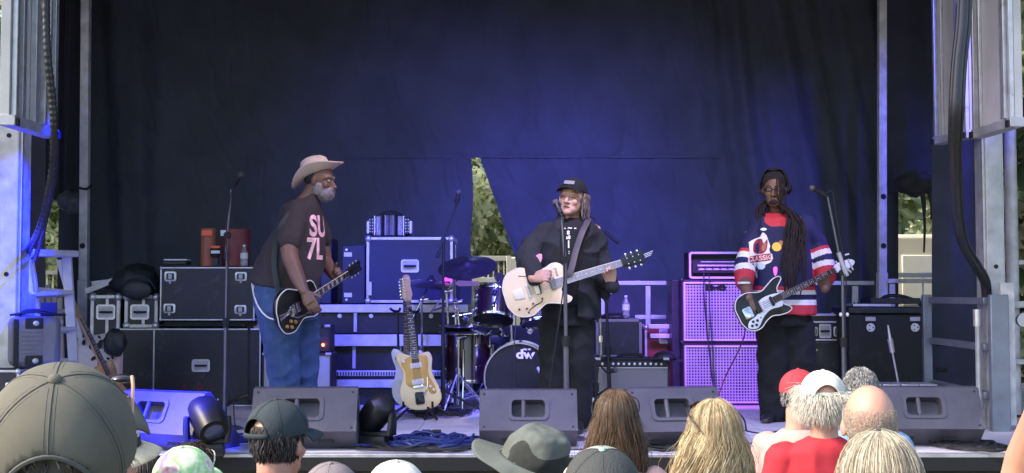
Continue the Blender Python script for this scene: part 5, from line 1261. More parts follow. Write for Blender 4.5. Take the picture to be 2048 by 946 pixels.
    hp = [(p.x, p.y) for p in crom([(a, b, 0) for a, b in hs], 3, True)]
    mb = MB(); mb.prism(hp, -.012, .004, M, bev=.002); h_ = part('headstock', mb, mhead, nk)
    for (a, b, s) in pegs:
        mb = MB(); q = M @ Vector((a, b, -.004)); mb.ell(q, (.009, .011, .005), rot=M.to_3x3(), nu=8, nv=6); mb.tube([q, M @ Vector((a, b-s*.018, -.004))], .003, 5); part('tuning_peg', mb, m_chrome, h_)
        mb = MB(); mb.lathe([(.004, .004), (.004, .012), (0, .012)], M @ Matrix.Translation((a, b-s*.03, 0)), 8); part('post', mb, m_chrome, h_)
    def pl(pts, z0, z1, m, nm, par=None, sm=True, k=4):
        q = [(p.x, p.y) for p in crom([(a, b, 0) for a, b in pts], k, True)] if sm else pts
        mb = MB(); mb.prism(q, z0, z1, M, bev=(z1-z0)*.3); return part(nm, mb, m, par or t)
    def knob(x, y, r=.011, m=m_black, h=.016):
        mb = MB(); mb.lathe([(r, .001), (r*.9, h), (r*.8, h+.002), (0, h+.002)], M @ Matrix.Translation((x, y, 0)), 12); part('knob', mb, m, t)
    if kind == 'lp':
        for x in (.1, -.015): pl(rrect(.036, .075, .006, 2, x, 0), .001, .014, m_chrome, 'pickup', sm=False)
        pl([(-.215, -.025), (-.13, -.012), (-.075, -.032), (-.07, .032), (-.13, .012), (-.215, .025)], .002, .008, m_chrome, 'tailpiece', sm=False)
        mb = MB(); mb.tube([M @ Vector((-.09, -.03, .02)), M @ Vector((-.09, .03, .02))], .011, 10); part('vibrato_bar', mb, m_chrome, t)
        mb = MB(); mb.tube(crom([M @ Vector((-.12, -.02, .02)), M @ Vector((-.06, -.06, .03)), M @ Vector((.03, -.075, .035)), M @ Vector((.09, -.07, .035))], 5), .005, 6); part('vibrato_arm', mb, m_chrome, t)
        pl(rrect(.012, .08, .003, 2, -.055, 0), .001, .014, m_chrome, 'bridge', sm=False)
        for x, y in ((-.07, -.095), (-.12, -.115), (-.115, -.07), (-.165, -.09)): knob(x, y, .0135, m_gold, .014)
        pl([(.02, -.04), (.13, -.05), (.11, -.085), (.02, -.09)], .006, .009, m_glossb, 'pickguard')
    if kind == 'white':
        for x in (.11, -.0): pl(rrect(.04, .082, .006, 2, x, 0), .001, .014, m_black if x < .1 else mat('aged_grey_cover', (.22, .22, .18), .4), 'pickup', sm=False); 
        pl(rrect(.03, .078, .006, 2, -.006, 0), .014, .017, m_bind, 'pickup_cover', sm=False)
        pl(rrect(.014, .1, .004, 2, -.065, 0), .001, .015, m_alu, 'bridge', sm=False)
        pl([(-.17, -.03), (-.1, -.04), (-.1, .04), (-.17, .03)], .001, .008, m_bind, 'tailpiece', sm=False)
        for x, y in ((-.06, -.09), (-.11, -.11), (-.16, -.1)): knob(x, y, .007, m_black, .01)
        q = crom([(.01, -.075, .0015), (.0, -.095, .0015), (-.045, -.105, .0015), (-.09, -.122, .0015), (-.105, -.14, .0015)], 6)
        mb = MB(); mb.tube([M @ p for p in q], [.003+.003*math.sin(math.pi*i/(len(q)-1)) for i in range(len(q))], 6, flat=.5); mb.ell(M @ q[0], (.007, .007, .002), rot=M.to_3x3(), nu=10, nv=4); mb.ell(M @ q[-1], (.007, .007, .002), rot=M.to_3x3(), nu=10, nv=4); part('sound_hole', mb, m_black, t)
        q = crom([(-.005, .085, .0015), (-.045, .1, .0015), (-.1, .12, .0015)], 6); mb = MB(); mb.tube([M @ p for p in q], .004, 6, flat=.5); part('sound_hole', mb, m_black, t)
        for k_ in range(3):
            mt = text_mb('iii', .03, .0004, .0, M @ Matrix.Translation((.155, .07-.0*k_+.022*(k_-1), .001)) @ Matrix.Rotation(R(90), 4, 'Z')); part('print_mark', mt, m_black, t)
        knob(.145, -.165, .009, m_bind, .012)
        for k_ in range(3):
            mb = MB(); mb.tube([M @ Vector((nut+.165, .01*(k_-1), .01)), M @ Vector((nut+.21+.01*k_, .012*(k_-1)+.004, .02))], .0022, 5); part('string_end', mb, m_white, h_)
    if kind == 'bass':
        pl([(.19, .035), (.19, -.035), (.17, -.075), (.06, -.06), (-.03, -.09), (-.12, -.15), (-.2, -.12), (-.17, -.07), (-.07, -.045), (-.03, .035), (.06, .06)], .001, .004, m_pick, 'pickguard')
        pl(rrect(.03, .085, .01, 3, .1, 0), .004, .012, m_glossb, 'pickup', sm=False)
        pl(rrect(.016, .1, .004, 2, -.005, 0), .004, .022, m_bind, 'pickup_cover', sm=False); pl(rrect(.05, .09, .006, 2, -.045, 0), .002, .014, m_black, 'pickup', sm=False)
        pl(rrect(.085, .095, .01, 2, -.15, 0), .002, .014, m_chrome, 'bridge', sm=False)
        for s in (-1, 1): knob(-.13, s*.038, .012, m_alu, .02)
        for x, y in ((-.1, -.092), (-.125, -.122), (-.14, -.085), (-.165, -.113)): knob(x, y, .0125, m_glossb, .012)
        knob(-.06, -.082, .006, m_glossb, .01)
    if kind in ('jm', 'side'):
        pl([(.18, .03), (.185, -.035), (.165, -.09), (.1, -.095), (.03, -.085), (-.06, -.12), (-.12, -.13), (-.125, -.09), (-.06, -.05), (-.07, .03), (-.03, .09), (.06, .085), (.13, .11)], .001, .004, m_gold if kind == 'jm' else m_pick, 'pickguard')
        for x in (.1, -.025): pl(rrect(.042, .09, .008, 2, x, 0), .004, .011, m_bind, 'pickup', sm=False)
        pl(rrect(.02, .08, .004, 2, -.062, 0), .002, .014, m_chrome, 'bridge', sm=False)
        pl(rrect(.095, .07, .014, 3, -.15, .0), .001, .01, m_glossb, 'tailpiece', sm=False)
        mb = MB(); mb.tube(crom([M @ Vector((-.13, -.02, .012)), M @ Vector((-.09, -.06, .03)), M @ Vector((-.0, -.075, .035))], 5), .004, 6); part('vibrato_arm', mb, m_chrome, t)
        for x, y in ((-.07, -.088), (-.1, -.112), (.14, .09)): knob(x, y, .012, m_bind if kind == 'jm' else m_black, .014)
    return t, bd_
def strap(parent, pts, m, w=.026):
    mb = MB(); P = crom(pts, 6); mb.tube(P, w, 8, flat=.12, upv=(0, -1, 0)); return part('strap', mb, m, parent, smooth=60)

# ================================================================== BODY PARTS
class Rig:
    pass
def head_frame(c, face, up=(0, 0, 1)):
    f = Vector(face).normalized(); x = f.cross(Vector(up)).normalized(); u = x.cross(f)
    M = Matrix((x, f, u)).transposed().to_4x4(); M.translation = Vector(c); return M
def head_into(mb, H, neck_to=None, nr=.058, ears=True, jaw=1.0, beard=0):
    """H: head frame, x right, y forward, z up, origin between the eyes' level and head centre"""
    a = MB()
    a.ell((0, -.012, .03), (.077, .098, .1), nu=28, nv=18)
    a.ell((0, .018, -.04), (.062*jaw, .07, .078), nu=20, nv=14)
    a.ell((0, .066, -.098), (.03*jaw, .026, .022), nu=12, nv=8)
    a.ell((0, .045, -.075), (.05*jaw, .045, .04), nu=14, nv=10)
    a.limb([(0, .084, .006), (0, .1, -.022), (0, .112, -.038)], [.0085, .0105, .0125], 10)
    for s in (-1, 1):
        a.ell((s*.013, .097, -.041), (.009, .01, .008), nu=8, nv=6)
        a.limb([(s*.012, .085, .02), (s*.035, .079, .024), (s*.052, .06, .018)], [.0085, .0105, .009], 8)
        a.ell((s*.038, .062, -.03), (.024, .022, .024), nu=12, nv=8)
        if ears:
            a.ell((s*.082, -.008, -.01), (.008, .019, .031), nu=12, nv=8, rot=Matrix.Rotation(s*-.35, 3, 'Z'))
            a.ell((s*.078, 0, -.028), (.008, .01, .012), nu=8, nv=6)
    a.limb([(-.021, .082, -.064), (0, .09, -.061), (.021, .082, -.064)], [.004, .0065, .004], 8)
    a.limb([(-.018, .082, -.074), (0, .09, -.0755), (.018, .082, -.074)], [.005, .0075, .005], 8)
    if neck_to is None: a.limb([(0, -.03, -.06), (0, -.045, -.2)], [nr, nr*1.1], 14)
    a.xf(H)
    if neck_to is not None:
        p = H @ Vector((0, -.03, -.06)); q = Vector(neck_to); a.limb([p, (p+q)/2, q], [nr, nr, nr*1.15], 14)
    mb.add(a.v, a.f)
def face_marks(t, H, closed=False, skin=None, brow=None, mouth=(.045, .0), dark=None, mz=-.069):
    """eyes, brows, mouth line as small children of the person"""
    dk = dark or m_rubber
    for s in (-1, 1):
        if closed:
            mb = MB(); mb.tube([H @ Vector((s*(.018+.028*k), .083-.006*k-.004*abs(k-.5), .0-.004*math.sin(k*3.1))) for k in np.linspace(0, 1, 6)], .0026, 6); part('closed_eyelid', mb, dk, t)
        else:
            mb = MB(); mb.ell(H @ Vector((s*.031, .077, .002)), (.0125, .009, .0068), rot=H.to_3x3(), nu=12, nv=8); e = part('eye', mb, mat_eye, t)
            mb = MB(); mb.ell(H @ Vector((s*.031, .083, .002)), (.005, .004, .005), rot=H.to_3x3(), nu=8, nv=6); part('iris', mb, m_rubber, e)
            mb = MB(); mb.tube([H @ Vector((s*(.017+.028*k), .085-.005*k, .008+.003*math.sin(k*3.1))) for k in np.linspace(0, 1, 6)], .0025, 6); part('eyelid', mb, skin or dk, t)
        if brow:
            mb = MB(); mb.tube([H @ Vector((s*(.013+.036*k), .094-.014*k, .024+.006*math.sin(k*2.6))) for k in np.linspace(0, 1, 6)], .0045, 6, flat=.7); part('eyebrow', mb, brow, t)
    mb = MB(); n = 7; mb.tube([H @ Vector(((k-.5)*mouth[0], .091-.03*(k-.5)**2*4*.35, mz-.003*(2*(k-.5))**2)) for k in np.linspace(0, 1, n)], [.0012+.003*(1+mouth[1])*math.sin(math.pi*k) for k in np.linspace(0, 1, n)], 6); part('mouth', mb, mat_lip, t)
mat_eye = mat('eye_white', (.55, .53, .5), .3, var=0)
mat_lip = mat('dark_lips', (.06, .02, .02), .5, var=0)
def hand_into(mb, w, d, n, curl=.6, side=1, s=1.0, curls=None, thumb=None, spread=.0):
    """w wrist, d finger direction, n direction the palm faces; side: +1/-1 which side the thumb is on"""
    w = Vector(w); d = Vector(d).normalized(); n = Vector(n); n = (n-d*n.dot(d)).normalized(); b = d.cross(n)*side
    pc = w+d*.05*s
    mb.loft([(w, b*.027*s, n*.02*s), (w+d*.025*s, b*.034*s, n*.018*s), (w+d*.06*s, b*.041*s, n*.016*s), (w+d*.088*s, b*.04*s, n*.013*s)], 16, p=2.6)
    Ls = [.073, .08, .076, .06]; R_ = [.0092, .0095, .009, .008]
    for i in range(4):
        c = (curls[i] if curls else curl); k = b*(.03-.02*i)*s; p = w+d*.085*s+k; a = 0; dd = d+b*(.1-.07*i)*spread; dd.normalize()
        pts = [p-d*.01*s, p]; rs = [R_[i]*s, R_[i]*s]
        for j, f in enumerate((.45, .3, .25)):
            a += c*(.8 if j == 0 else 1.0)
            p = p+(dd*math.cos(a)+n*math.sin(a))*Ls[i]*f*s; pts.append(p); rs.append(R_[i]*s*(1-.08*(j+1)))
        mb.limb(pts, rs, 8)
    th = Vector(thumb).normalized() if thumb else (d*.6+b*.7+n*.45).normalized()
    p = w+d*.022*s+b*.024*s; q = p+th*.04*s; e = q+(th*.8+d*.4).normalized()*.03*s
    mb.limb([p, q, e], [.0135*s, .0115*s, .0095*s], 8)
def bvh_of(me, M=None):
    M = M or Matrix(); return BVHTree.FromPolygons([M @ v.co for v in me.vertices], [tuple(p.vertices) for p in me.polygons])
def decal(mb, bvh, d, off=.002, cuts=3):
    """lay a flat mesh on a surface by moving every point along d"""
    bm = bmesh.new(); vs = [bm.verts.new(p) for p in mb.v]
    for f in mb.f:
        try: bm.faces.new([vs[i] for i in f])
        except ValueError: pass
    bmesh.ops.triangulate(bm, faces=bm.faces[:])
    for _ in range(cuts):
        es = [e for e in bm.edges if e.calc_length() > .012]
        if not es: break
        bmesh.ops.subdivide_edges(bm, edges=es, cuts=1)
        bmesh.ops.triangulate(bm, faces=bm.faces[:])
    d = Vector(d).normalized(); out = MB()
    bm.verts.index_update(); miss = set()
    for v in bm.verts:
        h = bvh.ray_cast(v.co-d*.5, d)
        out.v.append((h[0]-d*off) if h[0] else v.co)
        if not h[0] or abs(h[1].dot(d)) < .12: miss.add(v.index)
    out.f = [tuple(v.index for v in f.verts) for f in bm.faces if not any(v.index in miss for v in f.verts)]; out.m = [0]*len(out.f)
    bm.free(); return out
def addmesh(name, me, mats, parent, bevel=0, label=None):
    o = link(name, me, mats, parent, True, bevel)
    if label: o['label'] = label
    return o
def shoe(t, p, d, m, L=.29, sole=None):
    """p: heel on the floor, d: toe direction"""
    p = Vector(p); d = Vector((d[0], d[1], 0)).normalized(); s = Vector((-d.y, d.x, 0)); z = Vector((0, 0, 1))
    mb = MB(); mb.loft([(p+z*.045-d*.0, s*.03, z*.042, 2.5), (p+d*.05+z*.052, s*.038, z*.05, 2.6), (p+d*.12+z*.045, s*.042, z*.043, 2.6), (p+d*.2+z*.033, s*.048, z*.031, 2.8), (p+d*.26+z*.026, s*.04, z*.024, 2.6), (p+d*.29+z*.02, s*.022, z*.016, 2.4)], 20); part('shoe', mb, m, t, smooth=60)
m_skd = mat('dark_brown_skin', (.16, .082, .055), .5, var=.12, vs=14, bump=.06, bs=120)
m_skl = mat('light_skin', (.52, .3, .23), .5, var=.1, vs=14, bump=.06, bs=120)
m_skr = mat('ruddy_light_skin', (.5, .26, .19), .5, var=.14, vs=9, bump=.05, bs=100)
m_tee = mat('brown_black_tee', (.036, .027, .03), .88, var=.15, vs=5, bump=.15, bs=400)
m_denim = mat('blue_denim', (.022, .05, .14), .85, var=.0, vs=7, bump=.2, bs=350, col2=(.055, .11, .26))
m_blackc = mat('black_cotton', (.014, .016, .022), .9, var=.25, vs=5, bump=.15, bs=350)
m_blackt = mat('faded_black_cotton', (.006, .007, .009), .9, var=.2, vs=5, bump=.1, bs=350)
m_straw = mat('pinkish_straw', (.62, .48, .4), .75, var=.1, vs=10, bump=.25, bs=220)
m_beard = mat('grey_beard', (.26, .23, .25), .85, var=.25, vs=30, bump=.5, bs=160)
m_shoe = mat('black_shoe', (.02, .02, .02), .45)
m_printw = mat('pink_white_print', (.85, .48, .52), .8, var=.3, vs=22)
m_hairgb = mat('grey_brown_hair', (.13, .1, .09), .6, var=.4, vs=60, stretch=(1, 1, .1), bump=.4, bs=80)
m_dread = mat('dark_dreadlocks', (.014, .009, .013), .95, var=.4, vs=40, bump=.5, bs=120)

# ---------------------------------------------------------------- LEFT GUITARIST
def left_man():
    Y = 8.5; P = lambda x, y, d=0: W(x, y, Y+d)
    base_ = P(590, 600); base_.z = STAGE
    t = thing('person', 'tall guitarist in a cowboy hat, brown tee and blue jeans facing right', 'person', base_)
    H = head_frame(P(640, 361, -.02), (1, -.28, -.1)) @ Matrix.Scale(1.06, 4)
    b = MB(); head_into(b, H, neck_to=P(612, 408), nr=.066)
    b.limb([P(588, 440, -.14), P(577, 478, -.2), P(580, 516, -.24), P(596, 556, -.32), P(609, 584, -.38)], [.075, .068, .058, .05, .034], 14)
    # strumming hand
    hand_into(b, P(609, 584, -.38), P(628, 618, -.44)-P(609, 584, -.38), (-.2, 1, .25), curls=(.35, .4, .45, .5), side=1, s=1.12, thumb=(.9, .1, -.3))
    GO = P(597, 612, -.36); GT = P(722, 530, .17); gx = (GT-GO).normalized(); MG = frame(GO, gx, (0, -.18, 1)) @ Matrix.Scale(.9, 4)
    wr = MG @ Vector((.50, -.075, -.06))
    sh = P(628, 440, .17); el = P(650, 520, .28); wr = P(690, 548, .0)
    hn = MG @ Vector((.56, -.0, -.02)); wr = hn+Vector((-.07, .09, -.01))
    b.limb([sh, P(640, 480, .24), el], [.07, .062, .052], 14); b.limb([el, (el+wr)/2+Vector((0, 0, -.005)), wr], [.052, .045, .032], 12)
    hand_into(b, wr, hn-wr+Vector((.03, -.02, .05)), Vector((.3, -1, .2)), curls=(.9, .95, 1.0, 1.0), side=-1, s=1.05, thumb=(.2, -.3, 1))
    # trunk and legs inside the clothes
    b.loft([(P(610, 418), (.09, 0, 0), (0, .1, 0)), (P(598, 470), (.14, 0, 0), (0, .16, 0)), (P(574, 560), (.2, 0, 0), (0, .17, 0)), (P(572, 620), (.17, 0, 0), (0, .15, 0))], 20)
    b.limb([P(558, 610, -.08), P(563, 700, -.08), P(574, 800, -.08)], [.1, .075, .05]); b.limb([P(604, 615, .1), P(607, 700, .12), P(607, 800, .12)], [.1, .075, .05])
    addmesh('body', remesh(b, .0055, 3), m_skd, t)
    s = MB(); s.loft([(P(620, 393), (.062, 0, .02), (0, .075, 0)), (P(610, 399), (.095, 0, .02), (0, .12, 0)), (P(603, 415), (.135, 0, 0), (0, .17, 0)), (P(602, 440), (.152, 0, 0), (0, .185, 0)), (P(594, 475), (.185, 0, 0), (0, .195, 0), 2.2), (P(582, 520), (.232, 0, -.01), (0, .205, 0)), (P(573, 556), (.238, 0, -.015), (0, .21, 0)), (P(570, 576), (.232, 0, -.03), (0, .205, 0))], 36)
    s.limb([P(595, 425, -.11), P(583, 464, -.18), P(580, 480, -.2)], [.092, .086, .086], 16)
    s.limb([P(622, 430, .13), P(634, 460, .2), P(640, 478, .24)], [.09, .085, .08], 16)
    tee = remesh(s, .007, 3, folds(.009, 6, 4, 2, .003)); bv = bvh_of(tee)
    # decals before the mesh is moved into the thing's frame
    d = Vector((-.55, .83, 0)); M = frame(P(650, 462, -.2), (.83, .55, 0), (.14, 0, 1))
    for s_, dy, sx in (('SU', .072, 1.0), ('7L', -.085, 1.0)):
        q = text_mb(s_, .2, .0, .006, M @ Matrix.Translation((.01+(-.03 if dy < 0 else .0), dy-.04, 0)) @ Matrix.Scale(.72, 4, (1, 0, 0)))
        part('shirt_print', decal(q, bv, d), m_printw, t, smooth=180)
    addmesh('t_shirt', tee, m_tee, t)
    j = MB(); j.loft([(P(571, 566), (.222, 0, -.03), (0, .195, 0)), (P(573, 600), (.225, 0, 0), (0, .2, 0)), (P(578, 640), (.2, 0, 0), (0, .19, 0))], 30)
    j.limb([P(557, 615, -.08), P(562, 660, -.08), P(564, 710, -.09), P(573, 790, -.07), P(577, 842, -.06)], [.15, .132, .115, .1, .098], 18)
    j.limb([P(598, 618, .09), P(603, 660, .1), P(605, 710, .11), P(606, 790, .13), P(608, 838, .13)], [.14, .125, .11, .098, .095], 18)
    addmesh('jeans', remesh(j, .008, 3, folds(.012, 7, 9, 5, .003)), m_denim, t)
    shoe(t, Vector((P(572, 600).x, Y-.07, STAGE)), (1, -.5), m_shoe); shoe(t, Vector((P(603, 600).x, Y+.12, STAGE)), (1, -.2), m_shoe)
    mb = MB(); mb.tube(crom([P(504, 566, -.05), P(508, 590, -.1), P(517, 614, -.18), P(535, 634, -.24), P(556, 640, -.3)], 6), .006, 6); part('white_cord', mb, m_white, t)
    # beard
    mb = MB(); mb.ell(H @ Vector((0, .046, -.078)), (.06, .058, .05), rot=H.to_3x3(), nu=30, nv=20, fn=lambda p: p*(1+.07*noise.noise(p*6))); mb.ell(H @ Vector((0, .088, -.052)), (.034, .02, .014), rot=H.to_3x3(), nu=16, nv=8)
    for s_ in (-1, 1): mb.ell(H @ Vector((s_*.058, .015, -.055)), (.015, .035, .045), rot=H.to_3x3(), nu=14, nv=8)
    me = remesh(mb, .005, 2, lambda c: .004*noise.noise(Vector(c)*70)); bo = addmesh('beard', me, m_beard, t)
    rb = random.Random(2); vv = [v for v in me.vertices]; mb = MB()
    for i in range(900):
        v = rb.choice(vv); n_ = v.normal.copy(); p_ = v.co.copy(); d_ = (n_*.6+Vector((rb.gauss(0, .3), rb.gauss(0, .3), -.9))).normalized(); mb.tube([p_, p_+d_*.007, p_+d_*.012+Vector((0, 0, -.004))], [.0011, .0009, .0003], 3, cap=False)
    part('beard_hair', mb, m_beard, bo, world=False, smooth=180)
    face_marks(t, H, False, m_skd, m_beard)
    mb = MB(); mb.ell(H @ Vector((0, -.035, .03)), (.081, .08, .085), rot=H.to_3x3(), nu=20, nv=14); part('hair', mb, m_rubber, t)
    # cowboy hat: tilted forward-up brim
    hx = (P(690, 340)-P(591, 378)).normalized(); hx = Vector((hx.x, -.18, hx.z)).normalized(); hy = Vector((0, 0, 1)).cross(hx).normalized(); hz = hx.cross(hy)
    HM = Matrix((hx, hy, hz)).transposed().to_4x4(); HM.translation = P(635, 348, -.02); HM = HM @ Matrix.Scale(1.05, 4); hx = hx*1.05; hy = hy*1.05
    hat = thing('cowboy_hat', 'pale straw cowboy hat with a black band on the left guitarist', 'hat', HM.translation)
    def brim(u, v):
        a = 2*math.pi*u; r = .8+v*1.0
        x, y = .1*math.cos(a)*(.97+.93*v), .084*math.sin(a)*(1+.85*v)
        z = .052*(v**1.3)*abs(math.sin(a))**2.2 - .030*v*max(0, -math.cos(a))**2 + .012*v*max(0, math.cos(a))**2*(1 if v < .8 else .7) + .004*math.sin(3*a)*v
        return HM @ Vector((x, y, z))
    mb = MB(); mb.grid(brim, 56, 10); o = part('brim', mb, m_straw, hat, smooth=180); sm = o.modifiers.new('s', 'SOLIDIFY'); sm.thickness = .006; sm.offset = 0
    mb = MB(); secs = []
    for z, kx, ky, sx in ((0, .102, .086, 0), (.03, .1, .084, 0), (.06, .096, .079, .0), (.09, .091, .072, .0), (.112, .083, .06, -.002), (.122, .068, .045, -.004)):
        secs.append((HM @ Vector((sx, 0, z)), hx*kx, hy*ky))
    mb.loft(secs, 40, p=2.2)
    def dent(p):
        q = HM.inverted() @ p
        if q.z > .085: q.z -= .03*math.exp(-(q.y/.028)**2)*(q.z-.085)/.035; 
        pin = math.exp(-((q.x-.055)/.035)**2)*max(0, q.z-.04)/.08; q.y *= 1-.38*pin
        return HM @ q
    mb.v = [dent(p) for p in mb.v]
    part('crown', mb, m_straw, hat, smooth=70)
    mb = MB(); mb.loft([(HM @ Vector((0, 0, .004)), hx*.1045, hy*.0885), (HM @ Vector((0, 0, .026)), hx*.1025, hy*.0865)], 40, cap=False, p=2.2); part('band', mb, m_straw, hat, smooth=180)
    mb = MB(); mb.box(HM @ Vector((-.05, -.079, .016)), (.06, .012, .024), rot=HM.to_3x3() @ Matrix.Rotation(-.5, 3, 'Z')); part('band_patch', mb, m_rubber, hat, bevel=.002)
    g, _ = guitar('black electric guitar with ivory edge and four gold knobs held by the left guitarist', MG, 'lp')
    strap(g, [MG @ Vector((-.23, .0, -.02)), P(560, 600, -.26), P(552, 560, -.235), P(548, 520, -.22), P(553, 480, -.2), P(562, 452, -.235), P(584, 424, -.2), P(612, 404, -.12)], mat('teal_black_strap', (.02, .03, .036), .7), .019)
left_man()

# ---------------------------------------------------------------- SINGER
def singer():
    Y = 8.6; P = lambda x, y, d=0: W(x, y, Y+d)
    b0 = P(1135, 600); b0.z = STAGE
    t = thing('person', 'singer in black jacket and black cap with long grey brown hair playing a cream guitar', 'person', b0)
    H = head_frame(P(1145, 397, -.04), (-.42, -1, .1), (.12, 0, 1)) @ Matrix.Scale(1.08, 4)
    GO = P(1075, 577, -.3); GT = P(1286, 513, -.24); gx = (GT-GO).normalized(); MG = frame(GO, gx, (0, .12, 1))
    b = MB(); head_into(b, H, neck_to=P(1146, 440, .03), nr=.06, jaw=1.05)
    b.loft([(P(1145, 445), (.1, 0, 0), (0, .09, 0)), (P(1142, 490), (.15, 0, 0), (0, .11, 0)), (P(1140, 560), (.16, 0, 0), (0, .12, 0)), (P(1135, 640), (.15, 0, 0), (0, .12, 0))], 20)
    w1 = P(1066, 556, -.33); b.limb([P(1100, 470, .01), P(1056, 514, -.1), w1], [.05, .046, .034], 12)
    hand_into(b, w1, P(1090, 550, -.4)-w1, (.0, 1, -.3), curls=(.9, 1.0, 1.05, 1.1), side=1, s=1.12, thumb=(1, -.3, .15))
    hn = MG @ Vector((.475, -.02, -.02)); w2 = hn+Vector((.05, .05, -.085)); el = P(1212, 570, .02)
    b.limb([P(1188, 465, .02), P(1206, 520, .06), el], [.06, .052, .05], 12); b.limb([el, w2], [.05, .033], 12)
    hand_into(b, w2, Vector((-.3, -.25, 1)), Vector((-.35, -1, .15)), curls=(.75, .85, .95, 1.0), side=1, s=1.1, thumb=(.15, -.25, 1))
    b.limb([P(1108, 640), P(1105, 720), P(1106, 825)], [.09, .07, .05]); b.limb([P(1160, 640), P(1158, 720), P(1160, 825)], [.09, .07, .05])
    addmesh('body', remesh(b, .0055, 3), m_skl, t)
    ts = MB(); ts.loft([(P(1146, 437, .02), (.068, 0, 0), (0, .066, 0)), (P(1146, 444), (.09, 0, 0), (0, .09, 0)), (P(1144, 460, -.02), (.15, 0, 0), (0, .13, 0)), (P(1141, 520, -.03), (.17, 0, 0), (0, .15, 0)), (P(1138, 610, -.02), (.17, 0, 0), (0, .15, 0))], 30)
    tee = remesh(ts, .007, 3, folds(.004, 8, 4, 1)); bv = bvh_of(tee)
    M = frame(P(1142, 470, -.3), (1, 0, 0), (0, 0, 1))
    for s_, dx, dy, sz in (('- ~ -', 0, .058, .05), ('8', -.012, .022, .04), ('s8', -.012, -.01, .035), ('I', -.01, -.06, .075), (':', -.008, -.11, .04)):
        q = text_mb(s_, sz, 0, .001, M @ Matrix.Translation((dx-.0, dy, 0))); part('shirt_print', decal(q, bv, (0, 1, 0)), m_white, t, smooth=180)
    addmesh('t_shirt', tee, m_blackt, t)
    # jacket in two fronts and a back: one mesh around the tee with an open front
    s = MB()
    s.loft([(P(1146, 436, .05), (.1, 0, 0), (0, .08, 0)), (P(1143, 447, .03), (.15, 0, 0), (0, .11, 0)), (P(1139, 470, .02), (.2, 0, 0), (0, .15, 0)), (P(1136, 520, .02), (.215, 0, 0), (0, .185, 0)), (P(1140, 580, .02), (.2, 0, 0), (0, .19, 0)), (P(1142, 634, .02), (.195, 0, 0), (0, .19, 0))], 36, p=2.3)
    s.limb([P(1098, 462, .01), P(1074, 484, -.0), P(1055, 512, -.1), P(1060, 540, -.25), P(1066, 552, -.3)], [.075, .08, .08, .066, .056], 16)
    s.limb([P(1182, 466, .02), P(1197, 502, .05), P(1204, 560, .02)], [.075, .07, .068], 16); s.limb([P(1209, 560, .02), P(1210, 556, -.1), (w2+Vector((0, .02, -.02)))], [.075, .064, .052], 14)
    s.limb([P(1210, 560, -.02), P(1212, 590, -.04)], [.05, .03], 10)
    j = remesh(s, .007, 3, folds(.02, 6, 7, 8, .004))
    # cut the V opening at the front
    bm = bmesh.new(); bm.from_mesh(j); kill = []
    zt, zb = P(0, 436).z, P(0, 640).z; 
    for f in bm.faces:
        c = f.calc_center_median(); cx = 1146-8*(zt-c.z)/(zt-zb); px = 1024+c.x*FPX/c.y
        v = (zt-c.z)/(zt-zb)
        if c.y < Y-.02 and abs(px-cx) < 18+6*math.sin(v*6)*.5+4*(1-v): kill.append(f)
    bmesh.ops.delete(bm, geom=kill, context='FACES'); bm.to_mesh(j); bm.free()
    o = addmesh('jacket', j, m_blackc, t); sm = o.modifiers.new('s', 'SOLIDIFY'); sm.thickness = .006; sm.offset = -1
    mb = MB(); q = MB(); q.prism([(p.x, p.y) for p in crom([(-.012, .03, 0), (.01, .035, 0), (.018, -.01, 0), (0, -.03, 0), (-.03, -.005, 0)], 4, True)], 0, .001)
    # trousers
    j = MB(); j.loft([(P(1137, 600), (.165, 0, 0), (0, .14, 0)), (P(1136, 650), (.17, 0, 0), (0, .145, 0))], 30)
    j.limb([P(1108, 650), P(1103, 720, -.02), P(1104, 800, 0), P(1104, 836, 0)], [.105, .09, .08, .08], 18); j.limb([P(1160, 650), P(1160, 720, -.02), P(1161, 800, 0), P(1161, 836, 0)], [.105, .09, .08, .08], 18)
    addmesh('trousers', remesh(j, .008, 3, folds(.009, 8, 8, 3)), m_blackt, t)
    for x in (1102, 1160): shoe(t, Vector((P(x, 600).x, Y+.06, STAGE)), (-.15, -1), m_shoe)
    face_marks(t, H, True, m_skl, None, mouth=(.048, 1.2), dark=mat('closed_eye_line', (.13, .05, .05), .6, var=0))  # dark reddish line along each closed eyelid
    # hair: long strands both sides and back
    rnd = random.Random(21); mb = MB()
    mb.ell(H @ Vector((0, -.03, .02)), (.088, .094, .1), rot=H.to_3x3(), nu=24, nv=16)
    for i in range(420):
        s_ = 1 if rnd.random() < .66 else -1; u = rnd.random()
        p0 = H @ Vector((s_*(.084+.004*rnd.random()), .02-.11*u, .02+.02*rnd.random()))
        out = Vector((.025+.065*rnd.random() if s_ > 0 else -(.005+.02*rnd.random()), .02*rnd.random(), 0)); L = (.2+.07*rnd.random()) if s_ > 0 else (.1+.08*rnd.random())
        pts = [p0, p0+out*.5+Vector((0, 0, -L*.35)), p0+out+Vector((.01*math.sin(i), 0, -L*.7)), p0+out*.7+Vector((.012*math.sin(i*2), 0, -L))]
        mb.tube(crom(pts, 3), [.004]*9+[.001], 5)
    part('hair', mb, m_hairgb, t, smooth=180)
    # cap
    cap = thing('baseball_cap', 'black cap with a grey patch on the singer', 'cap', H.translation)
    C = H @ Matrix.Translation((0, -.005, .045)) @ Matrix.Rotation(R(6), 4, 'X'); mb = MB()
    mb.ell((0, 0, 0), (.09, .108, .092), nu=36, nv=20, fn=lambda p: Vector((p.x, p.y, max(p.z, -.06)))); mb.xf(C); part('crown', mb, m_blackt, cap, smooth=70)
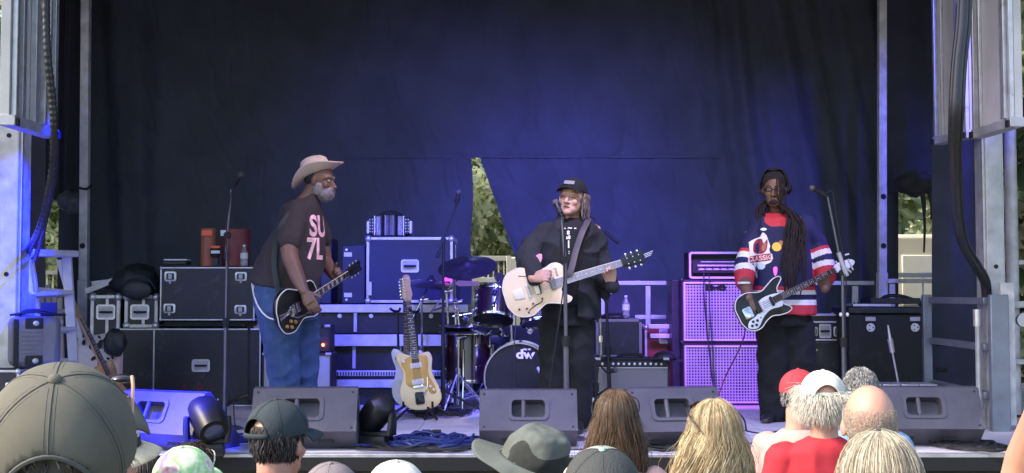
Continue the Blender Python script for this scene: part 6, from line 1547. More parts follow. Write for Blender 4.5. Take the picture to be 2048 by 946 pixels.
    mb = MB(); mb.grid(lambda u, v: C @ Vector((.086*math.sin((u-.5)*2.4)*(1+.05*v), .088+.0*u+(.066*v)*math.cos((u-.5)*2.4)-.03*(2*(u-.5))**2, .002-.012*v-.018*(2*(u-.5))**2)), 24, 6); o = part('brim', mb, m_blackt, cap, smooth=180); sm = o.modifiers.new('s', 'SOLIDIFY'); sm.thickness = .005
    mb = MB(); M = C @ frame((.0, .103, .034), (1, 0, 0), (0, -.35, 1)); M = M @ Matrix.Translation((.0, 0, .002)); mb.prism(rrect(.07, .026, .004), -.004, .002, M); part('patch', mb, mat('grey_patch', (.2, .2, .22), .7), cap)
    g, _ = guitar('cream hollow bodied electric guitar with a grey fretboard held by the singer', MG, 'white')
    strap(g, [MG @ Vector((.19, .03, -.02)), P(1140, 545, -.3), P(1152, 500, -.24), P(1164, 465, -.2), P(1175, 443, -.1), P(1176, 436, .02)], mat('brown_strap', (.06, .05, .06), .6), .022)
    q = MB(); q.ell(MG @ Vector((-.03, .13, .012)), (.022, .008, .028), nu=10, nv=6, rot=MG.to_3x3()); 
    mb = MB(); mb.prism([(-.022, .02), (.0, .034), (.02, .03), (.022, .0), (.006, -.04), (-.01, -.008)], 0, .003, frame(P(1078, 517, -.24), (1, .2, 0), (0, 0, 1))); part('pink_tag', mb, mat('pink_card_tag', (.6, .3, .4), .6), t)
singer()

# ---------------------------------------------------------------- BASS PLAYER
def bassist():
    Y = 9.3; P = lambda x, y, d=0: W(x, y, Y+d)
    b0 = P(1565, 600); b0.z = STAGE
    t = thing('person', 'bass player with long dreadlocks and glasses in a striped hockey jersey', 'person', b0)
    H = head_frame(P(1549, 381, -.04), (-.32, -1, -.02)) @ Matrix.Scale(1.07, 4)
    GO = P(1524, 612, -.36); GT = P(1706, 522, -.12); gx = (GT-GO).normalized(); MG = frame(GO, gx, (-.2, .1, 1)) @ Matrix.Scale((GT-GO).length/.98, 4)
    b = MB(); head_into(b, H, neck_to=P(1553, 428, .03), nr=.064, jaw=1.08)
    b.loft([(P(1556, 440), (.12, 0, 0), (0, .1, 0)), (P(1560, 500), (.17, 0, 0), (0, .13, 0)), (P(1566, 570), (.18, 0, 0), (0, .15, 0)), (P(1566, 640), (.17, 0, 0), (0, .14, 0))], 20)
    w1 = P(1497, 596, -.36); b.limb([P(1505, 470), P(1488, 545, -.1), P(1490, 570, -.22), w1], [.065, .055, .05, .034], 12)
    hand_into(b, w1, Vector((.12, -.05, -1)), Vector((.5, 1, .1)), curls=(.25, .35, .45, .5), side=-1, s=1.12, thumb=(.6, -.1, -.8))
    hn = MG @ Vector((.66, -.02, -.02)); el = P(1640, 560, -.02); w2 = hn+Vector((.02, .05, -.08))
    b.limb([P(1618, 470), P(1645, 525, .0), P(1655, 556, -.04)], [.065, .058, .05], 12); b.limb([P(1655, 556, -.04), w2], [.05, .035], 12)
    hand_into(b, w2, Vector((-.35, -.2, 1)), Vector((-.3, -1, .1)), curls=(.8, .85, .95, 1.0), side=1, s=1.1, thumb=(.1, -.3, 1))
    b.limb([P(1545, 640), P(1543, 730), P(1546, 830)], [.1, .075, .05]); b.limb([P(1592, 640), P(1596, 730), P(1600, 830)], [.1, .075, .05])
    addmesh('body', remesh(b, .0055, 3), m_skd, t)
    # jersey
    s = MB(); s.loft([(P(1553, 428, .02), (.09, 0, 0), (0, .08, 0)), (P(1556, 438), (.17, 0, 0), (0, .12, 0)), (P(1560, 460), (.225, 0, 0), (0, .16, 0)), (P(1564, 520), (.225, 0, 0), (0, .185, 0)), (P(1568, 580), (.23, 0, 0), (0, .2, 0)), (P(1568, 628), (.232, 0, 0), (0, .2, 0))], 40, p=2.3)
    SL = [P(1520, 455), P(1500, 490, -.03), P(1489, 530, -.1), P(1489, 562, -.16)]; SR = [P(1608, 452), P(1630, 490, -.0), P(1645, 525, -.04), P(1652, 552, -.07)]
    s.limb(SL, [.092, .082, .074, .068], 18); s.limb(SR, [.092, .088, .082, .076], 18)
    m_navy2 = mat('navy_black_knit', (.01, .013, .07), .8, var=.15, bump=.1, bs=400); m_redj = mat('red_knit', (.5, .03, .05), .75, var=.1, bump=.1, bs=400); m_whj = mat('white_knit', (.75, .72, .78), .75, var=.05, bump=.1, bs=400)
    def along(c, A):
        best = (9, 0); tot = 0
        Ls = [(A[i+1]-A[i]).length for i in range(len(A)-1)]
        for i in range(len(A)-1):
            d = A[i+1]-A[i]; u = max(0, min(1, (c-A[i]).dot(d)/d.length_squared)) if i < len(A)-2 else max(0, (c-A[i]).dot(d)/d.length_squared)
            dist = (c-A[i]-d*min(u, 1.4)).length
            if dist < best[0]: best = (dist, sum(Ls[:i])+u*Ls[i])
        return best[0], best[1]/sum(Ls)
    def sm(c):
        c = Vector(c); px = 1024+c.x*FPX/c.y; py = 590-(c.z-CAMZ)*FPX/c.y
        for A, sgn in ((SL, -1), (SR, 1)):
            d, u = along(c, A)
            if d < .125 and ((sgn < 0 and px < 1516-.02*(py-480)) or (sgn > 0 and px > 1617)):
                if u > .86: return 1
                if u > .76: return 2
                if u > .66: return 0
                if u > .56: return 2
                if u > .5: return 1
                return 0
        z = (P(0, 628).z-c.z)*-ppm(Y)  # px above the hem
        if z < 19: return 1
        if z < 29: return 2
        if z < 38: return 0
        if z < 47: return 2
        if z < 55: return 1
        # collar
        cc = P(1553, 428, -.1); r = Vector((c.x-cc.x, 0, (c.z-cc.z)*1.1)).length
        if c.z > P(0, 455).z and r < .115 - 0 and abs(px-1554) < 24: return 1
        return 0
    jer = remesh(s, .0065, 3, folds(.01, 6, 5, 12, .002), smat=sm); bv = bvh_of(jer)
    D = (0, 1, 0); F = lambda px, py: frame(P(px, py, -.5), (1, 0, 0), (0, 0, 1)); k = 1/ppm(Y-.2)
    def dec(pts, cx, cy, m, off, nm='crest', smo=True):
        pts = [(x_*.86, y_*.86) for x_, y_ in pts] if abs(cx-1541) < 4 else pts
        q = MB(); o = [(p.x*k, -p.y*k) for p in (crom([(a, b_, 0) for a, b_ in pts], 4, True) if smo else [Vector((a, b_, 0)) for a, b_ in pts])]
        M = F(cx, cy); n = len(o); q.add([M @ Vector((a, b_, 0)) for a, b_ in o], [tuple(range(n))]); part(nm, decal(q, bv, D, off, 4), m, t, smooth=180)
    m_maroon = mat('maroon_print', (.25, .02, .05), .6, var=.1); m_yel = mat('yellow_badge', (.85, .5, .05), .5, var=0); m_skyp = mat('pale_blue_print', (.5, .62, .75), .6, var=0)
    dec([(-30, 8), (-22, -2), (-18, -22), (-26, -28), (-14, -36), (0, -42), (6, -52), (14, -46), (18, -34), (22, -20), (18, -6), (26, 0), (24, 16), (10, 24), (0, 34), (-12, 30), (-18, 20), (-30, 24)], 1541, 506, m_whj, .003)
    dec([(-16, -4), (-15, -22), (-6, -34), (4, -34), (8, -24), (16, -34), (15, -14), (8, -2), (-4, 0)], 1541, 504, m_maroon, .006)
    dec([(-10, -8), (-9, -20), (-2, -26), (0, -12), (-3, -2)], 1540, 504, m_navy2, .008)
    dec([(3, -12), (9, -26), (14, -22), (8, -6)], 1541, 504, m_ored, .008)
    dec([(-27, 4), (22, -3), (22, 13), (-27, 20)], 1541, 506, m_maroon, .007, smo=False)
    q = text_mb('CLASSIC', .05, 0, .0015, F(1539, 514) @ Matrix.Rotation(R(6), 4, 'Z')); part('crest', decal(q, bv, D, .01), m_printw, t, smooth=180)
    dec([(8*math.cos(a), 7.5*math.sin(a)) for a in np.linspace(0, 6.28, 12)[:-1]], 1543, 530, m_skyp, .006)
    dec([(9*math.cos(a), 9*math.sin(a)) for a in np.linspace(0, 6.28, 14)[:-1]], 1573, 490, m_yel, .004)
    dec([(5*math.cos(a), 5*math.sin(a)) for a in np.linspace(0, 6.28, 10)[:-1]], 1582, 482, m_ored, .004)
    dec([(6*math.cos(a), 3*math.sin(a)) for a in np.linspace(0, 6.28, 10)[:-1]], 1548, 453, m_white, .004)
    dec([(-3, -7), (4, -8), (3, 5), (-1, 8)], 1569, 541, m_magglow, .004)
    dec([(-14, -9), (8, -7), (14, 4), (6, 8), (-4, 2), (-6, 8)], 1617, 428, m_whj, .004)
    q = text_mb('R', .05, 0, .002, F(1616, 429) @ Matrix.Rotation(R(-20), 4, 'Z')); part('crest', decal(q, bv, D, .008), m_redj, t, smooth=180)
    addmesh('hockey_jersey', jer, [m_navy2, m_redj, m_whj], t)
    j = MB(); j.loft([(P(1567, 600), (.195, 0, 0), (0, .17, 0)), (P(1568, 650), (.2, 0, 0), (0, .17, 0))], 30)
    j.limb([P(1546, 650), P(1545, 720, -.02), P(1546, 800, 0), P(1547, 832, 0)], [.125, .115, .1, .1], 18); j.limb([P(1594, 650), P(1600, 720, -.02), P(1602, 800, 0), P(1603, 832, 0)], [.125, .115, .1, .1], 18)
    addmesh('trousers', remesh(j, .008, 3, folds(.01, 8, 8, 6)), m_blackt, t)
    for x in (1550, 1602): shoe(t, Vector((P(x, 600).x, Y+.06, STAGE)), (-.5, -1), m_shoe)
    face_marks(t, H, False, m_skd, m_dread, mouth=(.045, .2))
    # glasses
    mb = MB()
    for s_ in (-1, 1):
        mb.tube([H @ Vector((s_*.032+.022*math.cos(a), .1-.006*abs(math.cos(a)), .0+.016*math.sin(a))) for a in np.linspace(0, 6.28, 16)[:-1]], .0025, 6, closed=True)
        mb.tube([H @ Vector((s_*.054, .095, .004)), H @ Vector((s_*.084, .0, .004))], .0025, 5)
    mb.tube([H @ Vector((-.01, .1, .003)), H @ Vector((.01, .1, .003))], .002, 5)
    g = part('glasses', mb, m_black, t)
    mb = MB(); mb.ell(H @ Vector((0, .078, -.088)), (.03, .025, .02), rot=H.to_3x3(), nu=16, nv=10); part('chin_beard', mb, m_dread, t)
    # dreadlocks
    rnd = random.Random(8); mb = MB(); mb.ell(H @ Vector((0, -.024, .062)), (.09, .1, .09), rot=H.to_3x3(), nu=24, nv=16)
    for i in range(150):
        a = rnd.uniform(-1, 1); s_ = 1 if a > -.05 else -1
        th = rnd.uniform(.15, 1.0)*s_ ; back = rnd.uniform(-.09, .05)
        bf = rnd.uniform(-1, .75); p0 = H @ Vector((.012*s_*rnd.random(), .06*bf, .15-.012*abs(bf)))
        p1 = H @ Vector((s_*.055, .062*bf-.01, .142)); p15 = H @ Vector((s_*.087, .05*bf-.01, .08)); p2 = H @ Vector((s_*(.09+.012*rnd.random()), back, -.01))
        if s_ > 0:
            ex = rnd.uniform(1574, 1618); ey = rnd.uniform(470, 598); pts = [p0, p1, p15, p2, P(1572+.35*(ex-1572)+rnd.uniform(-4, 4), 425, rnd.uniform(-.17, -.02)), P(ex-6, (425+ey)/2, -.2), P(ex-10+rnd.uniform(-6, 6), ey, -.215)]
        else:
            ex = rnd.uniform(1514, 1530); ey = rnd.uniform(430, 492); pts = [p0, p1, p15, p2, P(ex+3, 410, rnd.uniform(-.05, .06)), P(ex, ey, rnd.uniform(-.1, .05))]
        Q = crom(pts, 5); r0 = rnd.uniform(.005, .0078); mb.tube(Q, [r0*(1+.15*math.sin(k_*2.1+i)) if k_ < len(Q)-1 else r0*.4 for k_ in range(len(Q))], 6)
    for (x0, x1, x2, y2) in ((1556, 1560, 1566, 430), (1559, 1564, 1562, 418), (1553, 1554, 1561, 405), (1562, 1570, 1573, 425)):
        mb.tube(crom([P(x0, 352, -.1), P(x1, 375, -.155), P(x1+1, 392, -.15), P(x2, y2, -.13)], 5), .0055, 6)
    part('dreadlocks', mb, m_dread, t, smooth=180)
    mb = MB(); mb.tube([P(1488, 566, -.255)+Vector((.042*math.cos(a), .042*math.sin(a), .0)) for a in np.linspace(0, 6.28, 14)[:-1]], .009, 6, closed=True); part('wristband', mb, m_white, t)
    g, _ = guitar('black bass guitar with a white pickguard and pale edge held by the bass player', MG, 'bass', 'bass_guitar', 'bass guitar')
bassist()

# ---------------------------------------------------------------- guitars on stands
def stand_for(label, p, guitar_y):
    t = thing('guitar_stand', label, 'guitar stand', p, group=None)
    p = Vector(p)
    mb = MB(); mb.tube([p+Vector((0, .02, .12)), p+Vector((-.035, .09, .82))], .011, 8); part('upright', mb, m_blackm, t)
    mb = MB(); mb.tube(crom([p+Vector((-.075, -.04, .84)), p+Vector((-.06, .08, .82)), p+Vector((-.02, .08, .82)), p+Vector((0, -.04, .84))], 4), .01, 8); part('neck_yoke', mb, m_rubber, t)
    for s in (-1, 1):
        mb = MB(); mb.tube(crom([p+Vector((0, .04, .14)), p+Vector((s*.09, -.0, .11)), p+Vector((s*.11, -.1, .1)), p+Vector((s*.11, -.12, .14))], 4), .009, 8); part('cradle_arm', mb, m_rubber, t)
    for a in (.4, 2.7, 4.1, 5.3):
        mb = MB(); mb.tube([p+Vector((0, .04, .16)), p+Vector((.27*math.cos(a), .22*math.sin(a), .014))], .011, 8); part('leg', mb, m_blackm, t)
YG = 9.4
g0 = W(836, 765, YG); g1 = W(810, 548, YG+.12)
MG = frame(g0, (g1-g0), (-1, -.1, 0)); 
MG.translation = g0 + MG.to_3x3() @ Vector((.03, 0, 0))
guitar('cream electric guitar with a gold pickguard standing upright on a stand at stage centre left', MG, 'jm')
a_ = W(838, 830, YG+.05); a_.z = STAGE+.002
stand_for('black folding stand under the cream electric guitar', a_, YG)
g0 = W(815, 752, YG+.2); g1 = W(811, 562, YG+.25)
MG2 = frame(g0, (g1-g0), (-.9, .42, 0)); guitar('white electric guitar turned sideways just behind the cream guitar on the stands', MG2, 'side')
a_ = W(800, 824, YG+.35); a_.z = STAGE+.002
stand_for('second black folding stand partly hidden behind the two upright guitars', a_, YG)
g0 = W(230, 778, 9.35); g1 = W(140, 592, 9.2)
MG3 = frame(g0, (g1-g0), (-.25, -1, 0)); guitar('natural wood guitar leaning against the ladder, seen by its neck', MG3 @ Matrix.Scale(1.0, 4), 'ac')
# ================================================================== TREES AND THINGS BEHIND THE STAGE
def leafmat(name, c, c2, rough=.5):
    m = mat(name, c, rough, var=0, vs=1.6, col2=c2, detail=5); nt = m.node_tree; b = nt.nodes['Principled BSDF']
    tr = nt.nodes.new('ShaderNodeBsdfTranslucent'); tr.inputs[0].default_value = (c2[0]*1.3, c2[1]*1.3, c2[2], 1); mx = nt.nodes.new('ShaderNodeMixShader'); mx.inputs[0].default_value = .4
    nt.links.new(b.outputs[0], mx.inputs[1]); nt.links.new(tr.outputs[0], mx.inputs[2]); nt.links.new(mx.outputs[0], nt.nodes['Material Output'].inputs[0]); return m
m_lf = [leafmat('leaf_green', (.25, .3, .18), (.44, .49, .34)), leafmat('leaf_yellow_green', (.38, .42, .27), (.54, .56, .4)), leafmat('leaf_dark_green', (.09, .13, .07), (.2, .25, .13))]
m_bark = mat('bark', (.12, .09, .07), .9, var=.3, vs=10, bump=.6, bs=25, stretch=(1, 1, .3))
def foliage(name, parent, clumps, n, size, mats, seed, long=1.6):
    rg = np.random.RandomState(seed); nc = len(clumps); C = np.array([c[:3] for c in clumps]); Rr = np.array([c[3] for c in clumps])
    w = Rr**2; idx = rg.choice(nc, n, p=w/w.sum()); d = rg.normal(size=(n, 3)); d /= np.linalg.norm(d, axis=1)[:, None]
    rr = Rr[idx]*(1-.45*rg.rand(n)**2)*(1+.12*rg.normal(size=n)); P = C[idx]+d*rr[:, None]*np.array([1, 1, .8])
    ax = d*.6+rg.normal(size=(n, 3))*.7; ax[:, 2] -= .35; ax /= np.linalg.norm(ax, axis=1)[:, None]
    up = d+rg.normal(size=(n, 3))*.6; sx = np.cross(ax, up); sx /= np.linalg.norm(sx, axis=1)[:, None]; nz = np.cross(sx, ax)
    s = size*(.6+.8*rg.rand(n))[:, None]
    v = np.stack([P, P+ax*s*long*.45+sx*s*.5+nz*s*.12, P+ax*s*long, P+ax*s*long*.45-sx*s*.5+nz*s*.12], 1).reshape(-1, 3)
    me = bpy.data.meshes.new(name); me.vertices.add(4*n); me.vertices.foreach_set('co', v.astype(np.float32).ravel())
    k = np.arange(n)*4; tri = np.stack([k, k+1, k+2, k, k+2, k+3], 1).ravel()
    me.loops.add(6*n); me.loops.foreach_set('vertex_index', tri.astype(np.int32)); me.polygons.add(2*n)
    me.polygons.foreach_set('loop_start', (np.arange(2*n)*3).astype(np.int32)); me.polygons.foreach_set('loop_total', np.full(2*n, 3, np.int32))
    cl = rg.randint(0, 100, nc); mi = np.where(rg.rand(n) < .7, (cl[idx] % len(mats)), rg.randint(0, len(mats), n)); me.update()
    me.polygons.foreach_set('material_index', np.repeat(mi, 2).astype(np.int32)); me.update(); me.validate()
    o = link(name, me, mats, parent, True); return o
def tree(label, x, y, h, r, seed, n=14000, leaf=.11, mats=None, name='tree', low=.15, group=None, trunk=.16):
    rnd = random.Random(seed); t = thing(name, label, 'tree' if trunk > .1 else 'shrub', (x, y, 0), group=group)
    mb = MB(); mb.tube(crom([(x, y, -.1), (x+.1, y, h*.3), (x-.05, y+.1, h*.62), (x, y, h*.9)], 5), [trunk*(1-.8*i/15) for i in range(16)], 9); part('trunk', mb, m_bark, t, smooth=180)
    cl = []
    for i in range(26):
        a = rnd.random()*6.28; f = rnd.random(); z = h*(low+(1-low)*f); rr = r*math.sin(math.pi*min(.97, (.18+.8*f)))**.6*rnd.uniform(.35, .95)
        c = (x+rr*math.cos(a), y+rr*math.sin(a), z, r*rnd.uniform(.22, .42)); cl.append(c)
        if i < 9:
            mb = MB(); mb.tube(crom([(x, y, z*.7), ((x+c[0])/2, (y+c[1])/2, z*.82), c[:3]], 4), [.05*(1-.8*k/8) for k in range(9)], 6); part('limb', mb, m_bark, t, smooth=180)
    foliage('crown', t, cl, n, leaf, mats or m_lf, seed); return t
tree('broad pale green tree seen through the triangular opening in the backdrop', W(985, 500, 19).x+1.5, 18.6, 6.2, 2.6, 1, 42000, .09, group='trees behind the stage', low=.08)
tree('green tree behind the stage seen through the gap at left', W(115, 500, 18).x+1.1, 18, 5.2, 2.0, 2, 26000, .09, group='trees behind the stage', low=.1)
tree('tree at the far left edge behind the blue lit column', W(-60, 300, 16).x, 16, 9, 2.6, 3, 20000, .1, group='trees behind the stage', low=.2)
tree('dark leafed tree seen through the small opening at right', W(1832, 400, 17).x+1.5, 19.2, 6.5, 2.2, 4, 20000, .17, [m_lf[2], m_lf[0], m_lf[2]], group='trees behind the stage', low=.2)
tree('big leaved evergreen shrub at the far right edge beside the stage', W(2225, 300, 12.8).x, 12.9, 7.5, 1.2, 7, 12000, .15, [m_lf[0], m_lf[2], m_lf[1]], name='evergreen_shrub', low=.05, trunk=.09)
tree('distant tree beyond the evergreen shrub at right', W(2150, 300, 20).x, 20, 9.5, 2.8, 8, 14000, .12, group='trees behind the stage')
mb = MB(); 
h_ = thing('hedge', 'long green hedge closing the view behind the stage', 'hedge', (0, 25, 0)); cl = []
rnd = random.Random(5)
for i in range(130): cl.append((rnd.uniform(-20, 20), 26+rnd.uniform(-1, 1), rnd.uniform(.4, 5.5), rnd.uniform(.7, 1.3)))
foliage('leaves', h_, cl, 60000, .16, m_lf, 77); h_.children[0]['kind'] = 'stuff'
mb = MB(); mb.box((0, 26.4, 2.6), (42, .5, 5.2)); part('inner_branches', mb, m_lf[2], h_)
m_wpaint = mat('white_painted_metal', (.8, .82, .74), .5, .0, var=.06, vs=3)
# white fence panel with a grille in the centre gap
def fence(label, x0, x1, ytop, Y, barx, frame_w=16, mid=None):
    t = thing('fence_panel', label, 'fence', W((x0+x1)/2, 600, Y)*1); t.location.z = 0; c = t.location.copy()
    a, b = W(x0, 600, Y).x, W(x1, 600, Y).x; z1 = W(0, ytop, Y).z; w = frame_w/ppm(Y)
    for x in (a, b): 
        mb = MB(); mb.box((x, Y, z1/2), (w, .06, z1)); part('fence_post', mb, m_wpaint, t, bevel=.005)
    for z in (z1-w/2, .25)+((W(0, mid, Y).z,) if mid else ()):
        mb = MB(); mb.box(((a+b)/2, Y, z), (b-a-w, .05, w if z > 1 else .06)); part('fence_rail', mb, m_wpaint, t, bevel=.005)
    n = int((b-a)/barx)
    for i in range(1, n):
        mb = MB(); mb.box((a+(b-a)*i/n, Y+.0, z1/2), (.018, .02, z1-w)); part('fence_bar', mb, m_wpaint, t)
    return t
fence('white framed steel grille fence behind the drum kit seen through the opening', 935, 1018, 512, 15.5, .062, 10, 560)
m_vinyl = mat('cream_container_paint', (.7, .68, .56), .5, var=.05, vs=2)
t = thing('container', 'white ribbed container seen right of the grille fence in the opening', 'container', (W(1060, 600, 15.8).x, 17, 0)); a = W(1016, 600, 15.8).x; b = W(1130, 600, 15.8).x; z1 = W(0, 514, 15.8).z
mb = MB(); mb.box(((a+b)/2, 16.8, z1/2), (b-a, 2, z1)); part('container_body', mb, m_wpaint, t, bevel=.02)
fence('low grey fence behind the step ladder', 70, 165, 541, 15.5, .07, 8)
t = thing('white_van', 'cream coloured parked van behind the small opening at right', 'van', (W(1835, 600, 14.6).x, 15.8, 0)); a = W(1770, 600, 14.6).x; b = W(1925, 600, 14.6).x; z1 = W(0, 468, 14.6).z
mb = MB(); mb.box(((a+b)/2, 15.75, z1/2+.15), (b-a+.8, 2.2, z1-.3)); part('van_body', mb, m_vinyl, t, bevel=.05)
for i in range(2):
    x = a+.2+i*.72; mb = MB(); mb.box((x+.3, 14.64, z1-.55), (.56, .02, .6)); part('side_panel', mb, m_wpaint, t, bevel=.01)
for s in (a, b):
    mb = MB(); mb.lathe([(0, -.1), (.32, -.1), (.34, 0), (.32, .1), (0, .1)], axisM((s+.1, 14.8, .34), (0, 1, 0)), 20); part('wheel', mb, m_rubber, t)
fence('white fence of upright slats in front of the cream van', 1772, 1920, 545, 14.1, .3, 10, 600)

# ================================================================== AUDIENCE
def std_body(female=False):
    b = MB(); H = head_frame((0, 0, 1.635), (0, 1, 0)); head_into(b, H, neck_to=(0, -.03, 1.44), nr=.05 if female else .06)
    w = .88 if female else 1
    b.loft([((0, -.02, 1.45), (.1*w, 0, 0), (0, .07, 0)), ((0, -.02, 1.38), (.17*w, 0, 0), (0, .09, 0)), ((0, 0, 1.2), (.155*w, 0, 0), (0, .11, 0)), ((0, .01, 1.02), (.14*w, 0, 0), (0, .105, 0)), ((0, 0, .88), (.165, 0, 0), (0, .11, 0))], 20)
    for s in (-1, 1):
        b.limb([(s*.18*w, -.01, 1.39), (s*.235*w, -.01, 1.13), (s*.25*w, .04, .9)], [.05, .042, .028], 12)
        hand_into(b, (s*.25*w, .04, .9), (0, .15, -1), (-s, 0, 0), curl=.35, side=s, s=1.0)
        b.limb([(s*.09, 0, .88), (s*.095, .0, .5), (s*.1, -.02, .09)], [.085, .058, .036], 12)
        b.limb([(s*.1, -.03, .06), (s*.11, .1, .035)], [.035, .03], 10)
    return remesh(b, .0065, 3)
def std_shirt(female=False):
    s = MB(); w = .9 if female else 1
    s.loft([((0, -.03, 1.47), (.07, 0, 0), (0, .065, 0)), ((0, -.03, 1.445), (.11*w, 0, 0), (0, .085, 0)), ((0, -.025, 1.41), (.18*w, 0, 0), (0, .1, 0)), ((0, -.01, 1.33), (.2*w, 0, 0), (0, .125, 0)), ((0, .0, 1.15), (.185*w, 0, 0), (0, .13, 0)), ((0, .0, .98), (.185, 0, 0), (0, .135, 0)), ((0, 0, .82), (.195, 0, 0), (0, .14, 0))], 30, p=2.2)
    for sg in (-1, 1): s.limb([(sg*.175*w, -.015, 1.375), (sg*.215*w, -.01, 1.25), (sg*.235*w, -.01, 1.16)], [.075, .07, .072], 16)
    return remesh(s, .009, 3, folds(.009, 7, 4, 3))
def std_trousers():
    s = MB(); s.loft([((0, 0, .95), (.17, 0, 0), (0, .12, 0)), ((0, 0, .82), (.185, 0, 0), (0, .13, 0))], 24)
    for sg in (-1, 1): s.limb([(sg*.09, 0, .83), (sg*.097, 0, .5), (sg*.1, -.02, .1)], [.1, .08, .065], 16)
    return remesh(s, .012, 2, folds(.008, 7, 6, 9))
BM, BF = std_body(), std_body(True); SM_, SF = std_shirt(), std_shirt(True); TR = std_trousers()
for me in (BM, BF, SM_, SF, TR): me.materials.append(m_skl)
HM0 = head_frame((0, 0, 1.635), (0, 1, 0))
def osub(name, me, m, parent):
    o = bpy.data.objects.new(name, me); COL.objects.link(o); o.parent = parent; o.material_slots[0].link = 'OBJECT'; o.material_slots[0].material = m; return o
def person(label, px, topy, Y, rz=0, skin=None, shirt=None, pants=None, female=False, extra=.0, wide=1.0, lean=0):
    top = W(px, topy, Y); sc = (top.z-extra)/1.765
    t = thing('person', label, 'person', (top.x, Y, 0), rz, 'people in the audience before the stage', scale=(sc*wide, sc*wide, sc)); t.rotation_euler = (lean, 0, rz)
    osub('body', BF if female else BM, skin or m_skl, t); osub('shirt', SF if female else SM_, shirt, t); osub('trousers', TR, pants or m_denim, t)
    for s in (-1, 1):
        mb = MB(); mb.loft([((s*.1, -.06, .045), (.035, 0, 0), (0, 0, .045)), ((s*.105, .05, .045), (.042, 0, 0), (0, 0, .045)), ((s*.11, .15, .03), (.045, 0, 0), (0, 0, .03)), ((s*.11, .2, .02), (.02, 0, 0), (0, 0, .015))], 16); part('shoe', mb, m_shoe, t, world=False)
    return t
px_seed = [0]
def cap(t, m, brimm=None, back='open', pitch=R(10), turn=0, btn=None, strapm=None, panels=None, size=1.0, label=None, name='baseball_cap', own=True, z=.048, seam=None, roll=0):
    C = HM0 @ Matrix.Rotation(turn, 4, 'Z') @ Matrix.Rotation(roll, 4, 'Y') @ Matrix.Rotation(pitch, 4, 'X') @ Matrix.Translation((0, -.008, z))
    C = Matrix.Translation((0, 0, 1.635)) @ (Matrix.Translation((0, 0, -1.635)) @ C)
    px_seed[0] += 1.7
    if own:
        par = thing(name, label, 'cap', (0, 0, 0)); par.parent = None
        M = parent_matrix(t); par.location = t.location; par.rotation_euler = t.rotation_euler; par.scale = t.scale
    else: par = t
    rx, ry, rz_ = .094*size, .109*size, .1*size; nu, nv = 72, 22; mb = MB(); vs = []; fs = []; mi = []
    def pt(a, f, o=0):   # a azimuth from back, f 0 top .. 1 rim
        th = f*R(97); k = 1+.012*abs(math.sin(3*a))**.6*math.sin(th)+.02*noise.noise(Vector((math.sin(a)*1.8+size, math.cos(a)*1.8+px_seed[0], f*2.6)))
        return Vector((math.sin(a)*math.sin(th)*(rx*k+o), -math.cos(a)*math.sin(th)*(ry*k+o), math.cos(th)*(rz_+o)))
    for j in range(nv+1):
        for i in range(nu): vs.append(pt(2*math.pi*i/nu, j/nv))
    for j in range(nv):
        for i in range(nu):
            a = 2*math.pi*(i+.5)/nu; a = a if a < math.pi else a-2*math.pi; f = (j+.5)/nv
            if back == 'open' and (a/.62)**2+((1-f)/.40)**2 < 1: continue
            fs.append((j*nu+i, (j+1)*nu+i, (j+1)*nu+(i+1) % nu, j*nu+(i+1) % nu)); mi.append(int((a % (2*math.pi))/(math.pi/3)) % 6)
    pm = panels or [m]
    n0 = len(mb.v); mb.v = [C @ p for p in vs]; mb.f = fs; mb.m = [k % len(pm) for k in mi]
    o = part('crown', mb, pm, par, world=False, smooth=180); q = o.modifiers.new('s', 'SOLIDIFY'); q.thickness = .003; q.offset = 1
    sm_ = seam or m
    mb = MB()
    for k in range(6):
        a = k*math.pi/3; f1 = 1 if not (back == 'open' and k == 0) else .58
        mb.tube([C @ pt(a, f1*u, .0035) for u in np.linspace(.03, 1, 14)], .001*size, 5)
        for s in (-1, 1): mb.tube([C @ pt(a+s*.055/max(.15, math.sin(f1*u*1.6)), f1*u, .0031) for u in np.linspace(.15, 1, 12)], .0004, 4)
    part('seams', mb, sm_, par, world=False, kind='stuff')
    mb = MB(); mb.ell(C @ Vector((0, 0, rz_+.004)), (.009, .009, .006), rot=C.to_3x3(), nu=12, nv=6); part('button', mb, btn or m, par, world=False)
    if back == 'open':
        P = [C @ pt(.62*math.cos(w), 1-.40*math.sin(w), .003) for w in np.linspace(0, math.pi, 20)]; mb = MB(); mb.tube(P, .0032, 6); part('opening_trim', mb, sm_, par, world=False)
        mb = MB(); mb.grid(lambda u, v: C @ pt(-.64+1.28*u, .9+.1*v, .004), 16, 2); o = part('adjuster_strap', mb, strapm or m, par, world=False, smooth=180); q = o.modifiers.new('s', 'SOLIDIFY'); q.thickness = .003
    mb = MB(); mb.tube([C @ pt(a, .985, .002) for a in (np.linspace(-math.pi, math.pi, 40)[:-1] if back != 'open' else np.linspace(.62, 2*math.pi-.62, 36))], .0025, 6, closed=back != 'open'); part('hem', mb, m, par, world=False)
    mb = MB()
    def br(u, v):
        a = (u-.5)*2.5; p = pt(math.pi-a, .985); d = Vector((math.sin(a)*.25, math.cos(a), 0)).normalized(); L = .072*max(0, math.cos(a*1.02))**.55
        return C @ (p+d*L*v+Vector((0, 0, -.02*v*v-.012*(2*(u-.5))**2*v)))
    mb.grid(br, 28, 6); o = part('brim', mb, brimm or m, par, world=False, smooth=180); q = o.modifiers.new('s', 'SOLIDIFY'); q.thickness = .004
    return par
HC = Vector((0, -.012, 1.66))
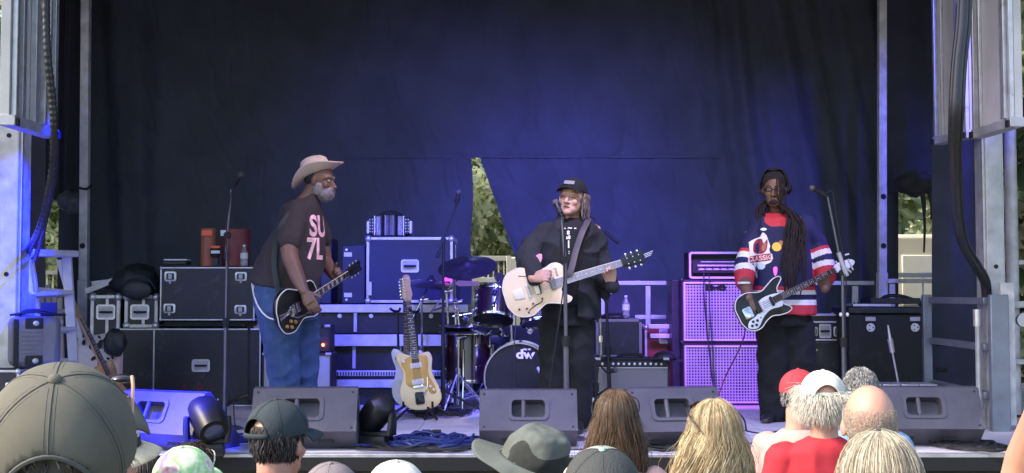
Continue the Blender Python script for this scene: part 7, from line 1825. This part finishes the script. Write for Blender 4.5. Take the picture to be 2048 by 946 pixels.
def scalp(a, th, k=1.0, ex=0):
    """point on the hair surface: a azimuth from the back, th polar angle from the top"""
    return HC+Vector((math.sin(a)*math.sin(th)*(.084*k+ex), -math.cos(a)*math.sin(th)*(.104*k+ex), math.cos(th)*(.106*k+ex)))
def long_hair(t, mats, L=.34, n=520, flare=.03, seed=0, wave=.008, width=1.0, part_x=0., rough=0, r=.0036, arange=2.35, side=0):
    rnd = random.Random(seed); mb = MB()
    def path(a, th0, ex, l, jit):
        pts = [scalp(a*.9, th, 1.0, ex) for th in np.linspace(th0, 1.55, 6)]
        e = pts[-1]; out = Vector((math.sin(a), -math.cos(a)*.55, 0))
        for k in range(1, 7):
            f = k/6; pts.append(e+out*(flare*math.sin(f*2.4)*width)+Vector((math.sin(a)*.012*f+side*f*f, .022*f*(1 if abs(a) < 1.2 else -.3), -l*f))+Vector((wave*math.sin(f*7+jit*6), wave*math.cos(f*6+jit*9)*.6, 0))+Vector((jit-.5, 0, 0))*rough*f)
        return pts
    # dense under layer
    vs = []; na = 40
    us = [path(-arange+2*arange*i/na, .12, -.003, L*.93, .5) for i in range(na+1)]
    m = len(us[0]); mb.add([p for u in us for p in u], [(i*m+j, i*m+j+1, (i+1)*m+j+1, (i+1)*m+j) for i in range(na) for j in range(m-1)], 0)
    for i in range(n):
        a = rnd.uniform(-arange, arange); th0 = rnd.uniform(.05, .5) if rnd.random() < .8 else rnd.uniform(.5, 1.2); l = L*rnd.uniform(.82, 1.04)
        P = path(a+rnd.gauss(0, .05), th0, rnd.uniform(.0, .006), l, rnd.random()); q = len(P)
        mb.tube(P, [r*(.6+.5*math.sin(math.pi*min(1, .2+k/q)))*(1 if k < q-2 else (.6 if k < q-1 else .15)) for k in range(q)], 4, cap=False, mi=rnd.randrange(len(mats)))
    for i in range(n//12):
        P = path(rnd.uniform(-arange, arange), rnd.uniform(.05, 1.2), rnd.uniform(.004, .014), L*rnd.uniform(.5, 1.05), rnd.random()); k1 = rnd.gauss(0, .02); k2 = rnd.gauss(0, .02)
        mb.tube([p+Vector((k1*(j/11)**2, k2*(j/11)**2, 0)) for j, p in enumerate(P)], .0006, 3, cap=False, mi=rnd.randrange(len(mats)))
    return part('hair', mb, mats, t, world=False, smooth=180)
def short_hair(t, mats, n=900, seed=0, L=.03, amin=-3.1, amax=3.1, thmin=.05, thmax=2.0, front=1.2, k=.99, base=True, r=.0022, droop=.5, fluff=.3, basek=.985):
    rnd = random.Random(seed); mb = MB()
    if base:
        g = MB(); na, nt = 48, 18
        def sp(a, th): return scalp(a, th, basek, .002*noise.noise(scalp(a, th)*40))
        g.grid(lambda u, v: sp(amin+(amax-amin)*u, thmin+((thmax if abs(amin+(amax-amin)*u) < 1.9 else front)-thmin)*v), na, nt); mb.add(g.v, g.f, 0)
    for i in range(n):
        a = rnd.uniform(amin, amax); tm = thmax if abs(a) < 1.9 else front; th = thmin+(tm-thmin)*rnd.random()**.7
        p = scalp(a, th, k); p2 = scalp(a+rnd.gauss(0, .05), th+.12, k); d = (p2-p).normalized(); nr = (p-HC).normalized()
        g_ = .25 if L < .06 else .45
        d = (d*droop+nr*fluff+Vector((rnd.gauss(0, g_), rnd.gauss(0, g_), rnd.gauss(0, g_*.6)))).normalized()
        l = L*rnd.uniform(.6, 1.3); e = p+d*l*.55; e2 = p+(d+Vector((0, 0, -.35))).normalized()*l
        mb.tube([p, e, e2], [r, r*.85, r*.2], 4, cap=False, mi=rnd.randrange(len(mats)))
    return part('hair', mb, mats, t, world=False, smooth=180)
def shades(t, z=.075, y=.06, pitch=.3, m=None, label=None, arms=None):
    M = parent_matrix(t); s = thing('sunglasses', label, 'sunglasses', t.location, t.rotation_euler.z, scale=tuple(t.scale)); s.rotation_euler = t.rotation_euler
    H = HM0 @ Matrix.Translation((0, y, z)) @ Matrix.Rotation(pitch, 4, 'X')
    for sg in (-1, 1):
        mb = MB(); mb.ell(H @ Vector((sg*.035, 0, 0)), (.03, .005, .021), rot=H.to_3x3(), nu=18, nv=8); part('lens', mb, m_glass, s, world=False)
        mb = MB(); mb.tube(crom([H @ Vector((sg*.064, 0, .005)), H @ Vector((sg*.09, -.03, .002)), H @ Vector((sg*.1, -.1, -.01)), H @ Vector((sg*.088, -.15, -.03))], 5), .0032, 6); part('temple_arm', mb, arms or m_black, s, world=False)
    mb = MB(); mb.tube([H @ Vector((-.012, .003, .006)), H @ Vector((.012, .003, .006))], .003, 6); part('bridge', mb, m_black, s, world=False)
    return s
m_glass = mat('sunglass_lens', (.02, .015, .015), .08, .2, var=0, coat=1)
def hm(name, c, v=.25): return mat(name, c, .45, var=v, vs=30, spec=.35, stretch=(1, 1, .15))
h_br = [hm('brown_hair_dark', (.05, .028, .016)), hm('brown_hair', (.1, .06, .035)), hm('brown_hair_light', (.16, .105, .065))]
h_bl = [hm('blonde_hair_dark', (.22, .15, .075)), hm('blonde_hair', (.38, .29, .16)), hm('blonde_hair_light', (.56, .47, .3))]
h_wh = [hm('white_hair_dark', (.55, .52, .46)), hm('white_hair', (.58, .55, .48)), hm('white_hair_light', (.7, .67, .6))]  # three hair tones spread at random over the strands
h_wb = [hm('ash_blonde_hair', (.3, .26, .19)), hm('pale_blonde_hair', (.48, .43, .32)), hm('white_blonde_hair', (.64, .58, .46)), hm('ash_dark_hair', (.2, .17, .13))]
h_gr = [hm('grey_hair_dark', (.08, .08, .085)), hm('grey_hair', (.22, .22, .22)), hm('grey_hair_light', (.42, .42, .42))]
h_dk = [hm('dark_brown_hair', (.022, .014, .01)), hm('near_black_hair', (.045, .03, .022))]
def cloth(name, c, v=.12, b=.15, bs=350, **k): return mat(name, c, .85, var=v, vs=6, bump=b, bs=bs, **k)
c_grey = cloth('charcoal_cap_cloth', (.115, .11, .085), .4, .25, 1100); c_navy = cloth('washed_navy_twill', (.03, .045, .055), .35, .5, 450); c_white = cloth('off_white_cap_cloth', (.62, .62, .56)); c_olive = cloth('olive_cotton', (.25, .24, .16)); c_red = cloth('red_cotton', (.5, .025, .04)); c_blue = cloth('light_blue_cotton', (.2, .35, .55)); c_mar = cloth('maroon_cotton', (.2, .03, .05)); c_pink = cloth('pink_cotton', (.6, .36, .33)); c_capgr = cloth('grey_green_cap_cloth', (.3, .34, .3)); c_dk = cloth('dark_grey_mesh', (.05, .055, .055), bs=200, b=.4); c_green = cloth('green_plastic_strap', (.02, .2, .09)); c_blu2 = cloth('blue_cap_panel', (.08, .14, .4)); c_redc = cloth('red_cap_cloth', (.5, .04, .06)); c_blk = cloth('black_tee_cloth', (.02, .02, .022))
# tie dye
td = mat('tie_dye_cloth', (.4, .75, .35), .8, var=0, vs=11, col2=(.7, .3, .55), bump=.15, bs=300)
_r = [n for n in td.node_tree.nodes if n.type == 'VALTORGB'][0].color_ramp
for p_, c_ in ((.42, (.75, .78, .6, 1)), (.5, (.3, .6, .22, 1)), (.56, (.7, .72, .62, 1)), (.62, (.62, .2, .42, 1))): e = _r.elements.new(p_); e.color = c_

# A1 big grey cap
a = person('man very close at lower left seen from behind in a big charcoal grey cap', 128, 722, 1.75, R(13), m_skr, c_olive, extra=.012)
cap(a, c_grey, pitch=R(33), label='large charcoal grey cap with an open arch at the back, nearest at lower left', seam=cloth('seam_grey', (.075, .08, .075)), size=1.0)
short_hair(a, h_gr[:2], 700, 1, .014, thmin=1.0, thmax=2.25, k=1.0)
s_ = thing('sunglasses', 'sunglasses with a long tan arm pushed over the right side of the big charcoal cap', 'sunglasses', W(262, 800, 1.8))
mb = MB(); mb.tube(crom([W(264, 752, 1.78), W(266, 780, 1.77), W(262, 840, 1.76), W(256, 890, 1.75)], 6), .0028, 6); part('temple_arm', mb, mat('tan_plastic', (.5, .3, .2), .4), s_)
mb = MB(); mb.ell(W(246, 757, 1.86), (.018, .022, .007), nu=16, nv=8); part('lens', mb, m_glass, s_)
# A2 straw hat behind
a = person('person in a pale straw sun hat just right of the big charcoal cap', 207, 810, 3.2, R(-30), m_skl, c_olive, extra=.02)
hat = thing('straw_hat', 'pale straw sun hat with a dark band at lower left', 'hat', a.location, a.rotation_euler.z, scale=tuple(a.scale)); C = Matrix.Translation((0, -.01, 1.68)) @ Matrix.Rotation(R(8), 4, 'X')
mb = MB(); mb.loft([(C @ Vector((0, 0, z)), Vector((rx, 0, 0)), Vector((0, ry, 0))) for z, rx, ry in ((-.02, .1, .115), (.03, .098, .112), (.07, .088, .1), (.1, .06, .07), (.105, .03, .04))], 36); m_str2 = mat('woven_straw', (.6, .5, .33), .8, var=.1, vs=30, bump=.4, bs=150); part('crown', mb, m_str2, hat, world=False, smooth=70)
mb = MB(); mb.loft([(C @ Vector((0, 0, z)), Vector((rx, 0, 0)), Vector((0, ry, 0))) for z, rx, ry in ((-.018, .102, .117), (.018, .101, .1155))], 36, cap=False); part('band', mb, c_blk, hat, world=False, smooth=180)
mb = MB(); mb.grid(lambda u, v: C @ Vector(((.099+.055*v)*math.cos(6.2832*u), (.114+.055*v)*math.sin(6.2832*u), -.02-.03*v**1.5+.006*math.sin(12.566*u)*v)), 48, 6); o = part('brim', mb, m_str2, hat, world=False, smooth=180); o.modifiers.new('s', 'SOLIDIFY').thickness = .004
# A3 tie-dye cap, A4 dark hair with sunglasses
a = person('person in a pink and green tie-dye cap at lower left', 372, 893, 3.45, R(-6), m_skl, c_blk, extra=.012)
cap(a, td, pitch=R(14), label='pink and green tie-dye cap at lower left', seam=td)
a = person('dark haired person with sunglasses pushed up, just behind the tie-dye cap', 384, 878, 4.3, R(5), m_skl, c_mar, female=True, extra=.02)
short_hair(a, h_dk, 900, 3, .05); shades(a, z=.1, label='pale framed sunglasses on the dark hair behind the tie-dye cap', arms=m_bind)
a = person('woman with dark brown hair between the big charcoal cap and the tie-dye cap', 292, 893, 3.7, R(-10), m_skl, c_blk, female=True, extra=.02)
long_hair(a, h_dk, .26, 260, seed=2)
# A5 navy cap
a = person('man in a washed navy cap with the brim turned to the right', 560, 803, 3.83, R(-24), m_skr, c_mar, extra=.012)
cap(a, c_navy, pitch=R(4), turn=R(-14), label='washed navy cap with its brim pointing right, in front of the left wedge', size=1.0, seam=cloth('seam_navy', (.022, .034, .042)))
short_hair(a, [h_dk[0], h_gr[0]], 2200, 4, .024, fluff=.15, droop=1.2, r=.0016, thmin=1.15, thmax=2.25, k=1.01)
# A6, A7 low caps
a = person('person in a grey cap with black headphones right of the navy cap', 664, 925, 3.4, R(0), m_skr, c_mar, extra=.012)
cap(a, cloth('mauve_grey_cloth', (.2, .17, .18)), pitch=R(12), label='mauve grey cap under black headphones at the bottom edge')
hp = thing('headphones', 'black headphone band over the mauve grey cap at the bottom edge', 'headphones', a.location, 0, scale=tuple(a.scale)); mb = MB(); mb.tube(crom([(s*.106*math.sin(w), .0, 1.655+.125*math.cos(w)) for s, w in [(1, q) for q in np.linspace(-1.7, 1.7, 12)]], 3), .011, 8, flat=.5); part('headband', mb, m_black, hp, world=False)
for s in (-1, 1):
    mb = MB(); mb.ell((s*.104, -.0, 1.63), (.018, .034, .042), nu=14, nv=10); part('ear_cup', mb, m_black, hp, world=False)
a = person('person in a white cap at the bottom edge below the blue cable heap', 792, 922, 3.2, R(8), m_skl, c_blk, extra=.012)
cap(a, c_white, pitch=R(12), label='white cap at the bottom edge below the blue cable heap', seam=c_white)
# A8 bucket hat
a = person('person facing left in a wide grey bucket hat and dark glasses', 1062, 845, 3.8, R(62), m_skl, c_blk, extra=.03)
hat = thing('bucket_hat', 'two-tone grey bucket hat with a long brim pointing left', 'hat', a.location, 0, scale=tuple(a.scale)); hat.rotation_euler = a.rotation_euler
C = Matrix.Translation((0, -.015, 1.675)) @ Matrix.Rotation(R(20), 4, 'X'); c_bk = [cloth('grey_green_ripstop', (.1, .115, .105), .3), cloth('dark_grey_ripstop', (.02, .023, .022), .3)]
mb = MB(); secs = [tuple(p_) for p_ in crom([(z, rx, ry) for z, rx, ry in ((-.02, .105, .122), (.02, .102, .119), (.06, .097, .11), (.09, .088, .098), (.106, .07, .08), (.114, .04, .05), (.116, .01, .01))], 12)]
mb.loft([(C @ Vector((0, -.00035*i, z)), C.to_3x3() @ Vector((rx*1.0, 0, 0)), C.to_3x3() @ Vector((0, ry, 0))) for i, (z, rx, ry) in enumerate(secs)], 120)
fc = []
for f in mb.f:
    c = sum((mb.v[i] for i in f), Vector())/len(f); q = C.inverted() @ c; nz_ = .02*math.sin(q.y*38+1)+.012*noise.noise(q*20); fc.append(1 if q.z < .052+nz_-.25*max(0, q.y) and q.y < .06 else 0)
mb.m = fc; mb.v = [p+(p-C.translation).normalized()*(.009*noise.noise(p*14)+.004*noise.noise(p*34)) for p in mb.v]; part('crown', mb, c_bk, hat, world=False, smooth=60)
mb = MB()
def bb(u, v):
    a_ = 6.2832*u; fr = max(0, math.sin(a_)); k = .035+.07*fr
    return C @ Vector(((.104+k*v)*math.cos(a_)*(1-.12*fr*v), (.121+k*v*1.15)*math.sin(a_), -.02-(.05-.03*fr)*v+.006*math.sin(5*a_)*v))
mb.grid(bb, 60, 8); o = part('brim', mb, c_bk[0], hat, world=False, smooth=180); o.modifiers.new('s', 'SOLIDIFY').thickness = .004
short_hair(a, h_wb, 500, 9, .03, thmin=1.2, thmax=2.1)
shades(a, z=.0, y=.1, pitch=0, label='dark glasses worn under the grey bucket hat')
# A9 cap with sunglasses
a = person('person at the bottom edge in a pale green and black mesh cap, centre right', 1203, 893, 2.8, R(-2), m_skl, c_blk, extra=.012)
cap(a, c_capgr, back='open', pitch=R(18), panels=[c_dk, c_dk, c_capgr, c_capgr, c_dk, c_dk], label='pale green cap with black mesh back at the bottom edge, centre right', btn=cloth('mint_button', (.3, .5, .38)), seam=c_dk)
shades(a, z=.085, y=.09, pitch=.5, label='sunglasses with pale arms resting on the green and black mesh cap', arms=m_bind)
# A10 brown haired woman
a = person('woman with long straight brown hair and a pink top seen from behind', 1232, 776, 4.7, R(-8), m_skl, c_pink, female=True, extra=.012)
long_hair(a, h_br, .34, 2200, .03, 12, .009, .85, r=.0016, rough=.05); shades(a, z=.1, label='tortoiseshell sunglasses on top of the brown haired woman', y=.05, arms=m_cord)
# A11 blonde
a = person('woman with shoulder length blonde hair and a white top seen from behind', 1425, 793, 4.0, R(16), m_skl, c_white, female=True, extra=.012)
long_hair(a, h_bl, .33, 2200, .035, 13, .014, 1.0, r=.0016, rough=.05, side=-.04); shades(a, z=.105, label='dark sunglasses on top of the blonde woman', y=.05, arms=m_cord)
# A12 red and blue cap
a = person('man in a red cap with a blue crown front behind the white capped man', 1598, 741, 5.8, R(-35), m_skl, c_pink, extra=.012)
cap(a, c_redc, back='closed', pitch=R(2), panels=[c_redc, c_redc, c_blu2, c_blu2, c_blu2, c_redc], label='red cap with blue front panels beside the white cap', seam=c_redc); short_hair(a, h_gr, 500, 14, .02, thmin=1.2, thmax=2.1)
# A13 white cap and hair, red shirt
a = person('man with fluffy white hair under a white cap in a red shirt', 1644, 743, 5.3, R(-3), m_skr, c_red, extra=.012, wide=1.06)
cap(a, c_white, pitch=R(6), label='white mesh cap with a green strap over fluffy white hair', strapm=c_green, seam=mat('seam_white', (.72, .72, .68), .7), size=1.0)
short_hair(a, h_wh, 5000, 15, .07, thmin=1.3, thmax=2.2, amin=-2.2, amax=2.2, fluff=.9, droop=.6, r=.0013)
shades(a, z=.0, y=.085, pitch=0, label='dark sunglasses worn by the white haired man in red')
# A15 grey-haired man behind
a = person('grey haired man in a light blue shirt behind the bald man', 1720, 731, 5.6, R(-6), m_skl, c_blue, extra=.01)
short_hair(a, h_gr, 5000, 16, .022, thmax=2.1, r=.0013, droop=1, fluff=.35)
# A14 bald man
a = person('bald man with a rim of cropped hair at right', 1737, 770, 3.83, R(-5), m_skr, c_olive, extra=.0, wide=1.03)
short_hair(a, [h_wb[1], h_wb[0], h_gr[2]], 4500, 17, .006, thmin=1.25, thmax=2.2, k=.972, base=False, r=.0006, amin=-2, amax=2)
# A16 white blonde woman
a = person('woman with pale white blonde hair in an olive shirt, close at lower right', 1755, 856, 2.85, R(4), m_skl, c_olive, female=True, extra=.012, wide=1.04)
long_hair(a, h_wb, .26, 2600, .035, 18, .008, 1.2, r=.0011, rough=.03)
a = person('person in an olive tee left of the white blonde woman, head below the picture', 1640, 960, 2.9, R(0), m_skl, c_olive, extra=.012)
short_hair(a, h_dk, 500, 22, .03)
# A17 raised arm
a = person('person at the far right edge in a maroon top with a bare arm raised', 2105, 870, 2.5, R(0), m_skr, c_mar, extra=.012)
short_hair(a, h_dk, 400, 23, .03)
mb = MB(); mb.limb([W(2044, 1000, 2.45), W(2058, 920, 2.4), W(2088, 830, 2.3), W(2108, 760, 2.25)], [.05, .045, .036, .026], 14); hand_into(mb, W(2108, 762, 2.25), (0, .1, 1), (.8, .4, 0), curl=.7, side=1)
me = remesh(mb, .005, 2); o = addmesh('raised_arm', me, m_skr, a)
